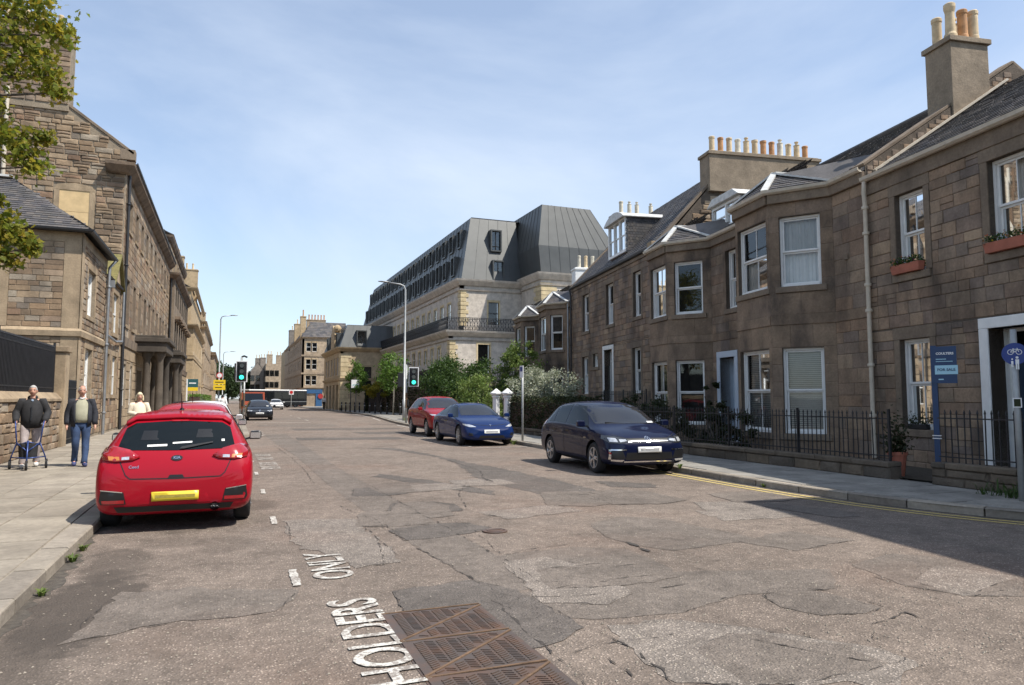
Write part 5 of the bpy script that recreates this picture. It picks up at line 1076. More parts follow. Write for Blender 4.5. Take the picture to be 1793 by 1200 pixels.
# far pale tower block, grey houses
def far_block(name, lab, x0, x1, y0, y1, z1, mat, gable, cols, rows_, chim=()):
    h = empty(name, (x0,y0,0), 0, lab, 'building'); W_ = x1-x0
    b = MB(); b.box(0,W_,0,y1-y0,0,z1)
    if gable: b.prism([(0,z1),(W_,z1),(W_/2,z1+gable)],0,.5,'y'); b.prism([(0,z1),(W_,z1),(W_/2,z1+gable)],.5,y1-y0,'y')
    b.build('wall', mat, h); F = basis((0,0,0),(-1,0,0),(0,-1,0)); F2 = basis((0,0,0),(0,1,0),(-1,0,0))
    for i in range(cols):
        for j in range(rows_):
            a = -W_*(i+.75)/(cols+.5); z = 1.2+(z1-1.5)*j/rows_
            for FF_, aa in ((F, a), (F2, 2+i*3.2)):
                b = MB(FF_); b.box(aa,aa+1.2,-.1,.04,z,z+1.7); w_ = b.build('window', 'dark_interior', h); b = MB(FF_); b.box(aa+.1,aa+1.1,.04,.05,z+.1,z+1.6); b.build('pane', 'pane_glass', w_)
    if gable: roof(h, [[(-.2,y1-y0,z1),(-.2,0,z1),(W_/2,0,z1+gable+.2),(W_/2,y1-y0,z1+gable+.2)],[(W_+.2,0,z1),(W_+.2,y1-y0,z1),(W_/2,y1-y0,z1+gable+.2),(W_/2,0,z1+gable+.2)]], slates=False)
    for cx, cy, cz in chim: chimney(h, cx-.8,cx+.8,cy-.8,cy+.8,z1,cz,[(cx-.4,cy,0,'pot_cream',1.8),(cx+.4,cy,0,'pot_cream',1.8)], mat)
    return h
far_block('pale_tower', 'narrow pale yellow block left of the shops at the bend', 12.6, 15.2, 178, 196, 13.2, 'stone_gold', 0, 1, 4)
far_block('far_house', 'far grey house with chimneys behind the bus', 5.9, 9.6, 225, 245, 9.6, 'stone_grey', 2.4, 2, 3, [(2,1.2,13.4),(3.4,1,13.6)])
far_block('far_house', 'far beige gabled house behind the bus beside the grey one', 9.8, 14.4, 218, 260, 11.5, 'stone_far', 0, 3, 3, [(1,1,14.2),(3.6,1,14)])
# ---------------------------------------------------------------- vehicles
def paint(name, col, metal=.0, rough=.45):
    m = NT(name); fl = m.noise(m.objc(), 900, 2)
    m.set(col=m.mix(m.math('MULTIPLY', fl, .12), (*col, 1), tuple(min(1, c*1.6+.01) for c in col)+(1,)), metal=metal, rough=rough, coat=.55, spec=.08); m.b.inputs['Coat Roughness'].default_value = .02
paint('paint_red', (.30,.003,.013)); paint('paint_redsuv', (.24,.006,.010)); paint('paint_navy', (.002,.005,.026), .0); paint('paint_blue', (.003,.016,.08), .0); paint('paint_black', (.008,.009,.012), .2); paint('paint_white', (.66,.66,.66), 0); paint('paint_pink', (.30,.02,.03)); paint('paint_orange', (.22,.04,.012), 0, .5); paint('paint_maroon', (.10,.012,.012), 0)
plain('tyre', (.016,.016,.017), .85, 0, .2, .2, 30); plain('alloy', (.52,.52,.53), .3, .85, .05); plain('chrome', (.75,.75,.76), .12, 1, .02); plain('trim_black', (.01,.01,.011), .35, 0, .1); plain('plate_yellow', (.70,.53,.04), .4, 0, .04); plain('plate_white', (.70,.70,.68), .4, 0, .04); plain('plate_smudge_y', (.36,.28,.05), .5, 0, .3, 0, 30); plain('plate_smudge_w', (.34,.34,.34), .5, 0, .3, 0, 30)
plain('lamp_red', (.32,.006,.012), .12, 0, .15, 0, 20, coat=1); plain('lamp_clear', (.55,.57,.6), .08, .4, .3, 0, 25, coat=1); plain('lamp_amber', (.45,.16,.03), .15, 0, .1, coat=1); plain('lamp_dark', (.03,.032,.036), .08, .2, .4, 0, 25, coat=1); plain('sticker', (.75,.75,.72), .6)
HATCH = [(0.00,.36,.60,.70,.50,.70,.60,.62,.66,.70),(0.05,.25,.74,.84,.50,.82,.72,.72,.80,.84),(0.14,.20,.80,.885,.55,.86,.86,.70,1.00,1.02),(0.34,.19,.82,.895,.60,.875,.93,.64,1.20,1.24),(0.60,.18,.82,.90,.60,.88,.95,.60,1.37,1.42),(0.85,.18,.82,.90,.60,.88,.945,.60,1.405,1.455),
         (1.6,.17,.82,.90,.60,.88,.93,.61,1.43,1.48),(2.2,.17,.82,.90,.60,.88,.915,.60,1.42,1.47),(2.7,.17,.82,.90,.58,.88,.90,.59,1.32,1.38),(3.15,.17,.82,.90,.58,.875,.885,.66,1.06,1.10),(3.38,.17,.82,.90,.58,.87,.87,.72,.93,.965),(3.7,.18,.82,.90,.57,.86,.83,.70,.87,.905),(4.0,.19,.81,.885,.54,.82,.75,.62,.79,.82),(4.17,.20,.76,.83,.48,.74,.66,.55,.69,.71),(4.25,.25,.66,.70,.44,.62,.56,.5,.58,.60)]
GOLF = [(t[0],*t[1:7],t[7]+(.02 if t[0] < 1 else 0),t[8]-(.05 if .3 < t[0] < .7 else 0),t[9]-(.05 if .3 < t[0] < .7 else 0)) for t in HATCH]
SALOON = [(0,.36,.62,.70,.52,.70,.66,.6,.74,.78),(.06,.26,.76,.85,.52,.83,.82,.7,.93,.96),(.2,.21,.82,.90,.56,.86,.90,.66,1.02,1.05),(.55,.19,.83,.92,.6,.88,.95,.62,1.14,1.17),(1.1,.18,.83,.92,.6,.89,.95,.58,1.29,1.34),(1.8,.17,.83,.925,.6,.89,.935,.58,1.385,1.435),(2.4,.17,.83,.925,.6,.89,.92,.57,1.385,1.44),(2.9,.17,.83,.925,.58,.885,.90,.58,1.26,1.32),(3.45,.17,.83,.92,.58,.88,.87,.66,.99,1.03),(3.7,.17,.83,.92,.57,.87,.845,.70,.88,.91),(4.1,.18,.82,.91,.55,.85,.79,.66,.82,.85),(4.45,.19,.79,.87,.5,.78,.68,.58,.71,.73),(4.62,.20,.70,.76,.44,.66,.56,.5,.58,.60),(4.70,.26,.58,.62,.4,.56,.48,.45,.50,.51)]
def car(name, label, loc, rz, tab, L, W, H, paint_m, rearx=(.8,), wheels=(.80,3.42), wr=.315, rim='spoke', lift=0, group=None):
    """local frame: +Y is the front, origin on the ground under the rear bumper"""
    root = empty(name, loc, rz, label, 'car', group); l0 = tab[-1][0]; sy, sx = L/l0, W/(2*max(t[3] for t in tab)); sz = (H-lift)/max(t[9] for t in tab)
    vs = []; fs = []; k = len(tab); n = 16
    for t in tab:
        y = t[0]*sy; zb, w0, w1, zw, wb, zl, wr_, zr, zt = t[1:]
        half = [(0,zb),(w0*.6,zb),(w0,zb+.015),(w1*.985,zb+.13 if zb+.13 < zw else zw-.02),(w1,zw),(wb+.012,zl-.05),(wb-.035,zl+.02),(wr_+.05,zr-.07 if zr-.07 > zl+.03 else zl+.035+.2*(zr-zl)),(wr_-.06,zr+.01)]
        ring = [(x,z) for x,z in half] + [(0,zt)] + [(-x,z) for x,z in half[:0:-1]]; n = len(ring)
        vs += [(x*sx, y, z*sz+lift) for x, z in ring]
    for i in range(k-1):
        for j in range(n): fs.append((i*n+j,i*n+(j+1)%n,(i+1)*n+(j+1)%n,(i+1)*n+j))
    fs += [tuple(range(n-1,-1,-1)), tuple(range((k-1)*n,k*n))]
    b = MB(); b.add(vs, fs); me = b.mesh('body', [paint_m, 'trim_black'], True)
    o = bpy.data.objects.new('body', me); sm = o.modifiers.new('s', 'SUBSURF'); sm.levels = 2; sm.render_levels = 2
    m0 = bake(o); bmh = bmesh.new(); bmh.from_mesh(m0); bvh = BVHTree.FromBMesh(bmh); bmh.free()
    Wd = W/2; cut = MB(); cut.mi = 1
    for wy in wheels:
        for s in (-1, 1):
            c = V((s*(Wd-.11), wy*sy, wr+.01)); cut.tube([c-V((.17,0,0)), c+V((.3,0,0))] if s > 0 else [c-V((.3,0,0)), c+V((.17,0,0))], wr*1.13, 28)
    co = bpy.data.objects.new('cut', cut.mesh('cut', [paint_m, 'trim_black'])); TMP.collection.objects.link(co); bo = o.modifiers.new('b', 'BOOLEAN'); bo.object = co; bo.operation = 'DIFFERENCE'; bo.solver = 'EXACT'
    m1 = bake(o, (co,)); bpy.data.objects.remove(co); bpy.data.objects.remove(o)
    m1.polygons.foreach_set('use_smooth', [True]*len(m1.polygons)); bmh = bmesh.new(); bmh.from_mesh(m1)
    for e in bmh.edges:
        if len(e.link_faces) == 2 and e.calc_face_angle(0) > R(38): e.smooth = False
    bmh.to_mesh(m1); bmh.free(); m1.name = 'body'; body = link('body', m1, root)
    tyre_me, rim_me = wheel_meshes(wr, rim)
    for wy in wheels:
        for s in (-1, 1):
            wo = link('wheel', tyre_me, root, Matrix.Translation((s*(Wd-.125), wy*sy, wr)) @ (Matrix.Identity(4) if s > 0 else Matrix.Rotation(math.pi,4,'Z'))); link('rim', rim_me, wo)
    return dict(root=root, body=body, bvh=bvh, L=L, W=W, H=H, sy=sy, sx=sx, sz=sz, lift=lift, l0=l0)
_WM = {}
def wheel_meshes(r, rim):
    if (r, rim) in _WM: return _WM[(r, rim)]
    def latx(b, prof, n=28):
        vs = []; k = len(prof)
        for rr, x in prof:
            for j in range(n): t = 2*math.pi*j/n; vs.append((x, rr*math.cos(t), rr*math.sin(t)))
        b.add(vs, [(i*n+j,i*n+(j+1)%n,(i+1)*n+(j+1)%n,(i+1)*n+j) for i in range(k-1) for j in range(n)])
    b = MB(); latx(b, [(r*.66,-.1),(r*.9,-.1),(r*.985,-.075),(r,-.05),(r,.05),(r*.985,.075),(r*.9,.1),(r*.72,.105),(r*.66,.09)]); ty = b.mesh('tyre', 'tyre', True)
    b = MB(); R_ = r*.68; latx(b, [(R_,.085),(R_,.1),(R_*.93,.1),(R_*.9,.07),(R_*.88,-.06)]); b.mi = 1; latx(b, [(R_*.88,-.02),(.0,-.02)]); b.mi = 0
    latx(b, [(.0,.085),(.05,.085),(.06,.07),(.06,.0)], 14)
    ns = {'spoke':5, 'aero':5, 'multi':10}[rim]
    for i in range(ns):
        for q in ((-.14,.14) if rim == 'aero' else (0,)):
            t = 2*math.pi*i/ns+q; c, s = math.cos(t), math.sin(t); p = V((.075,.04*c,.04*s)); e = V((.088,R_*.95*c,R_*.95*s)); b.bar(p, e, .03, .05 if rim != 'aero' else .045, (1,0,0))
    rm = b.mesh('rim', ['alloy', 'trim_black'], False); _WM[(r, rim)] = (ty, rm); return ty, rm
DIRS = {'L': (lambda a,c: V((-4,a,c)), V((1,0,0))), 'R': (lambda a,c: V((4,a,c)), V((-1,0,0))), 'F': (lambda a,c: V((a,9,c)), V((0,-1,0))), 'B': (lambda a,c: V((a,-4,c)), V((0,1,0))), 'T': (lambda a,c: V((a,c,5)), V((0,0,-1)))}
def decal(c, view, poly, mat, name, off=.006, res=.06, parent=None, raw=False, th=0):
    """a shaped panel laid on the body: outline in side (y,z), end (x,z) or top (x,y) view, cast onto the surface"""
    S = (lambda p: p) if raw else {'L': lambda p: (p[0]*c['sy'], p[1]*c['sz']+c['lift']), 'F': lambda p: (p[0]*c['sx'], p[1]*c['sz']+c['lift']), 'T': lambda p: (p[0]*c['sx'], p[1]*c['sy'])}[{'R':'L','B':'F'}.get(view, view)]
    P = densify([S(p) for p in poly]+[S(poly[0])], res)[:-1]; nb = len(P)
    x0, x1 = min(p[0] for p in P), max(p[0] for p in P); y0, y1 = min(p[1] for p in P), max(p[1] for p in P); I = []
    y = y0+res/2
    while y < y1:
        x = x0+res/2
        while x < x1:
            if in_poly(x, y, P) and min(math.dist((x,y), q) for q in P) > res*.45: I.append((x, y))
            x += res
        y += res
    r = delaunay_2d_cdt([V(p) for p in P+I], [], [list(range(nb))], 1, 1e-5)
    org, d = DIRS[view]; vs = []; ok = []
    for p in r[0]:
        h = c['bvh'].ray_cast(org(p.x, p.y), d)
        if h[0] is None: vs.append((0,0,0)); ok.append(False)
        else:
            nn = h[1] if h[1].dot(d) < 0 else -h[1]; vs.append(h[0]+nn*off); ok.append(True)
    b = MB(); b.add(vs, [f for f in r[2] if all(ok[i] for i in f)]); o = b.build(name, mat, parent or c['root'], smooth=True)
    if th: m = o.modifiers.new('t', 'SOLIDIFY'); m.thickness = th; m.offset = 1
    return o
def seam(c, view, pts, w=.012, mat='trim_black', name='panel_gap', off=.003, parent=None):
    a = []; e = []
    for i, p in enumerate(pts):
        q = pts[min(i+1,len(pts)-1)]; r = pts[max(i-1,0)]; l = math.dist(q, r); nx, ny = -(q[1]-r[1])/l*w/2, (q[0]-r[0])/l*w/2; a.append((p[0]+nx,p[1]+ny)); e.append((p[0]-nx,p[1]-ny))
    return decal(c, view, a+e[::-1], mat, name, off, .07, parent or c['body'])
def both(c, poly, mat, name, **k): return [decal(c, v, poly, mat, name, **k) for v in ('L', 'R')]
def mirx(p): return [(-x, y) for x, y in p]
def mirror_part(c, y, z, mat, glass='chrome', x=None):
    for s in (-1, 1):
        x_ = (x or c['W']/2)*s
        b = MB(); pr = [(-.0,.0),(.17,.0),(.19,.03),(.19,.11),(.16,.14),(.02,.13)]; q = [(x_+s*a, z+h) for a, h in pr]; b.prism([(a-s*.0, h) for a, h in q], y-.02, y+.09, 'y'); m_ = b.build('wing_mirror', mat, c['root'], bev=.025)
        b = MB(); b.prism([(x_+s*.02,z+.02),(x_+s*.175,z+.02),(x_+s*.175,z+.11),(x_+s*.02,z+.11)], y-.026, y-.021, 'y'); b.build('mirror_glass', glass, m_); b = MB(); b.bar((x_-s*.08,y+.03,z+.0),(x_+s*.05,y+.03,z+.03),.05,.03); b.build('mirror_arm', 'trim_black', m_)
def mesh_text(txt, size, mat, parent, M, name='lettering', depth=.002, bold=0):
    cu = bpy.data.curves.new('t', 'FONT'); cu.body = txt; cu.size = size; cu.extrude = depth; cu.align_x = 'CENTER'; cu.align_y = 'CENTER'; cu.offset = bold; cu.resolution_u = 3
    o = bpy.data.objects.new('tmp', cu); me = bake(o); bpy.data.objects.remove(o)
    me.materials.clear(); me.materials.append(MAT[mat]); return link(name, me, parent, M)
UPX = Matrix.Rotation(R(90),4,'X')                           # text standing up, read from -Y
def side_glass(c, polys, mat='car_glass'):
    for p in polys: both(c, p, mat, 'side_window', off=.004)
HG = [[(.62,.985),(.96,.985),(.96,1.31),(.86,1.28)],[(1.01,.985),(1.74,.97),(1.74,1.385),(1.01,1.335)],[(1.80,.97),(3.02,.945),(2.62,1.22),(2.42,1.34),(1.80,1.39)]]
WS = [(-.72,.99),(.72,.99),(.62,1.36),(.3,1.385),(-.3,1.385),(-.62,1.36)]
def doors(c, ys, zb=.27, zt=.93, hz=.80):
    for v in ('L','R'):
        for a, e in ys:
            seam(c, v, [(a,zb),(a,zt)]); seam(c, v, [(e,zb),(e,zt)])
            decal(c, v, [(a+.1,hz),(a+.3,hz),(a+.3,hz+.035),(a+.1,hz+.035)], 'trim_black', 'door_handle', off=.012, res=.04)
        seam(c, v, [(ys[0][0],zb),(ys[-1][1],zb)])
# --- red hatchback seen from behind
def hatch_common(c, sill='trim_black'):
    side_glass(c, HG); decal(c, 'F', WS, 'windscreen_glass', 'windscreen', off=.005); doors(c, ((.95,1.77),(1.77,2.85)))
    both(c, [(.9,.19),(3.3,.19),(3.3,.25),(.9,.25)], sill, 'sill_trim', off=.004)
kia = car('red_hatchback', 'bright red hatchback with a yellow rear plate parked at the left kerb', (-.56,9.55,0), R(0), HATCH, 4.3, 1.78, 1.46, 'paint_red', wr=.32, rim='spoke')
hatch_common(kia); K = kia
rg = decal(K, 'B', [(-.66,1.01),(-.5,.985),(0,.975),(.5,.985),(.66,1.01),(.60,1.24),(.50,1.30),(0,1.33),(-.50,1.30),(-.60,1.24)], 'car_glass_dark', 'rear_window', off=.005)
decal(K, 'B', [(-.60,1.26),(-.5,1.325),(0,1.345),(.5,1.325),(.60,1.26),(.60,1.30),(.52,1.385),(0,1.41),(-.52,1.385),(-.60,1.30)], 'paint_red', 'roof_spoiler', off=.012, th=.03)
decal(K, 'B', [(-.1,1.315),(.1,1.315),(.1,1.335),(-.1,1.335)], 'lamp_red', 'high_brake_light', off=.012)
wp = decal(K, 'B', [(.02,.985),(.07,.985),(.40,1.05),(.40,1.062),(.05,1.012)], 'trim_black', 'rear_wiper', off=.022, res=.05)
for s in (1, -1):
    P = lambda q: [(s*x, z) for x, z in q]
    t = decal(K, 'B', P([(.40,.90),(.48,.865),(.66,.85),(.80,.87),(.83,.93),(.80,1.0),(.70,1.03),(.52,.985)]), 'lamp_red', 'tail_light', off=.012, th=.01)
    decal(K, 'B', P([(.62,.865),(.73,.865),(.745,.91),(.63,.905)]), 'lamp_amber', 'indicator_lens', off=.024, parent=t); decal(K, 'B', P([(.52,.872),(.60,.868),(.60,.90),(.52,.905)]), 'lamp_clear', 'reversing_lens', off=.024, parent=t)
    lr_ = decal(K, 'B', P([(.53,.36),(.80,.36),(.82,.40),(.80,.53),(.56,.50)]), 'trim_black', 'bumper_vent', off=.006); decal(K, 'B', P([(.55,.37),(.78,.37),(.79,.41),(.55,.41)]), 'lamp_red', 'reflector', off=.012, parent=lr_)
    decal(K, 'B', P([(.57,.505),(.80,.535),(.80,.525),(.57,.495)]), 'chrome', 'vent_trim', off=.012, parent=lr_)
    seam(K, 'B', P([(.62,.86),(.55,.70),(.50,.655)]))
seam(K, 'B', [(-.50,.655),(0,.645),(.50,.655)]); decal(K, 'B', [(-.09,.655),(.09,.655),(.07,.69),(-.07,.69)], 'trim_black', 'boot_handle', off=.004)
decal(K, 'B', [(-.40,.35),(.40,.35),(.32,.53),(-.32,.53)], 'paint_red', 'plate_recess', off=.003)
pl = decal(K, 'B', [(-.26,.385),(.26,.385),(.26,.495),(-.26,.495)], 'plate_yellow', 'number_plate', off=.014, th=.005); decal(K, 'B', [(-.22,.42),(.22,.42),(.22,.455),(-.22,.455)], 'plate_smudge_y', 'plate_blur', off=.021, parent=pl)
decal(K, 'B', [(-.62,.26),(.62,.26),(.66,.33),(-.66,.33)], 'trim_black', 'diffuser', off=.008)
b = MB(); b.tube([(.44,-.02,.29),(.44,.3,.29)], .055, 14, False); b.tube([(.44,-.015,.29),(.44,.3,.29)], .046, 14, False); b.build('exhaust_pipe', 'chrome', K['root']); 
bd = decal(K, 'B', [(.065*math.cos(i*.349),.885+.033*math.sin(i*.349)) for i in range(18)], 'trim_black', 'badge', off=.008, res=.03)
hp = K['bvh'].ray_cast(V((0,-4,.885*K['sz'])), V((0,1,0))); ang = math.atan2(hp[1].z, -hp[1].y)
mesh_text('KIA', .05, 'chrome', K['root'], Matrix.Translation(hp[0]+hp[1]*.012) @ Matrix.Rotation(R(90)-ang,4,'X'), 'badge_lettering', .002, .001)
hp = K['bvh'].ray_cast(V((-.46,-4,.79*K['sz'])), V((0,1,0))); mesh_text('Ceed', .05, 'chrome', K['root'], Matrix.Translation(hp[0]+hp[1]*.006) @ Matrix.Rotation(R(90)-math.atan2(hp[1].z,-hp[1].y),4,'X'), 'model_lettering', .001)
for q in ([(-.34,1.02),(-.12,1.025),(-.12,1.048),(-.34,1.043)],[(-.06,1.05),(.16,1.06),(.16,1.078),(-.06,1.068)],[(.5,1.07),(.535,1.07),(.535,1.095),(.5,1.095)]): decal(K, 'B', q, 'sticker', 'window_sticker', off=.008, res=.04)
for q in ([(-.42,1.10),(-.22,1.10),(-.24,1.21),(-.40,1.21)],[(.20,1.12),(.40,1.12),(.38,1.22),(.22,1.22)]): decal(K, 'B', q, 'trim_black', 'head_restraint', off=.0062, res=.06)
b = MB(); b.tube([(0,.72,1.45),(0,.55,1.66)], [.008,.004], 6); b.lathe([(.03,0),(.02,.03),(0,.035)], (0,.73,1.44), 8); b.build('aerial', 'trim_black', K['root'])
mirror_part(K, 2.92, .93, 'trim_black')
decal(K, 'T', [(-.5,.95),(.5,.95),(.5,2.1),(-.5,2.1)], 'paint_red', 'roof_skin', off=.003)
# --- two cars parked ahead of it
for (nm, lab, y, pm, hh) in (('red_hatchback', 'darker red hatchback parked just ahead of the bright red one', 14.9, 'paint_pink', 1.53), ('white_hatchback', 'white hatchback parked two cars ahead at the left kerb', 20.2, 'paint_white', 1.54)):
    c = car(nm, lab, (-.66,y,0), 0, HATCH, 4.2, 1.76, hh, pm); hatch_common(c); decal(c, 'B', [(-.62,1.0),(.62,1.0),(.52,1.32),(-.52,1.32)], 'car_glass', 'rear_window'); mirror_part(c, 2.9, .97, pm if pm != 'paint_pink' else 'trim_black')
    for s in (1,-1): decal(c, 'B', [(s*x,z) for x,z in ((.45,.86),(.8,.86),(.82,1.0),(.6,1.02))], 'lamp_red', 'tail_light', off=.012)
    p_ = decal(c, 'B', [(-.26,.5),(.26,.5),(.26,.61),(-.26,.61)], 'plate_yellow', 'number_plate', off=.012); b = MB(); b.tube([(0,.72,hh-.02),(0,.5,hh+.17)], .006, 6); b.build('aerial', 'trim_black', c['root'])
# --- dark blue hatchback facing the camera
def ring_pts(r0, r1, cx, cz, n=20): return [(cx+r1*math.cos(2*math.pi*i/n), cz+r1*math.sin(2*math.pi*i/n)) for i in range(n)]
def hatch_front(c, style):
    for s in (1,-1):
        P = lambda q: [(s*x, z) for x, z in q]
        hl = decal(c, 'F', P([(.44,.66),(.62,.63),(.80,.64),(.86,.72),(.84,.785),(.70,.77),(.46,.715)]), 'lamp_dark', 'headlight', off=.008, res=.05)
        decal(c, 'F', P([(.47,.675),(.62,.655),(.63,.71),(.49,.705)]), 'lamp_clear', 'headlight_lens', off=.014, parent=hl, res=.04); decal(c, 'F', P([(.66,.655),(.79,.665),(.80,.74),(.68,.73)]), 'lamp_clear', 'headlight_lens', off=.014, parent=hl, res=.04)
        if style == 'golf':
            decal(c, 'F', P([(.50,.50),(.80,.50),(.80,.525),(.50,.525)]), 'chrome', 'running_light', off=.010, res=.04); decal(c, 'F', P([(.80,.33),(.83,.33),(.83,.525),(.80,.525)]), 'chrome', 'running_light', off=.010, res=.04)
        decal(c, 'F', P([(.52,.34),(.79,.34),(.79,.49),(.58,.49)]), 'trim_black', 'fog_recess', off=.005, res=.05)
        decal(c, 'F', P([(.60,.28),(.80,.30),(.80,.33),(.55,.32)]), 'chrome' if style == 'golf' else 'trim_black', 'bumper_trim', off=.008, res=.05)
    decal(c, 'F', [(-.45,.66),(.45,.66),(.46,.715),(-.46,.715)], 'trim_black', 'grille', off=.006); decal(c, 'F', [(-.45,.668),(.45,.668),(.45,.678),(-.45,.678)], 'chrome', 'grille_bar', off=.010)
    decal(c, 'F', [(-.52,.32),(.52,.32),(.50,.46),(-.50,.46)], 'trim_black', 'lower_grille', off=.006)
    decal(c, 'F', [(-.56,.27),(.56,.27),(.56,.295),(-.56,.295)], 'chrome' if style == 'golf' else 'trim_black', 'lower_strip', off=.010)
    p_ = decal(c, 'F', [(-.26,.455),(.26,.455),(.26,.565),(-.26,.565)], 'plate_white', 'number_plate', off=.016, th=.005); decal(c, 'F', [(-.2,.49),(.2,.49),(.2,.53),(-.2,.53)], 'plate_smudge_w', 'plate_blur', off=.024, parent=p_)
    o = decal(c, 'F', ring_pts(0,.062,0,.70), 'chrome', 'badge_ring', off=.010, res=.03); decal(c, 'F', ring_pts(0,.052,0,.70), 'paint_navy', 'badge_field', off=.013, res=.03, parent=o)
    hv = lambda q: decal(c, 'F', q, 'chrome', 'badge_stroke', off=.016, res=.03, parent=o); t = .011
    for (x0,z0,x1,z1) in ((-.026,.745,-.002,.705),(.026,.745,.002,.705),(-.045,.71,-.022,.655),(-.022,.655,0,.695),(0,.695,.022,.655),(.022,.655,.045,.71)): hv([(x0-t/2,z0),(x0+t/2,z0),(x1+t/2,z1),(x1-t/2,z1)])
    seam(c, 'F', [(-.70,.80),(-.46,.725),(0,.725),(.46,.725),(.70,.80)]); b = MB()
    for s in (-.5, .05): b.bar((s,3.33*c['sy'],.985*c['sz']),(s+.5,3.27*c['sy'],1.02*c['sz']),.015,.02)
    b.build('wiper', 'trim_black', c['root']); decal(c, 'F', [(-.6,1.0),(-.45,1.0),(-.45,1.03),(-.6,1.03)], 'sticker', 'windscreen_permit', off=.009)
golf = car('blue_hatchback', 'dark navy blue hatchback facing the camera on the right with chrome bumper strip', (8.42,17.0,0), R(180-4), GOLF, 4.22, 1.86, 1.55, 'paint_navy', wr=.33, rim='aero')
hatch_common(golf); hatch_front(golf, 'golf'); mirror_part(golf, 2.98, .97, 'paint_navy'); decal(golf, 'B', [(-.6,1.0),(.6,1.0),(.52,1.32),(-.52,1.32)], 'car_glass', 'rear_window'); both(golf, [(.1,.86),(.45,.9),(.5,1.0),(.2,1.0)], 'lamp_red', 'tail_light', off=.01)
both(golf, [(2.95,.70),(3.08,.70),(3.08,.715),(2.95,.715)], 'chrome', 'wing_badge', off=.008)
# --- blue saloon
tes = car('blue_saloon', 'metallic blue saloon facing the camera between the red car and the navy hatchback', (8.28,27.1,0), R(180-1.5), SALOON, 4.72, 1.88, 1.45, 'paint_blue', wheels=(.92,3.80), wr=.335, rim='multi')
side_glass(tes, [[(.75,1.0),(1.25,.985),(1.25,1.26),(1.0,1.2)],[(1.3,.985),(2.05,.97),(2.05,1.36),(1.3,1.275)],[(2.12,.97),(3.35,.925),(2.9,1.15),(2.6,1.30),(2.12,1.365)]])
decal(tes, 'F', [(-.68,.99),(.68,.99),(.58,1.31),(.3,1.335),(-.3,1.335),(-.58,1.31)], 'windscreen_glass', 'windscreen', off=.005); doors(tes, ((1.05,2.08),(2.08,3.15)))
for s in (1,-1):
    P = lambda q: [(s*x,z) for x,z in q]; decal(tes, 'F', P([(.50,.63),(.72,.63),(.84,.69),(.84,.735),(.66,.70)]), 'lamp_clear', 'headlight', off=.008, res=.05); decal(tes, 'F', P([(.62,.35),(.76,.35),(.76,.45),(.66,.44)]), 'trim_black', 'side_vent', off=.006)
decal(tes, 'F', [(-.45,.27),(.45,.27),(.40,.36),(-.40,.36)], 'trim_black', 'lower_grille', off=.006); p_ = decal(tes, 'F', [(-.26,.43),(.26,.43),(.26,.54),(-.26,.54)], 'plate_white', 'number_plate', off=.012); decal(tes, 'F', [(-.2,.465),(.2,.465),(.2,.505),(-.2,.505)], 'plate_smudge_w', 'plate_blur', off=.02, parent=p_)
decal(tes, 'F', [(-.035,.70),(.035,.70),(.035,.688),(.006,.685),(.002,.64),(-.002,.64),(-.006,.685),(-.035,.688)], 'chrome', 'badge', off=.008, res=.02); mirror_part(tes, 3.2, .93, 'paint_blue'); seam(tes, 'F', [(-.6,.72),(0,.66),(.6,.72)])
# --- red SUV
suv = car('red_suv', 'dark red sport utility car facing the camera behind the blue saloon', (8.68,32.9,0), R(180-1), HATCH, 4.7, 1.9, 1.70, 'paint_redsuv', wr=.36, rim='multi', lift=.10)
hatch_common(suv); mirror_part(suv, 3.15, 1.08, 'paint_redsuv'); both(suv, [(.2,.19),(3.9,.19),(3.9,.28),(.2,.28)], 'trim_black', 'cladding', off=.004)
for s in (1,-1): decal(suv, 'F', [(s*x,z) for x,z in ((.46,.70),(.80,.72),(.84,.775),(.60,.75))], 'lamp_clear', 'headlight', off=.008, res=.05)
decal(suv, 'F', [(-.42,.42),(.42,.42),(.46,.70),(-.46,.70)], 'trim_black', 'grille', off=.006); decal(suv, 'F', [(-.26,.46),(.26,.46),(.26,.57),(-.26,.57)], 'plate_white', 'number_plate', off=.014)
# --- black hatchback by the signals, small white car beyond
polo = car('black_hatchback', 'black hatchback facing the camera beside the left traffic light', (2.1,58.0,0), R(180), HATCH, 4.2, 1.86, 1.48, 'paint_black'); hatch_common(polo); hatch_front(polo, 'polo'); mirror_part(polo, 2.98, .95, 'paint_black')
wc = car('white_car', 'small white car far down the street under the bus', (6.1,106,0), R(180), HATCH, 4.2, 1.8, 1.46, 'paint_white'); hatch_common(wc); hatch_front(wc, 'polo'); mirror_part(wc, 2.98, .95, 'paint_white')
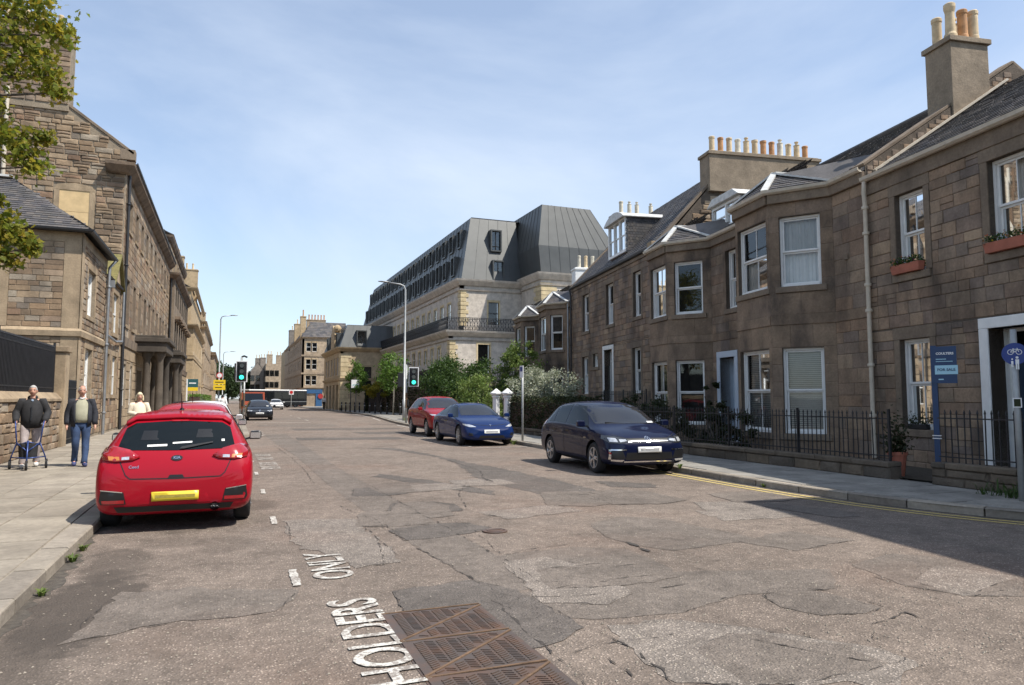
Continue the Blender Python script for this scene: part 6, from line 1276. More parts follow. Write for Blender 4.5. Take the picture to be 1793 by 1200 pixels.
# --- orange van
van = empty('orange_van', (2.05,69.5,0), 0, 'rust-orange van behind the black hatchback', 'van')
b = MB(); b.prism([(-2.2,.35),(2.3,.35),(2.35,2.0),(2.2,2.12),(-1.3,2.12),(-1.75,1.25),(-2.25,1.05)],-.98,.98,'x'); b.build('body', 'paint_orange', van, bev=.06)
b = MB(); b.add([(-.85,-1.72,1.32),(.85,-1.72,1.32),(.8,-1.37,2.0),(-.8,-1.37,2.0)],[(0,1,2,3)]); b.build('windscreen', 'car_glass', van)
for s in (-1,1):
    b = MB(); b.add([(s*.985,-1.6,1.3),(s*.985,-.6,1.3),(s*.985,-.6,1.95),(s*.985,-1.25,1.95)],[(0,1,2,3)]); b.build('side_window', 'car_glass', van); b = MB(); b.box(s*.5-.18,s*.5+.18,-2.27,-2.2,.8,.98); b.build('headlight', 'lamp_clear', van); b = MB(); b.box(s*1.0,s*1.2,-1.4,-1.3,1.3,1.6); b.build('wing_mirror', 'trim_black', van)
    for y in (-1.4,1.5): link('rim', wheel_meshes(.34,'multi')[1], link('wheel', wheel_meshes(.34,'multi')[0], van, Matrix.Translation((s*.86,y,.34)) @ (Matrix.Identity(4) if s > 0 else Matrix.Rotation(math.pi,4,'Z'))))
b = MB(); b.box(-.9,.9,-2.3,-2.2,.4,.6); b.box(-.5,.5,-2.27,-2.2,.75,1.0); b.build('bumper', 'trim_black', van)
# --- bus turning at the junction
bus = empty('bus', (7.0,124,0), R(-58), 'dark single-decker bus with a white roof turning far down the street', 'bus')
b = MB(); b.box(-1.25,1.25,-5.6,5.6,.35,2.75); b.build('body', 'paint_black', bus, bev=.1); b = MB(); b.box(-1.22,1.22,-5.55,5.55,2.74,2.95); b.build('roof', 'white_paint', bus, bev=.08)
for s in (-1,1):
    for k in range(7): b = MB(); b.box(s*1.255-.004,s*1.255+.004,-5.3+1.5*k,-3.95+1.5*k,1.25,2.5); b.build('side_window', 'car_glass', bus)
    b = MB(); b.box(s*1.258-.004,s*1.258+.004,-5.5,5.5,.95,1.0); b.build('stripe', 'pole_grey', bus)
    for y in (-3.2,3.4): link('wheel', wheel_meshes(.48,'multi')[0], bus, Matrix.Translation((s*1.12,y,.48)) @ (Matrix.Identity(4) if s > 0 else Matrix.Rotation(math.pi,4,'Z')))
for y in (-5.61,5.61): b = MB(); b.box(-1.1,1.1,y-.01,y+.01,1.2,2.55); b.build('end_window', 'car_glass', bus)
# ---------------------------------------------------------------- people
plain('skin', (.50,.27,.19), .55, 0, .08); plain('hair_grey', (.38,.37,.35), .8, 0, .2, .3, 30); plain('hair_white', (.60,.58,.54), .8, 0, .15, .3, 30); plain('hair_blond', (.62,.52,.34), .8, 0, .15, .3, 30)
plain('cloth_black', (.018,.018,.02), .85, 0, .3, .4, 8); plain('cloth_navy', (.022,.024,.032), .85, 0, .3, .4, 8); plain('cloth_khaki', (.34,.33,.24), .9, 0, .12, .3, 8); plain('cloth_jeans', (.03,.055,.12), .9, 0, .35, .4, 6); plain('cloth_grey', (.36,.31,.30), .9, 0, .15, .4, 6); plain('cloth_cream', (.68,.60,.46), .9, 0, .08, .3, 8); plain('shoe_white', (.62,.62,.60), .7, 0, .15); plain('shoe_blue', (.05,.06,.16), .7, 0, .3); plain('cloth_white', (.68,.68,.68), .9); plain('walker_blue', (.03,.06,.20), .35, .3); plain('face_dark', (.03,.02,.018), .5)
plain('lip', (.35,.12,.10), .6); plain('cloth_blue', (.25,.32,.42), .9)
def skin_mesh(name, chains, mat, parent, sub=2):
    """chains: lists of (x, y, z, r) sharing points where they meet; grown with a skin modifier into one surface"""
    vs = []; rs = []; es = set(); key = {}
    for ch in chains:
        prev = None
        for (x, y, z, r) in ch:
            k = (round(x,3), round(y,3), round(z,3))
            if k not in key: key[k] = len(vs); vs.append((x,y,z)); rs.append(r)
            i = key[k]
            if prev is not None and prev != i: es.add((prev, i))
            prev = i
    me = bpy.data.meshes.new(name); me.from_pydata(vs, list(es), []); o = bpy.data.objects.new(name, me)
    o.modifiers.new('sk', 'SKIN')
    for i, sv in enumerate(me.skin_vertices[0].data): sv.radius = (rs[i], rs[i]) if not isinstance(rs[i], tuple) else rs[i]; sv.use_root = (i == 0)
    s = o.modifiers.new('su', 'SUBSURF'); s.levels = sub; s.render_levels = sub
    m1 = bake(o); bpy.data.objects.remove(o)
    m1.materials.clear(); m1.materials.append(MAT[mat]); m1.polygons.foreach_set('use_smooth', [True]*len(m1.polygons)); m1.polygons.foreach_set('material_index', [0]*len(m1.polygons)); return link(name, m1, parent)
def loft(b, rings, n=18, a0=0, a1=2*math.pi):
    """rings of (z, rx, ry, cx, cy); angle 0 points to the front (-Y)"""
    full = abs(a1-a0-2*math.pi) < 1e-6; m_ = n if full else n+1; vs = []
    for z, rx, ry, cx, cy in rings:
        for i in range(m_): t = a0+(a1-a0)*i/n; vs.append((cx+rx*math.sin(t), cy-ry*math.cos(t), z))
    fs = [(k*m_+i,k*m_+(i+1)%m_,(k+1)*m_+(i+1)%m_,(k+1)*m_+i) for k in range(len(rings)-1) for i in range(n if not full else m_)]
    if full: fs += [tuple(range(m_-1,-1,-1)), tuple(range((len(rings)-1)*m_, len(rings)*m_))]
    b.add(vs, fs)
HC = V((0,-.012,1.632))
def head_pt(u, v, k=1.0):
    """u: angle round from the front, v: polar angle from the top"""
    x, y, z = math.sin(v)*math.sin(u), -math.sin(v)*math.cos(u), math.cos(v); rx, ry, rz = .076, .097, .118
    if z < 0: rx *= 1+.26*z; ry *= 1+.10*z
    p = V((x*rx*k, y*ry*k + (-.008*(-z) if z < 0 and y < 0 else 0), z*rz*k)); f = max(0, -y)
    if f > .6 and k == 1.0:
        ax = abs(p.x)
        if ax < .016 and -.045 < p.z < .015: p.y -= .020*(1-ax/.016)*(1 if p.z < -.01 else .55)
        if .012 < ax < .05 and .0 < p.z < .03: p.y += .008
        if -.075 < p.z < -.058 and ax < .028: p.y += .006
    return HC+p
def person(label, loc, rz, sc, pose, cl, hair, group=None):
    """pose gives joints for arms and legs on the two sides; the figure faces -Y"""
    root = empty('person', loc, rz, label, 'person', group); root.scale = (sc, sc, sc)
    sh = {s: (s*.175,.01,1.405) for s in (-1,1)}; hip = {s: (s*.095,0,.93) for s in (-1,1)}
    ch = [[(0,0,.98,(.10,.08)),(0,.01,1.14,(.10,.08)),(0,.01,1.3,(.105,.08)),(0,.015,1.42,(.075,.06)),(0,.012,1.50,.052),(0,.0,1.57,.05)]]
    for s in (-1,1):
        el, wr = pose['elbow'][s], pose['wrist'][s]; d = (V(wr)-V(el)).normalized(); pm = V(wr)+d*.07
        ch.append([(0,.015,1.42,(.075,.06)), (*sh[s],.045), (*el,.036), (*wr,.027), (*pm,.034)])
        side = V((0,-1,0)) if abs(d.z) > .6 else V((0,0,1)); ax = d.cross(side).normalized(); fx = pose.get('curl', .5)
        for i, (o, l) in enumerate(((-.033,.06),(-.012,.075),(.010,.078),(.030,.066))):
            b0 = pm+side*o; b1 = b0+d*l*.5+ax*s*.012; b2 = b1+d*l*.5*(1-fx)+ax*(-s)*l*.5*fx; ch.append([(*pm,.034),(*(b0+d*.022),.012),(*b1,.0105),(*b2,.009)])
        t0 = V(wr)+d*.03+side*-.035; ch.append([(*wr,.027),(*t0,.014),(*(t0+d*.045+side*-.012),.011)])
        kn, an, to = pose['knee'][s], pose['ankle'][s], pose['toe'][s]; ch.append([(0,0,.98,(.10,.08)), (*hip[s],.07), (*kn,.045), (*an,.035), (*to,.03)])
    body = skin_mesh('body', ch, 'skin', root)
    b = MB(); nu, nv = 28, 20
    b.add([head_pt(2*math.pi*i/nu, math.pi*max(.02,min(.98,j/nv))) for j in range(nv+1) for i in range(nu)], [(j*nu+i,j*nu+(i+1)%nu,(j+1)*nu+(i+1)%nu,(j+1)*nu+i) for j in range(nv) for i in range(nu)]+[tuple(range(nu)), tuple(range(nv*nu,(nv+1)*nu))])
    for s in (-1,1): b.ball((s*.078,-.0,1.625), .022, 8, 6, (.45,.8,1.35))
    hm = b.mesh('head', 'skin', True); bm2 = bmesh.new(); bm2.from_mesh(body.data); bm2.from_mesh(hm)
    for f_ in bm2.faces: f_.smooth = True
    bm2.to_mesh(body.data); bm2.free()
    for s in (-1,1):
        b = MB(); b.ball((s*.031,-.094,1.648), .009, 8, 6, (1.3,.6,.7)); b.build('eye', 'face_dark', root, smooth=True); b = MB(); b.bar((s*.016,-.100,1.667),(s*.046,-.090,1.664),.008,.006); b.build('eyebrow', hair['mat'] if hair else 'face_dark', root)
    b = MB(); b.ball((0,-.096,1.572), .011, 8, 6, (2.0,.5,.4)); b.build('mouth', 'lip', root, smooth=True)
    if hair:
        b = MB(); fl = hair.get('front', .07); bk = hair.get('back', -.03); sd = hair.get('side', .0); nu, nv = 28, 20; top = hair.get('top', True); P = []
        for j in range(nv+1):
            for i in range(nu): P.append(head_pt(2*math.pi*i/nu, math.pi*max(.02,min(.98,j/nv)), hair.get('k', 1.07)))
        fs = []
        for j in range(nv):
            for i in range(nu):
                q = (j*nu+i,j*nu+(i+1)%nu,(j+1)*nu+(i+1)%nu,(j+1)*nu+i); c_ = sum((P[w] for w in q), V())/4-HC; ang = math.atan2(abs(c_.x), -c_.y); lim = fl if ang < .8 else sd if ang < 1.75 else bk
                if c_.z > lim and (top or c_.z < .085 or ang > 1.6): fs.append(q)
        if top: fs.append(tuple(range(nu)))
        b.add(P, fs); b.build('hair', hair['mat'], root, smooth=True)
        if hair.get('long'): skin_mesh('long_hair', [[(0,.045,1.70,.07),(0,.07,1.58,.075),(0,.075,1.46,.06)],[(0,.045,1.70,.07),(.08,.01,1.64,.03),(.088,.015,1.5,.03)],[(0,.045,1.70,.07),(-.08,.01,1.64,.03),(-.088,.015,1.5,.03)]], hair['mat'], root)
    for s in (-1,1):
        an, to = pose['ankle'][s], pose['toe'][s]; skin_mesh('shoe', [[(an[0],an[1]+.05,an[2]-.035,.045),(an[0],an[1],an[2]-.03,.055),(to[0],to[1]+.04,to[2],.05),(to[0],to[1]-.02,to[2]-.004,.042)]], cl['shoes'], root)
    b = MB(); loft(b, [(.80,.135,.10,0,0),(.88,.165,.125,0,0),(.96,.168,.128,0,0),(1.03,.155,.12,0,0)])
    for s in (-1,1):
        kn, an = V(pose['knee'][s]), V(pose['ankle'][s]); h = V(hip[s]); pts = [h+V((0,0,.03)), h.lerp(kn,.35), h.lerp(kn,.75), kn, kn.lerp(an,.35), kn.lerp(an,.7), an+V((0,0,.03)), an+V((0,0,-.01))]
        b.tube(pts, [.105,.098,.08,.074,.068,.062,.066,.068], 14)
    tr = b.build('trousers', cl['legs'], root, smooth=True); crumple(tr, .010)
    def sleeves(b, k):
        for s in (-1,1):
            el, wr = V(pose['elbow'][s]), V(pose['wrist'][s]); S_ = V(sh[s]); b.tube([S_+V((-s*.06,0,.01)), S_+V((s*.005,0,.0)), S_.lerp(el,.3), S_.lerp(el,.7), el, el.lerp(wr,.35), el.lerp(wr,.75), wr], [.05*k,.074*k,.071*k,.064*k,.062*k,.058*k,.052*k,.049*k], 14)
    belly = cl.get('belly', 1.0)
    def torso_rings(k, z0): return [(z0,.165*k,.125*k*belly,0,-.012),(1.02,.175*k,.135*k*belly,0,-.022*belly),(1.14,.178*k,.138*k*belly,0,-.022*belly),(1.28,.182*k,.128*k,0,-.004),(1.36,.178*k,.112*k,0,.008),(1.41,.15*k,.095*k,0,.014),(1.445,.105,.078,0,.016),(1.475,.068,.062,0,.014)]
    if cl.get('open'):
        b = MB(); loft(b, torso_rings(.98, .95)); o = b.build('jumper', cl['top'], root, smooth=True); crumple(o, .006)
        b = MB(); rg = [(z,rx*1.13+.006,ry*1.12+.012,cx,cy+.012) for z,rx,ry,cx,cy in torso_rings(1.0, .86)[:-1]]; loft(b, rg, 22, R(36), R(324)); sleeves(b, 1.12); o = b.build('open_jacket', cl['jacket'], root, smooth=True); crumple(o, .010); m_ = o.modifiers.new('t', 'SOLIDIFY'); m_.thickness = .012
        skin_mesh('shirt_collar', [[(-.055,-.035,1.485,.02),(0,-.062,1.462,.018),(.055,-.035,1.485,.02)]], 'cloth_white', root)
    else:
        k = cl.get('k', 1.05); b = MB(); loft(b, torso_rings(k, cl.get('z0', .86))); sleeves(b, k*1.05); o = b.build('jacket' if cl.get('collar') else 'top', cl['top'], root, smooth=True); crumple(o, .009)
    if cl.get('collar'):
        skin_mesh('collar', [[(-.068,-.03,1.475,.034),(-.062,.05,1.505,.036),(0,.075,1.515,.036),(.062,.05,1.505,.036),(.068,-.03,1.475,.034)]], cl['top'], root); skin_mesh('shirt', [[(0,-.10,1.40,.026),(0,-.075,1.45,.026)]], 'cloth_blue', root)
        b = MB(); b.bar((0,-.172*cl.get('k',1),1.0),(0,-.150*cl.get('k',1),1.3),.02,.01); b.build('zip', 'trim_black', root)
    return root
def crumple(o, a):
    s = rnd(0, 50)
    for v in o.data.vertices: p = v.co; n_ = noise.noise((p.x*9+s,p.y*9,p.z*13))+.6*noise.noise((p.x*22,p.y*22+s,p.z*30)); v.co = p+v.normal*a*n_
walk = dict(elbow={-1:(-.285,-.0,1.16),1:(.285,-.0,1.16)}, wrist={-1:(-.255,-.30,.99),1:(.255,-.30,.99)}, knee={-1:(-.11,-.14,.52),1:(.10,.0,.5)}, ankle={-1:(-.115,-.17,.095),1:(.105,.16,.12)}, toe={-1:(-.125,-.31,.045),1:(.11,.03,.05)}, curl=.9)
person('older man in a black jacket and grey trousers pushing a three-wheeled walker', (-3.92,18.15,.118), R(8), 1.0, walk, dict(top='cloth_black', legs='cloth_grey', shoes='shoe_white', collar=True, k=1.15, z0=.84), dict(mat='hair_grey', front=.07, side=.015, back=-.05))
stroll = dict(elbow={-1:(-.255,.05,1.15),1:(.255,.02,1.15)}, wrist={-1:(-.262,-.02,.91),1:(.262,-.06,.91)}, knee={-1:(-.09,-.10,.5),1:(.10,-.05,.5)}, ankle={-1:(-.09,.10,.11),1:(.085,-.16,.09)}, toe={-1:(-.10,-.03,.05),1:(.10,-.30,.045)}, curl=.4)
person('older man in an open dark jacket, khaki jumper and blue jeans walking beside the walker', (-2.98,18.05,.118), R(12), 1.0, stroll, dict(open=True, top='cloth_khaki', jacket='cloth_navy', legs='cloth_jeans', shoes='shoe_blue', belly=1.14), dict(mat='hair_white', front=.5, side=.0, back=-.05, top=False, k=1.05))
fold = dict(elbow={-1:(-.25,-.02,1.17),1:(.25,-.02,1.17)}, wrist={-1:(-.06,-.2,1.12),1:(.06,-.21,1.08)}, knee={-1:(-.1,-.02,.5),1:(.1,-.02,.5)}, ankle={-1:(-.1,.02,.09),1:(.1,.02,.09)}, toe={-1:(-.11,-.11,.045),1:(.11,-.11,.045)}, curl=.6)
person('woman with blond hair in a cream top standing on the left pavement', (-2.2,21.4,.118), R(10), .93, fold, dict(top='cloth_cream', legs='cloth_black', shoes='cloth_black', k=1.0, z0=.9), dict(mat='hair_blond', front=.06, side=-.02, back=-.09, long=True, k=1.12))
person('distant person in a white shirt on the left pavement by the signals', (-.35,50.5,.118), R(170), .97, stroll, dict(top='cloth_white', legs='cloth_black', shoes='cloth_black', k=1.0), dict(mat='cloth_black', front=.05, side=-.01, back=-.05))
person('distant person in a white top near the shops at the bend', (11.6,96,.11), R(160), .97, stroll, dict(top='cloth_white', legs='cloth_black', shoes='cloth_black', k=1.0), dict(mat='cloth_black', front=.05, side=-.01, back=-.05))
# three-wheeled walking frame
wk = empty('walker', (-3.92,18.15,.118), R(8), 'blue three-wheeled walker with a black bag pushed by the man in the black jacket', 'walker')
b = MB()
for s in (-1,1):
    b.tube([(s*.255,-.33,1.0),(s*.25,-.42,.98),(s*.235,-.47,.85),(s*.2,-.5,.5)], .014, 8); b.tube([(s*.2,-.5,.55),(s*.30,-.40,.25),(s*.32,-.34,.11)], .013, 8); b.tube([(s*.2,-.5,.55),(0,-.66,.38)], .012, 8); b.tube([(s*.30,-.40,.25),(0,-.68,.24)], .012, 8)
b.tube([(0,-.62,.6),(0,-.70,.25),(0,-.74,.12)], .016, 8); b.tube([(-.2,-.5,.5),(0,-.62,.58),(.2,-.5,.5)], .012, 8); b.build('frame', 'walker_blue', wk, smooth=True)
for s in (-1,1):
    b = MB(); b.tube([(s*.255,-.27,.985),(s*.255,-.37,1.005)], .02, 8); b.build('hand_grip', 'black_plastic', wk); b = MB(); b.tube([(s*.25,-.38,.97),(s*.2,-.44,.93)], .008, 6); b.build('brake_lever', 'grey_metal', wk)
for (x, y, r) in ((-.32,-.33,.1),(.32,-.33,.1),(0,-.75,.1)):
    b = MB(); b.tube([(x-.02,y,r),(x+.02,y,r)], r, 16); w_ = b.build('wheel', 'tyre', wk); b = MB(); b.tube([(x-.024,y,r),(x+.024,y,r)], r*.45, 10); b.build('hub', 'grey_metal', w_)
b = MB(); b.add([(-.19,-.50,.55),(.19,-.50,.55),(.10,-.60,.55),(-.10,-.60,.55),(-.17,-.46,.22),(.17,-.46,.22),(.10,-.60,.22),(-.10,-.60,.22)], [(0,1,2,3),(7,6,5,4),(0,4,5,1),(1,5,6,2),(2,6,7,3),(3,7,4,0)]); b.build('bag', 'cloth_black', wk, bev=.03)
# ---------------------------------------------------------------- vegetation
def leaf5(b, p, s):
    d = V((rnd(-1,1),rnd(-1,1),rnd(-.2,1.3))).normalized(); e = d.orthogonal().normalized(); t = rnd(0,6.28); e = e*math.cos(t)+d.cross(e)*math.sin(t); f = d.cross(e); p = V(p)
    o = [(0,-.6),(.55,-.25),(.35,.05),(.75,.35),(.3,.4),(0,1),(-.3,.4),(-.75,.35),(-.35,.05),(-.55,-.25)]
    b.add([p+f*x*s+e*y*s+d*(-.18*s*abs(x)) for x, y in o], [tuple(range(10))])
def clump_points(c, r, n, shell=.55):
    out = []
    while len(out) < n:
        v = V((rnd(-1,1),rnd(-1,1),rnd(-1,1))); l = v.length
        if l > 1 or l < .05: continue
        v = v/l*(shell+(1-shell)*l) if random.random() < .75 else v
        k = 1+.35*noise.noise(v*2.1+V(c)); out.append(V(c)+V((v.x*r[0],v.y*r[1],v.z*r[2]))*k)
    return out
def bush(name, label, cat, c, r, nclump, nleaf, ls, mat, stem=True, group=None, base=0, lsfn=None):
    root = empty(name, (c[0],c[1],base), 0, label, cat, group); b = MB(); cc = V((0,0,c[2]-base))
    for q in clump_points(cc, r, nclump, .45):
        if q.z < .1: q.z = rnd(.1,.4)
        cr = rnd(.22,.42)*min(r)*.9
        for _ in range(nleaf):
            v = V((random.gauss(0,.5),random.gauss(0,.5),random.gauss(0,.42)))*cr; p = q+v
            if p.z < .03: continue
            (lsfn or leaf)(b, p, ls*rnd(.65,1.3))
    b.build('foliage', mat, root)
    if stem:
        b = MB()
        for i in range(7): t = rnd(0,6.28); e = cc+V((math.cos(t)*r[0]*.6,math.sin(t)*r[1]*.6,rnd(-.1,.5)*r[2])); b.tube([(rnd(-.1,.1),rnd(-.1,.1),-.05),e*.5+V((0,0,.2)),e], [.035,.025,.01], 6)
        b.build('stems', 'bark', root)
    return root
def tree(name, label, loc, h, cr, cc, nclump, nleaf, ls, mat, bark='bark', tr=.09, group=None, lsfn=None, clumps=None):
    root = empty(name, loc, 0, label, 'tree', group); b = MB(); C_ = V((0,0,cc)); pts = clumps or clump_points(C_, cr, nclump, .5)
    b.tube([(0,0,-.1),(rnd(-.03,.03),rnd(-.03,.03),h*.35),(rnd(-.06,.06),rnd(-.06,.06),h*.7),(0,0,h*.92)], [tr,tr*.8,tr*.45,.015], 8)
    for q in pts[::max(1,len(pts)//16)]: s = V((0,0,max(h*.3,min(q.z-.4,h*.75)))); b.tube([s, s.lerp(q,.5)+V((0,0,.1)), q], [tr*.35,tr*.2,.012], 5)
    b.build('trunk', bark, root, smooth=True); b = MB()
    for q in pts:
        k = rnd(.28,.5)*min(cr)*.9
        for _ in range(nleaf): (lsfn or leaf)(b, q+V((random.gauss(0,.5),random.gauss(0,.5),random.gauss(0,.4)))*k, ls*rnd(.65,1.3))
    b.build('crown', mat, root); return root
# big maple overhanging from the left; only its right-hand boughs reach into view
root = empty('maple_tree', (-6.4,14.6,0), 0, 'leafy maple with boughs hanging into the top left corner', 'tree'); O = V((-6.4,14.6,0))
vis = [((-4.1,15,8.7),.75),((-3.75,15,8.9),.6),((-3.4,15,8.6),.45),((-3.1,15,8.35),.28),((-3.85,15.1,8.1),.6),((-3.5,15,7.9),.42),((-3.3,15,7.55),.3),((-3.1,15,7.25),.24),((-3.9,15,7.5),.42),((-4.15,15,6.8),.32),((-3.85,15,6.3),.36),((-3.55,15,6.05),.34),((-3.3,15,6.35),.2),((-3.45,15,5.8),.28),((-3.85,15,4.75),.3),((-3.6,15,4.5),.26),((-3.35,15,4.3),.2),((-3.7,15,4.1),.24),((-4.0,15,4.35),.3),((-4.0,15,5.1),.2)]
b = MB(); b.tube([(0,0,-.1),(.05,0,2),(.1,0,4.2),(-.1,.1,7),(0,0,10)], [.26,.22,.19,.12,.03], 10)
for (p, r) in vis:
    q = V(p)-O; s = V((0,0,max(2.6,q.z-1.3))); b.tube([s, s.lerp(q,.45)+V((0,0,.25)), s.lerp(q,.8)+V((0,rnd(-.1,.1),.1)), q+V((r*.5,0,0))], [.07,.04,.022,.008], 6)
hid = [(V(p), rnd(.5,.8)) for p in clump_points((-.6,-.5,6.6), (1.7,2.2,3.0), 60, .6)]
for q, r in hid[::3]: b.tube([(0,0,max(2.5,q.z-1.5)), V((0,0,max(2.5,q.z-1.5))).lerp(q,.5)+V((0,0,.2)), q], [.07,.04,.012], 5)
b.build('trunk', 'bark', root, smooth=True); b = MB()
for (p, r) in vis:
    for _ in range(int(420*r**1.3)+60): leaf5(b, V(p)-O+V((random.gauss(0,.5),random.gauss(0,.6),random.gauss(0,.36)))*r, rnd(.055,.095))
for q, r in hid:
    for _ in range(70): leaf(b, q+V((random.gauss(0,.5),random.gauss(0,.5),random.gauss(0,.5)))*r, rnd(.07,.12))
b.build('crown', 'leaf_maple', root)
# gardens on the right
g_ = MB(); g_.add([(11.5,3,.14),(19,2,.18),(15.5,24,.25),(19,47,.4),(11.6,47,.14),(11.6,24,.14)], [(0,1,2,3,4,5)]); struct(g_.build('garden_ground', 'soil'))
bush('shrub', 'large dark green shrub behind the right traffic light', 'shrub', (14.2,47.5,2.0), (1.9,4.2,2.1), 130, 130, .085, 'leaf_green')
bush('shrub', 'green shrub between the large dark one and the pale pillars', 'shrub', (14.6,42.2,1.9), (1.6,2.6,2.0), 60, 110, .08, 'leaf_green')
bush('shrub', 'pale green feathery shrub left of the white gate pillars', 'shrub', (12.9,37.2,1.5), (1.1,2.0,1.35), 55, 120, .065, 'leaf_light')
bush('willow', 'drooping light green tree against the far bay house', 'tree', (15.6,38.6,3.0), (1.1,1.6,1.7), 50, 120, .075, 'leaf_light')
bush('flowering_shrub', 'rounded silvery white-flowered shrub in front of the far bay house', 'shrub', (12.95,29.4,1.65), (1.0,3.0,1.2), 110, 150, .05, 'leaf_silver')
def hedge(name, label, x0, x1, y0, y1, z0, z1, n, ls, mat, rot=None):
    root = empty(name, (x0,y0,z0), 0, label, 'hedge'); b = MB(); A, Bb, Cc = x1-x0, y1-y0, z1-z0
    for _ in range(n):
        f = random.random(); x, y, z = rnd(0,A), rnd(0,Bb), Cc*rnd(0,1)
        if f < .45: x = rnd(-.05,.1) if random.random() < .7 else A-rnd(-.05,.1)
        elif f < .8: z = Cc-rnd(-.08,.1)+.12*noise.noise((x*2,y*1.5,4))
        leaf(b, (x+.1*noise.noise((y*1.7,z*2,1)),y,z), ls*rnd(.7,1.3))
    b.build('foliage', mat, root); b = MB(); b.box(.12,A-.12,.1,Bb-.1,-.05,Cc-.15); b.build('inner_twigs', 'wood_dark', root); return root
hedge('hedge', 'dark brownish hedge behind the sign pole beside the white pillars', 11.6,12.5,22.5,30.0,.12,1.55,9000,.05,'leaf_dark')
bush('shrub', 'dark shrub behind the railings near the navy hatchback', 'shrub', (12.2,19.3,.9), (.5,1.8,.75), 40, 110, .05, 'leaf_dark')
bush('shrub', 'low dark shrub behind the railings below the second bay', 'shrub', (12.3,16.0,.8), (.5,1.5,.65), 34, 110, .05, 'leaf_dark')
bush('climbing_plant', 'dark climbing plant beside the pale blue doorway', 'plant', (14.6,19.25,1.1), (.3,.5,1.15), 26, 110, .045, 'leaf_dark')
bush('flowering_shrub', 'small shrub with pale pink heads below the taller house door', 'shrub', (13.6,23.0,1.0), (.5,.9,.6), 18, 60, .05, 'leaf_dark')
tree('young_tree', 'slender young street tree with fresh leaves left of the right lamp post', (13.5,62.5,.1), 5.3, (1.3,1.3,1.6), 3.7, 46, 70, .11, 'leaf_fresh', 'bark_light', .07, 'young trees by the hotel')
tree('young_tree', 'smaller young street tree in front of the golden corner building', (12.6,77,.1), 5.2, (1.0,1.1,1.6), 3.6, 36, 70, .12, 'leaf_fresh', 'bark_light', .07, 'young trees by the hotel')
tree('young_tree', 'narrow young tree by the shops at the bend', (14.2,104,.1), 6.0, (1.0,1.0,2.6), 3.4, 36, 60, .15, 'leaf_green', 'bark', .08, 'young trees by the hotel')
bush('yellow_shrub', 'yellow-flowered shrub between the two young trees', 'shrub', (14.6,75,2.5), (1.5,1.3,.85), 40, 100, .09, 'leaf_yellow', base=.1)
hedge('hedge', 'dark tall hedge behind the bollards below the hotel', 14.2,19,79,80.6,.1,3.0,6000,.09,'leaf_dark')
hedge('hedge', 'dark hedge along the hotel forecourt', 15.6,17.0,50,79,.1,3.4,9000,.1,'leaf_dark')
hedge('hedge', 'clipped green hedge in front of the golden tenement on the left', -3.4,-2.3,70,112,.1,1.85,8000,.07,'leaf_fresh')
for i, (x, y, h, r) in enumerate(((-9.5,205,11.5,4.2),(-4.6,214,12.2,4.5),(-.2,222,11,4),(4.2,232,10.2,4),(-13,225,12.5,5))):
    tree('broad_tree', ('far broad tree nearest the left tenements','tallest far tree at the end of the street','far tree right behind the left signals','far tree beside the grey house','far tree behind the left tenements')[i], (x,y,0), h, (r,r,h*.36), h*.6, 60, 70, .42, 'leaf_far', 'bark', .3, 'trees at the end of the street')
# ---------------------------------------------------------------- garden walls and railings on the right
def garden_wall(label, p, q, zt):
    p, q = V((*p,0)), V((*q,0)); d = (q-p); L = d.length; d.normalize(); root = empty('garden_wall', p, math.atan2(-d.x, d.y), label, 'wall')
    b = MB(); b.box(.02,.30,0,L,0,zt-.1); c = b.build('core', 'mortar_dark', root); F = basis((.02,0,0),(0,1,0),(-1,0,0))
    lay_stones(c, F, courses(0,L,.1,zt-.1,[],.16,(.3,.8)), 'stone_wall_low', True, (.015,.05), .012, 150)
    y = 0
    while y < L-.05: l = min(rnd(.7,1.2), L-y); b = MB(); b.box(-.03+rnd(-.01,.01),.33,y+.005,y+l-.005,zt-.1,zt+rnd(-.01,.01)); b.build('coping_stone', 'stone_wall_low', root, bev=.02); y += l
def railing(label, p, q, z, h, sp=.118, posts=2.3):
    p, q = V((*p,z)), V((*q,z)); d = (q-p); L = d.length; d.normalize(); root = empty('iron_railing', p, math.atan2(-d.x, d.y), label, 'railing', 'iron railings of the right-hand gardens'); bm2 = bar_mesh(h, .0115, 'dark_iron', .07)
    for i in range(int(L/sp)): link('bar', bm2, root, Matrix.Translation((rnd(-.004,.004),sp*(i+.5),0)) @ Matrix.Rotation(rnd(-.02,.02),4,'X'))
    for zz_ in (.08, h-.16): b = MB(); b.box(-.008,.008,0,L,zz_,zz_+.022); b.build('rail', 'dark_iron', root)
    y = .05
    while y < L: b = MB(); b.box(-.02,.02,y-.02,y+.02,0,h+.03); b.build('post', 'dark_iron', root); y += posts
garden_wall('low mossy stone wall under the long railing', (11.3,9.75), (11.3,23.2), .43); garden_wall('low stone wall under the railing by the for sale board', (11.35,4.6), (11.35,8.95), .5); garden_wall('low stone wall under the dark hedge', (11.45,23.4), (11.45,29.4), .35)
railing('long black iron railing in front of the bay houses', (11.45,9.8), (11.45,23.1), .43, .93); railing('short black iron railing by the near white doorway', (11.5,4.7), (11.5,8.9), .5, .9)
railing('black iron railing at the taller house steps', (14.2,22.5), (15.3,29.0), .9, 1.0, .16)
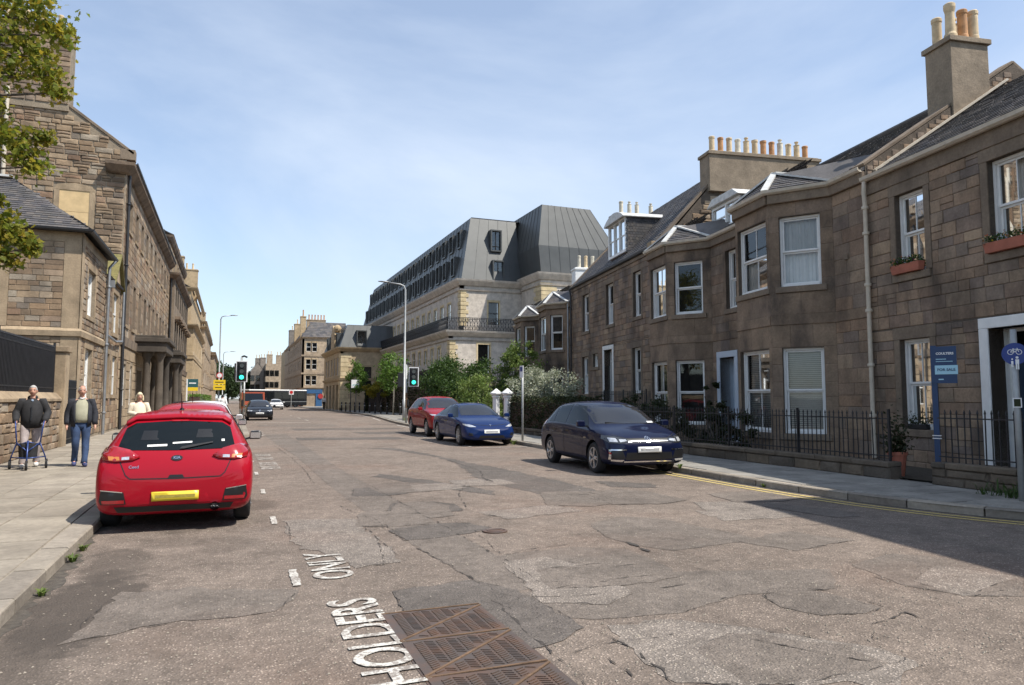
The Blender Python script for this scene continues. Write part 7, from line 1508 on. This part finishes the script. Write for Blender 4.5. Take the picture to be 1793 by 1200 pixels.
# white gate pillars
for y, lab in ((31.3,'left white octagonal gate pillar with a pointed cap'),(29.85,'right white octagonal gate pillar nearer the sign pole')):
    r_ = empty('gate_pillar', (11.6,y,.1), 0, lab, 'pillar', 'white gate pillars'); b = MB(); b.lathe([(.19,0),(.19,.3),(.165,.34),(.165,1.5)], n=8, sq=True); b.build('shaft', 'white_paint', r_); b = MB(); b.lathe([(.165,1.5),(.2,1.53),(.2,1.57),(.165,1.6)], n=8, sq=True); b.build('neck', 'white_paint', r_); b = MB(); b.lathe([(.165,1.6),(.28,1.68),(.28,1.73),(.02,1.93)], n=8, sq=True); b.build('cap', 'white_paint', r_)
# plant pot by the gate
r_ = empty('plant_pot', (11.75,9.95,.43), 0, 'terracotta pot with a dark plant at the end of the long railing', 'plant pot'); b = MB(); b.lathe([(.11,-.3),(.16,.1),(.18,.1),(.18,.16),(.15,.16),(.13,.1),(0,.1)], n=14); b.build('pot', 'terracotta_box', r_, smooth=False); b = MB()
for _ in range(500): leaf(b, (random.gauss(0,.11),random.gauss(0,.11),.15+abs(random.gauss(0,.3))), rnd(.03,.05))
b.build('foliage', 'leaf_dark', r_)
gv = empty('grass_verge', (11.05,6.9,.1), 0, 'patch of grass and weeds at the foot of the cycle sign', 'grass'); b = MB()
for _ in range(420):
    t = rnd(0,6.28); d = V((math.cos(t),math.sin(t),0)); p = V((rnd(-.28,.22),rnd(-1.3,.9),0)); l = rnd(.06,.2)*(1 if random.random() < .8 else 1.6); w_ = rnd(.004,.011); s_ = V((-d.y,d.x,0)); q = p+d*l*.3+V((0,0,l*.7)); r_ = p+d*l*.75+V((0,0,l*.85)); b.add([p-s_*w_,p+s_*w_,q+s_*w_,q-s_*w_,r_], [(0,1,2,3),(3,2,4)])
stuff(b.build('grass_blades', 'leaf_green', gv))
# ---------------------------------------------------------------- signs, signals, lamps
plain('sign_blue', (.006,.03,.20), .35, 0, .03); plain('board_navy', (.006,.035,.11), .4, 0, .05); plain('board_pale', (.35,.60,.72), .5, 0, .03); plain('sign_white', (.75,.75,.75), .4, 0, .02); plain('sign_yellow', (.75,.52,.02), .4, 0, .03); plain('sign_red', (.5,.02,.02), .4, 0, .03); plain('board_green', (.02,.09,.10), .5, 0, .05)
m = NT('green_light'); m.set(col=(.02,.35,.22), em=(.04,.9,.55), ems=2.2)
def disc(b, c, r, n=24, y0=0, y1=.006): b.add([(c[0]+r*math.cos(2*math.pi*i/n), y0, c[2]+r*math.sin(2*math.pi*i/n)) for i in range(n)]+[(c[0]+r*math.cos(2*math.pi*i/n), y1, c[2]+r*math.sin(2*math.pi*i/n)) for i in range(n)], [tuple(range(n)), tuple(range(2*n-1,n-1,-1))]+[(i,(i+1)%n,n+(i+1)%n,n+i) for i in range(n)])
def face_cam(x, y): return math.atan2(x, -y) if False else math.atan2(-x, y)*-1
# cycle sign
cs_ = empty('cycle_sign', (10.62,6.95,.1), R(-52), 'round blue cycle and pedestrian sign on a grey post at the right edge', 'sign')
b = MB(); b.tube([(0,.05,0),(0,.05,2.5)], .042, 12); b.build('post', 'pole_grey', cs_, smooth=True); b = MB(); disc(b, (0,0,2.14), .16, 30, -.008, 0); pl_ = b.build('plate', 'sign_blue', cs_); b = MB()
for sx in (-.05, .05):
    n = 16; 
    for i in range(n): t0, t1 = 2*math.pi*i/n, 2*math.pi*(i+1)/n; b.bar((sx+.035*math.cos(t0),-.011,2.165+.035*math.sin(t0)),(sx+.035*math.cos(t1),-.011,2.165+.035*math.sin(t1)),.008,.004,(0,1,0))
for p, q in (((-.05,2.165),(-.02,2.205)),((-.02,2.205),(.035,2.205)),((.035,2.205),(.05,2.165)),((-.02,2.205),(.0,2.165)),((0,2.165),(.035,2.205)),((-.05,2.165),(0,2.165)),((.035,2.205),(.03,2.225)),((-.025,2.215),(-.01,2.215))): b.bar((p[0],-.011,p[1]),(q[0],-.011,q[1]),.008,.004,(0,1,0))
b.build('cycle_symbol', 'sign_white', pl_); b = MB()
for (cx, s) in ((.025,1),(-.035,.62)):
    disc(b, (cx,0,2.085-.0*(1-s)-.06*(1-s)), .018*s, 12, -.012, -.009); zt = 2.062-.06*(1-s)-.004; b.box(cx-.022*s,cx+.022*s,-.012,-.009,zt-.065*s,zt); b.box(cx-.02*s,cx-.003*s,-.012,-.009,zt-.145*s,zt-.065*s); b.box(cx+.003*s,cx+.02*s,-.012,-.009,zt-.145*s,zt-.065*s)
b.build('walking_symbol', 'sign_white', pl_); b = MB(); b.box(-.055,.055,0,.008,1.36,1.5); st = b.build('sticker', 'sign_white', cs_); b = MB(); b.box(-.04,.04,-.003,0,1.375,1.485); b.build('sticker_picture', 'leaf_dark', st)
# for sale board
sb = empty('sale_board', (11.80,9.16,.42), R(-62), 'navy for sale board on a tall post behind the short railing', 'sign')
b = MB(); b.box(-.045,.045,.0,.05,-.3,2.12); b.build('post', 'board_navy', sb); b = MB(); b.box(-.04,.36,-.012,0,1.44,2.1); bp = b.build('board', 'board_navy', sb); b = MB(); b.box(.02,.375,-.02,-.013,1.60,1.76); bs = b.build('panel', 'board_pale', bp)
mesh_text('COULTERS', .056, 'sign_white', bp, Matrix.Translation((.18,-.014,1.97)) @ UPX, bold=.002); mesh_text('FOR SALE', .066, 'board_navy', bs, Matrix.Translation((.198,-.023,1.68)) @ UPX, bold=.001)
b = MB(); b.box(.04,.2,-.015,-.012,1.865,1.878); b.box(.04,.3,-.015,-.012,1.825,1.835); b.box(.07,.15,-.015,-.012,1.5,1.52); b.build('small_print', 'board_pale', bp)
for z in (-.05,.45,.5): b = MB(); b.box(-.07,.07,-.005,.055,z,z+.015); b.build('cable_tie', 'sign_white', sb)
# grey sign pole
sp_ = empty('sign_pole', (9.5,23.0,.1), 0, 'thin grey pole with a small parking plate at the right kerb', 'sign'); b = MB(); b.tube([(0,0,0),(0,0,2.62)], .038, 10); b.build('post', 'pole_grey', sp_, smooth=True); b = MB(); b.box(-.045,-.035,-.15,.15,2.2,2.62); s_ = b.build('plate', 'sign_white', sp_); b = MB(); b.box(-.05,-.045,-.11,.11,2.42,2.58); b.build('plate_panel', 'sign_blue', s_)
def signal(name, label, loc, rz, hx, hz, lit, ped=None, ph=3.6, white=True):
    r_ = empty(name, loc, rz, label, 'traffic light'); b = MB(); b.tube([(0,0,0),(0,0,ph)], .057, 12); b.build('pole', 'pole_grey', r_, smooth=True); b = MB(); b.lathe([(.062,.0),(.062,.9)], (0,0,.9), 12); b.build('pole_band', 'rust', r_)
    if white: b = MB(); b.box(hx-.3,hx+.3,-.10,-.085,hz-.58,hz+.58); b.build('backing_board', 'sign_white', r_, bev=.012); b = MB(); b.box(hx-.25,hx+.25,-.115,-.101,hz-.53,hz+.53); b.build('backing_face', 'black_plastic', r_)
    b = MB(); b.box(hx-.17,hx+.17,-.2,.05,hz-.5,hz+.5); hd = b.build('signal_head', 'black_plastic', r_, bev=.03)
    for k, z in enumerate((hz+.32,hz,hz-.32)):
        b = MB(); disc(b, (hx,0,z), .115, 20, -.212, -.2); b.build('lens', 'green_light' if (lit and k == 2) else 'lamp_dark', hd)
        b = MB(); n = 10; pts = [(hx+.135*math.cos(R(-20)+R(220)*i/n), z+.135*math.sin(R(-20)+R(220)*i/n)) for i in range(n+1)]; b.add([(x,-.2,zz_) for x,zz_ in pts]+[(x,-.40,zz_) for x,zz_ in pts], [(i,i+1,n+2+i,n+1+i) for i in range(n)]); b.build('visor', 'black_plastic', hd)
    b = MB(); b.box(min(0,hx)-.02,max(0,hx)+.02,-.03,.03,hz+.3,hz+.35); b.box(min(0,hx)-.02,max(0,hx)+.02,-.03,.03,hz-.35,hz-.3); b.build('bracket', 'pole_grey', r_)
    if ped: b = MB(); b.box(ped-.16,ped+.16,-.12,.12,hz-.6,hz+.25); b.build('pedestrian_head', 'black_plastic', r_, bev=.02)
    b = MB(); b.box(.06,.16,-.08,.08,1.05,1.4); b.build('push_button', 'black_plastic', r_)
    b = MB(); b.tube([(0,0,ph),(.12,-.05,ph+.05),(.28,-.1,ph-.02)], .05, 8); b.build('detector', 'black_plastic', r_)
    return r_
signal('traffic_light', 'left traffic light showing green beside the black hatchback', (.62,42,.1), R(-3), .02, 2.95, True, None, 3.75)
signal('traffic_light', 'black back of a traffic light just left of the lit one', (.87,46.5,.1), R(180), .42, 3.1, False, None, 2.9, False)
signal('traffic_light', 'right traffic light showing green in front of the large shrub', (9.85,42,.1), R(-10), .42, 2.75, True, -.35, 3.5)
def lamp_post(label, loc, h, arm, rz):
    r_ = empty('street_lamp', loc, rz, label, 'street lamp', 'street lamps'); b = MB(); b.tube([(0,0,0),(0,0,1.4),(0,0,1.42),(0,0,h-.35),(arm*.06,0,h-.1),(arm*.2,0,h),(arm*.75,0,h+.1)], [.11,.11,.075,.06,.05,.045,.04], 12); b.build('column', 'pole_grey', r_, smooth=True)
    b = MB(); b.ball((arm*.9,0,h+.12), .3*abs(arm)/1.5, 10, 6, (1.3,.4,.18)); b.build('lantern', 'grey_metal', r_, smooth=True)
lamp_post('tall grey lamp post on the right leaning over the pavement by the shrubs', (10.72,46.3,.1), 9.0, -1.6, 0); lamp_post('nearer tall lamp post on the left beyond the traffic light', (-.95,78,.1), 9.8, 1.4, 0); lamp_post('farther lamp post on the left beyond the nearer one', (-.95,126,.1), 9.0, 1.6, 0)
b = MB(); b.box(-.5,.5,-.06,-.03,2.1,2.9); 
ys_ = empty('yellow_sign', (-.95,77.6,.1), 0, 'two yellow temporary road signs on the left lamp post', 'sign'); b = MB(); b.box(-.5,.62,-.06,-.03,2.85,3.3); b.build('upper_plate', 'sign_yellow', ys_); b = MB(); b.box(-.5,.62,-.06,-.03,2.3,2.8); b.build('lower_plate', 'sign_yellow', ys_); b = MB(); b.box(-.35,.45,-.065,-.06,3.03,3.12); b.box(-.35,.3,-.065,-.06,2.5,2.58); b.build('print', 'black_plastic', ys_); b = MB(); disc(b, (.05,0,3.75), .3, 16, -.06, -.04); b.build('round_plate', 'sign_red', ys_); b = MB(); disc(b, (.05,0,3.75), .22, 16, -.066, -.06); b.build('round_centre', 'sign_white', ys_)
eb = empty('estate_board', (-3.3,66.5,.1), 0, 'green and yellow estate board by the left hedge', 'sign'); b = MB(); b.box(-.05,.05,0,.1,0,3.1); b.build('post', 'sign_white', eb); b = MB(); b.box(.05,.85,0,.03,2.1,3.1); p_ = b.build('board', 'board_green', eb); b = MB(); b.box(.05,.85,-.004,0,2.1,2.4); b.build('strip', 'sign_yellow', p_); b = MB(); b.box(.15,.7,-.004,0,2.7,2.8); b.build('print', 'sign_white', p_)
bs_ = empty('bus_stop', (11.9,76,.1), 0, 'white bus stop flag on a dark pole before the golden corner building', 'sign'); b = MB(); b.tube([(0,0,0),(0,0,3.4)], .05, 8); b.build('post', 'dark_iron', bs_); b = MB(); b.box(.05,.85,-.02,.02,2.55,3.4); p_ = b.build('flag', 'sign_white', bs_); b = MB(); b.box(.15,.7,-.025,-.02,2.8,2.9); b.build('print', 'board_pale', p_)
ne = empty('round_sign_post', (8.9,114,.1), 0, 'small round red and white road sign near the bus', 'sign'); b = MB(); b.tube([(0,0,0),(0,0,2.6)], .05, 8); b.build('post', 'pole_grey', ne); b = MB(); b.box(-.35,.35,-.04,-.02,2.0,2.7); p_ = b.build('plate', 'sign_white', ne); b = MB(); disc(b, (0,0,2.35), .25, 18, -.05, -.04); b.build('disc', 'sign_red', p_)
for k in range(12):
    t = k/11; x, y = 12.0+(13.9-12.0)*t, 83+(61.5-83)*t
    r_ = empty('bollard', (x,y,.1), 0, ('dark bollard at the corner building end of the forecourt row' if k == 0 else 'dark bollard at the lamp post end of the forecourt row' if k == 11 else ('second','third','fourth','fifth','sixth','seventh','eighth','ninth','tenth','eleventh')[k-1]+' dark forecourt bollard counting from the corner building'), 'bollard', 'bollards along the forecourt'); b = MB(); b.lathe([(.08,0),(.075,.9),(.09,.92),(.09,.98),(.05,1.03)], n=10); b.build('shaft', 'dark_iron', r_); b = MB(); b.lathe([(.082,.7),(.082,.78)], n=10); b.build('reflective_band', 'pole_grey', r_)
railing_left = empty('iron_railing', (-3.25,50,.1), 0, 'black iron railing along the left pavement past the porches', 'railing', 'iron railings of the left-hand basements'); bm3 = bar_mesh(1.25, .012, 'dark_iron')
for i in range(120): link('bar', bm3, railing_left, Matrix.Translation((0,.15*i,0)))
for z in (.1,1.05): b = MB(); b.box(-.015,.015,0,18,z,z+.04); b.build('rail', 'dark_iron', railing_left)
for i in range(5): b = MB(); b.box(.03,.06,.5+2*i,1.8+2*i,.35,.85); b.build('notice_board', 'sign_white' if i % 2 == 0 else 'board_navy', railing_left)
b = MB(); gate = empty('iron_gate', (-4.85,25.95,.1), 0, 'tall black iron gate between the retaining wall and the hipped house', 'gate')
for i in range(19): link('bar', bar_mesh(2.1,.012,'dark_iron') if i == 0 else gate.children[0].data, gate, Matrix.Translation((0,.12*i+.08,0)))
for z in (.15,1.8): b = MB(); b.box(-.015,.015,0,2.35,z,z+.04); b.build('rail', 'dark_iron', gate)
bpy.data.scenes.remove(TMP)
for o in list(bpy.data.objects):
    if '_n' in o: del o['_n']
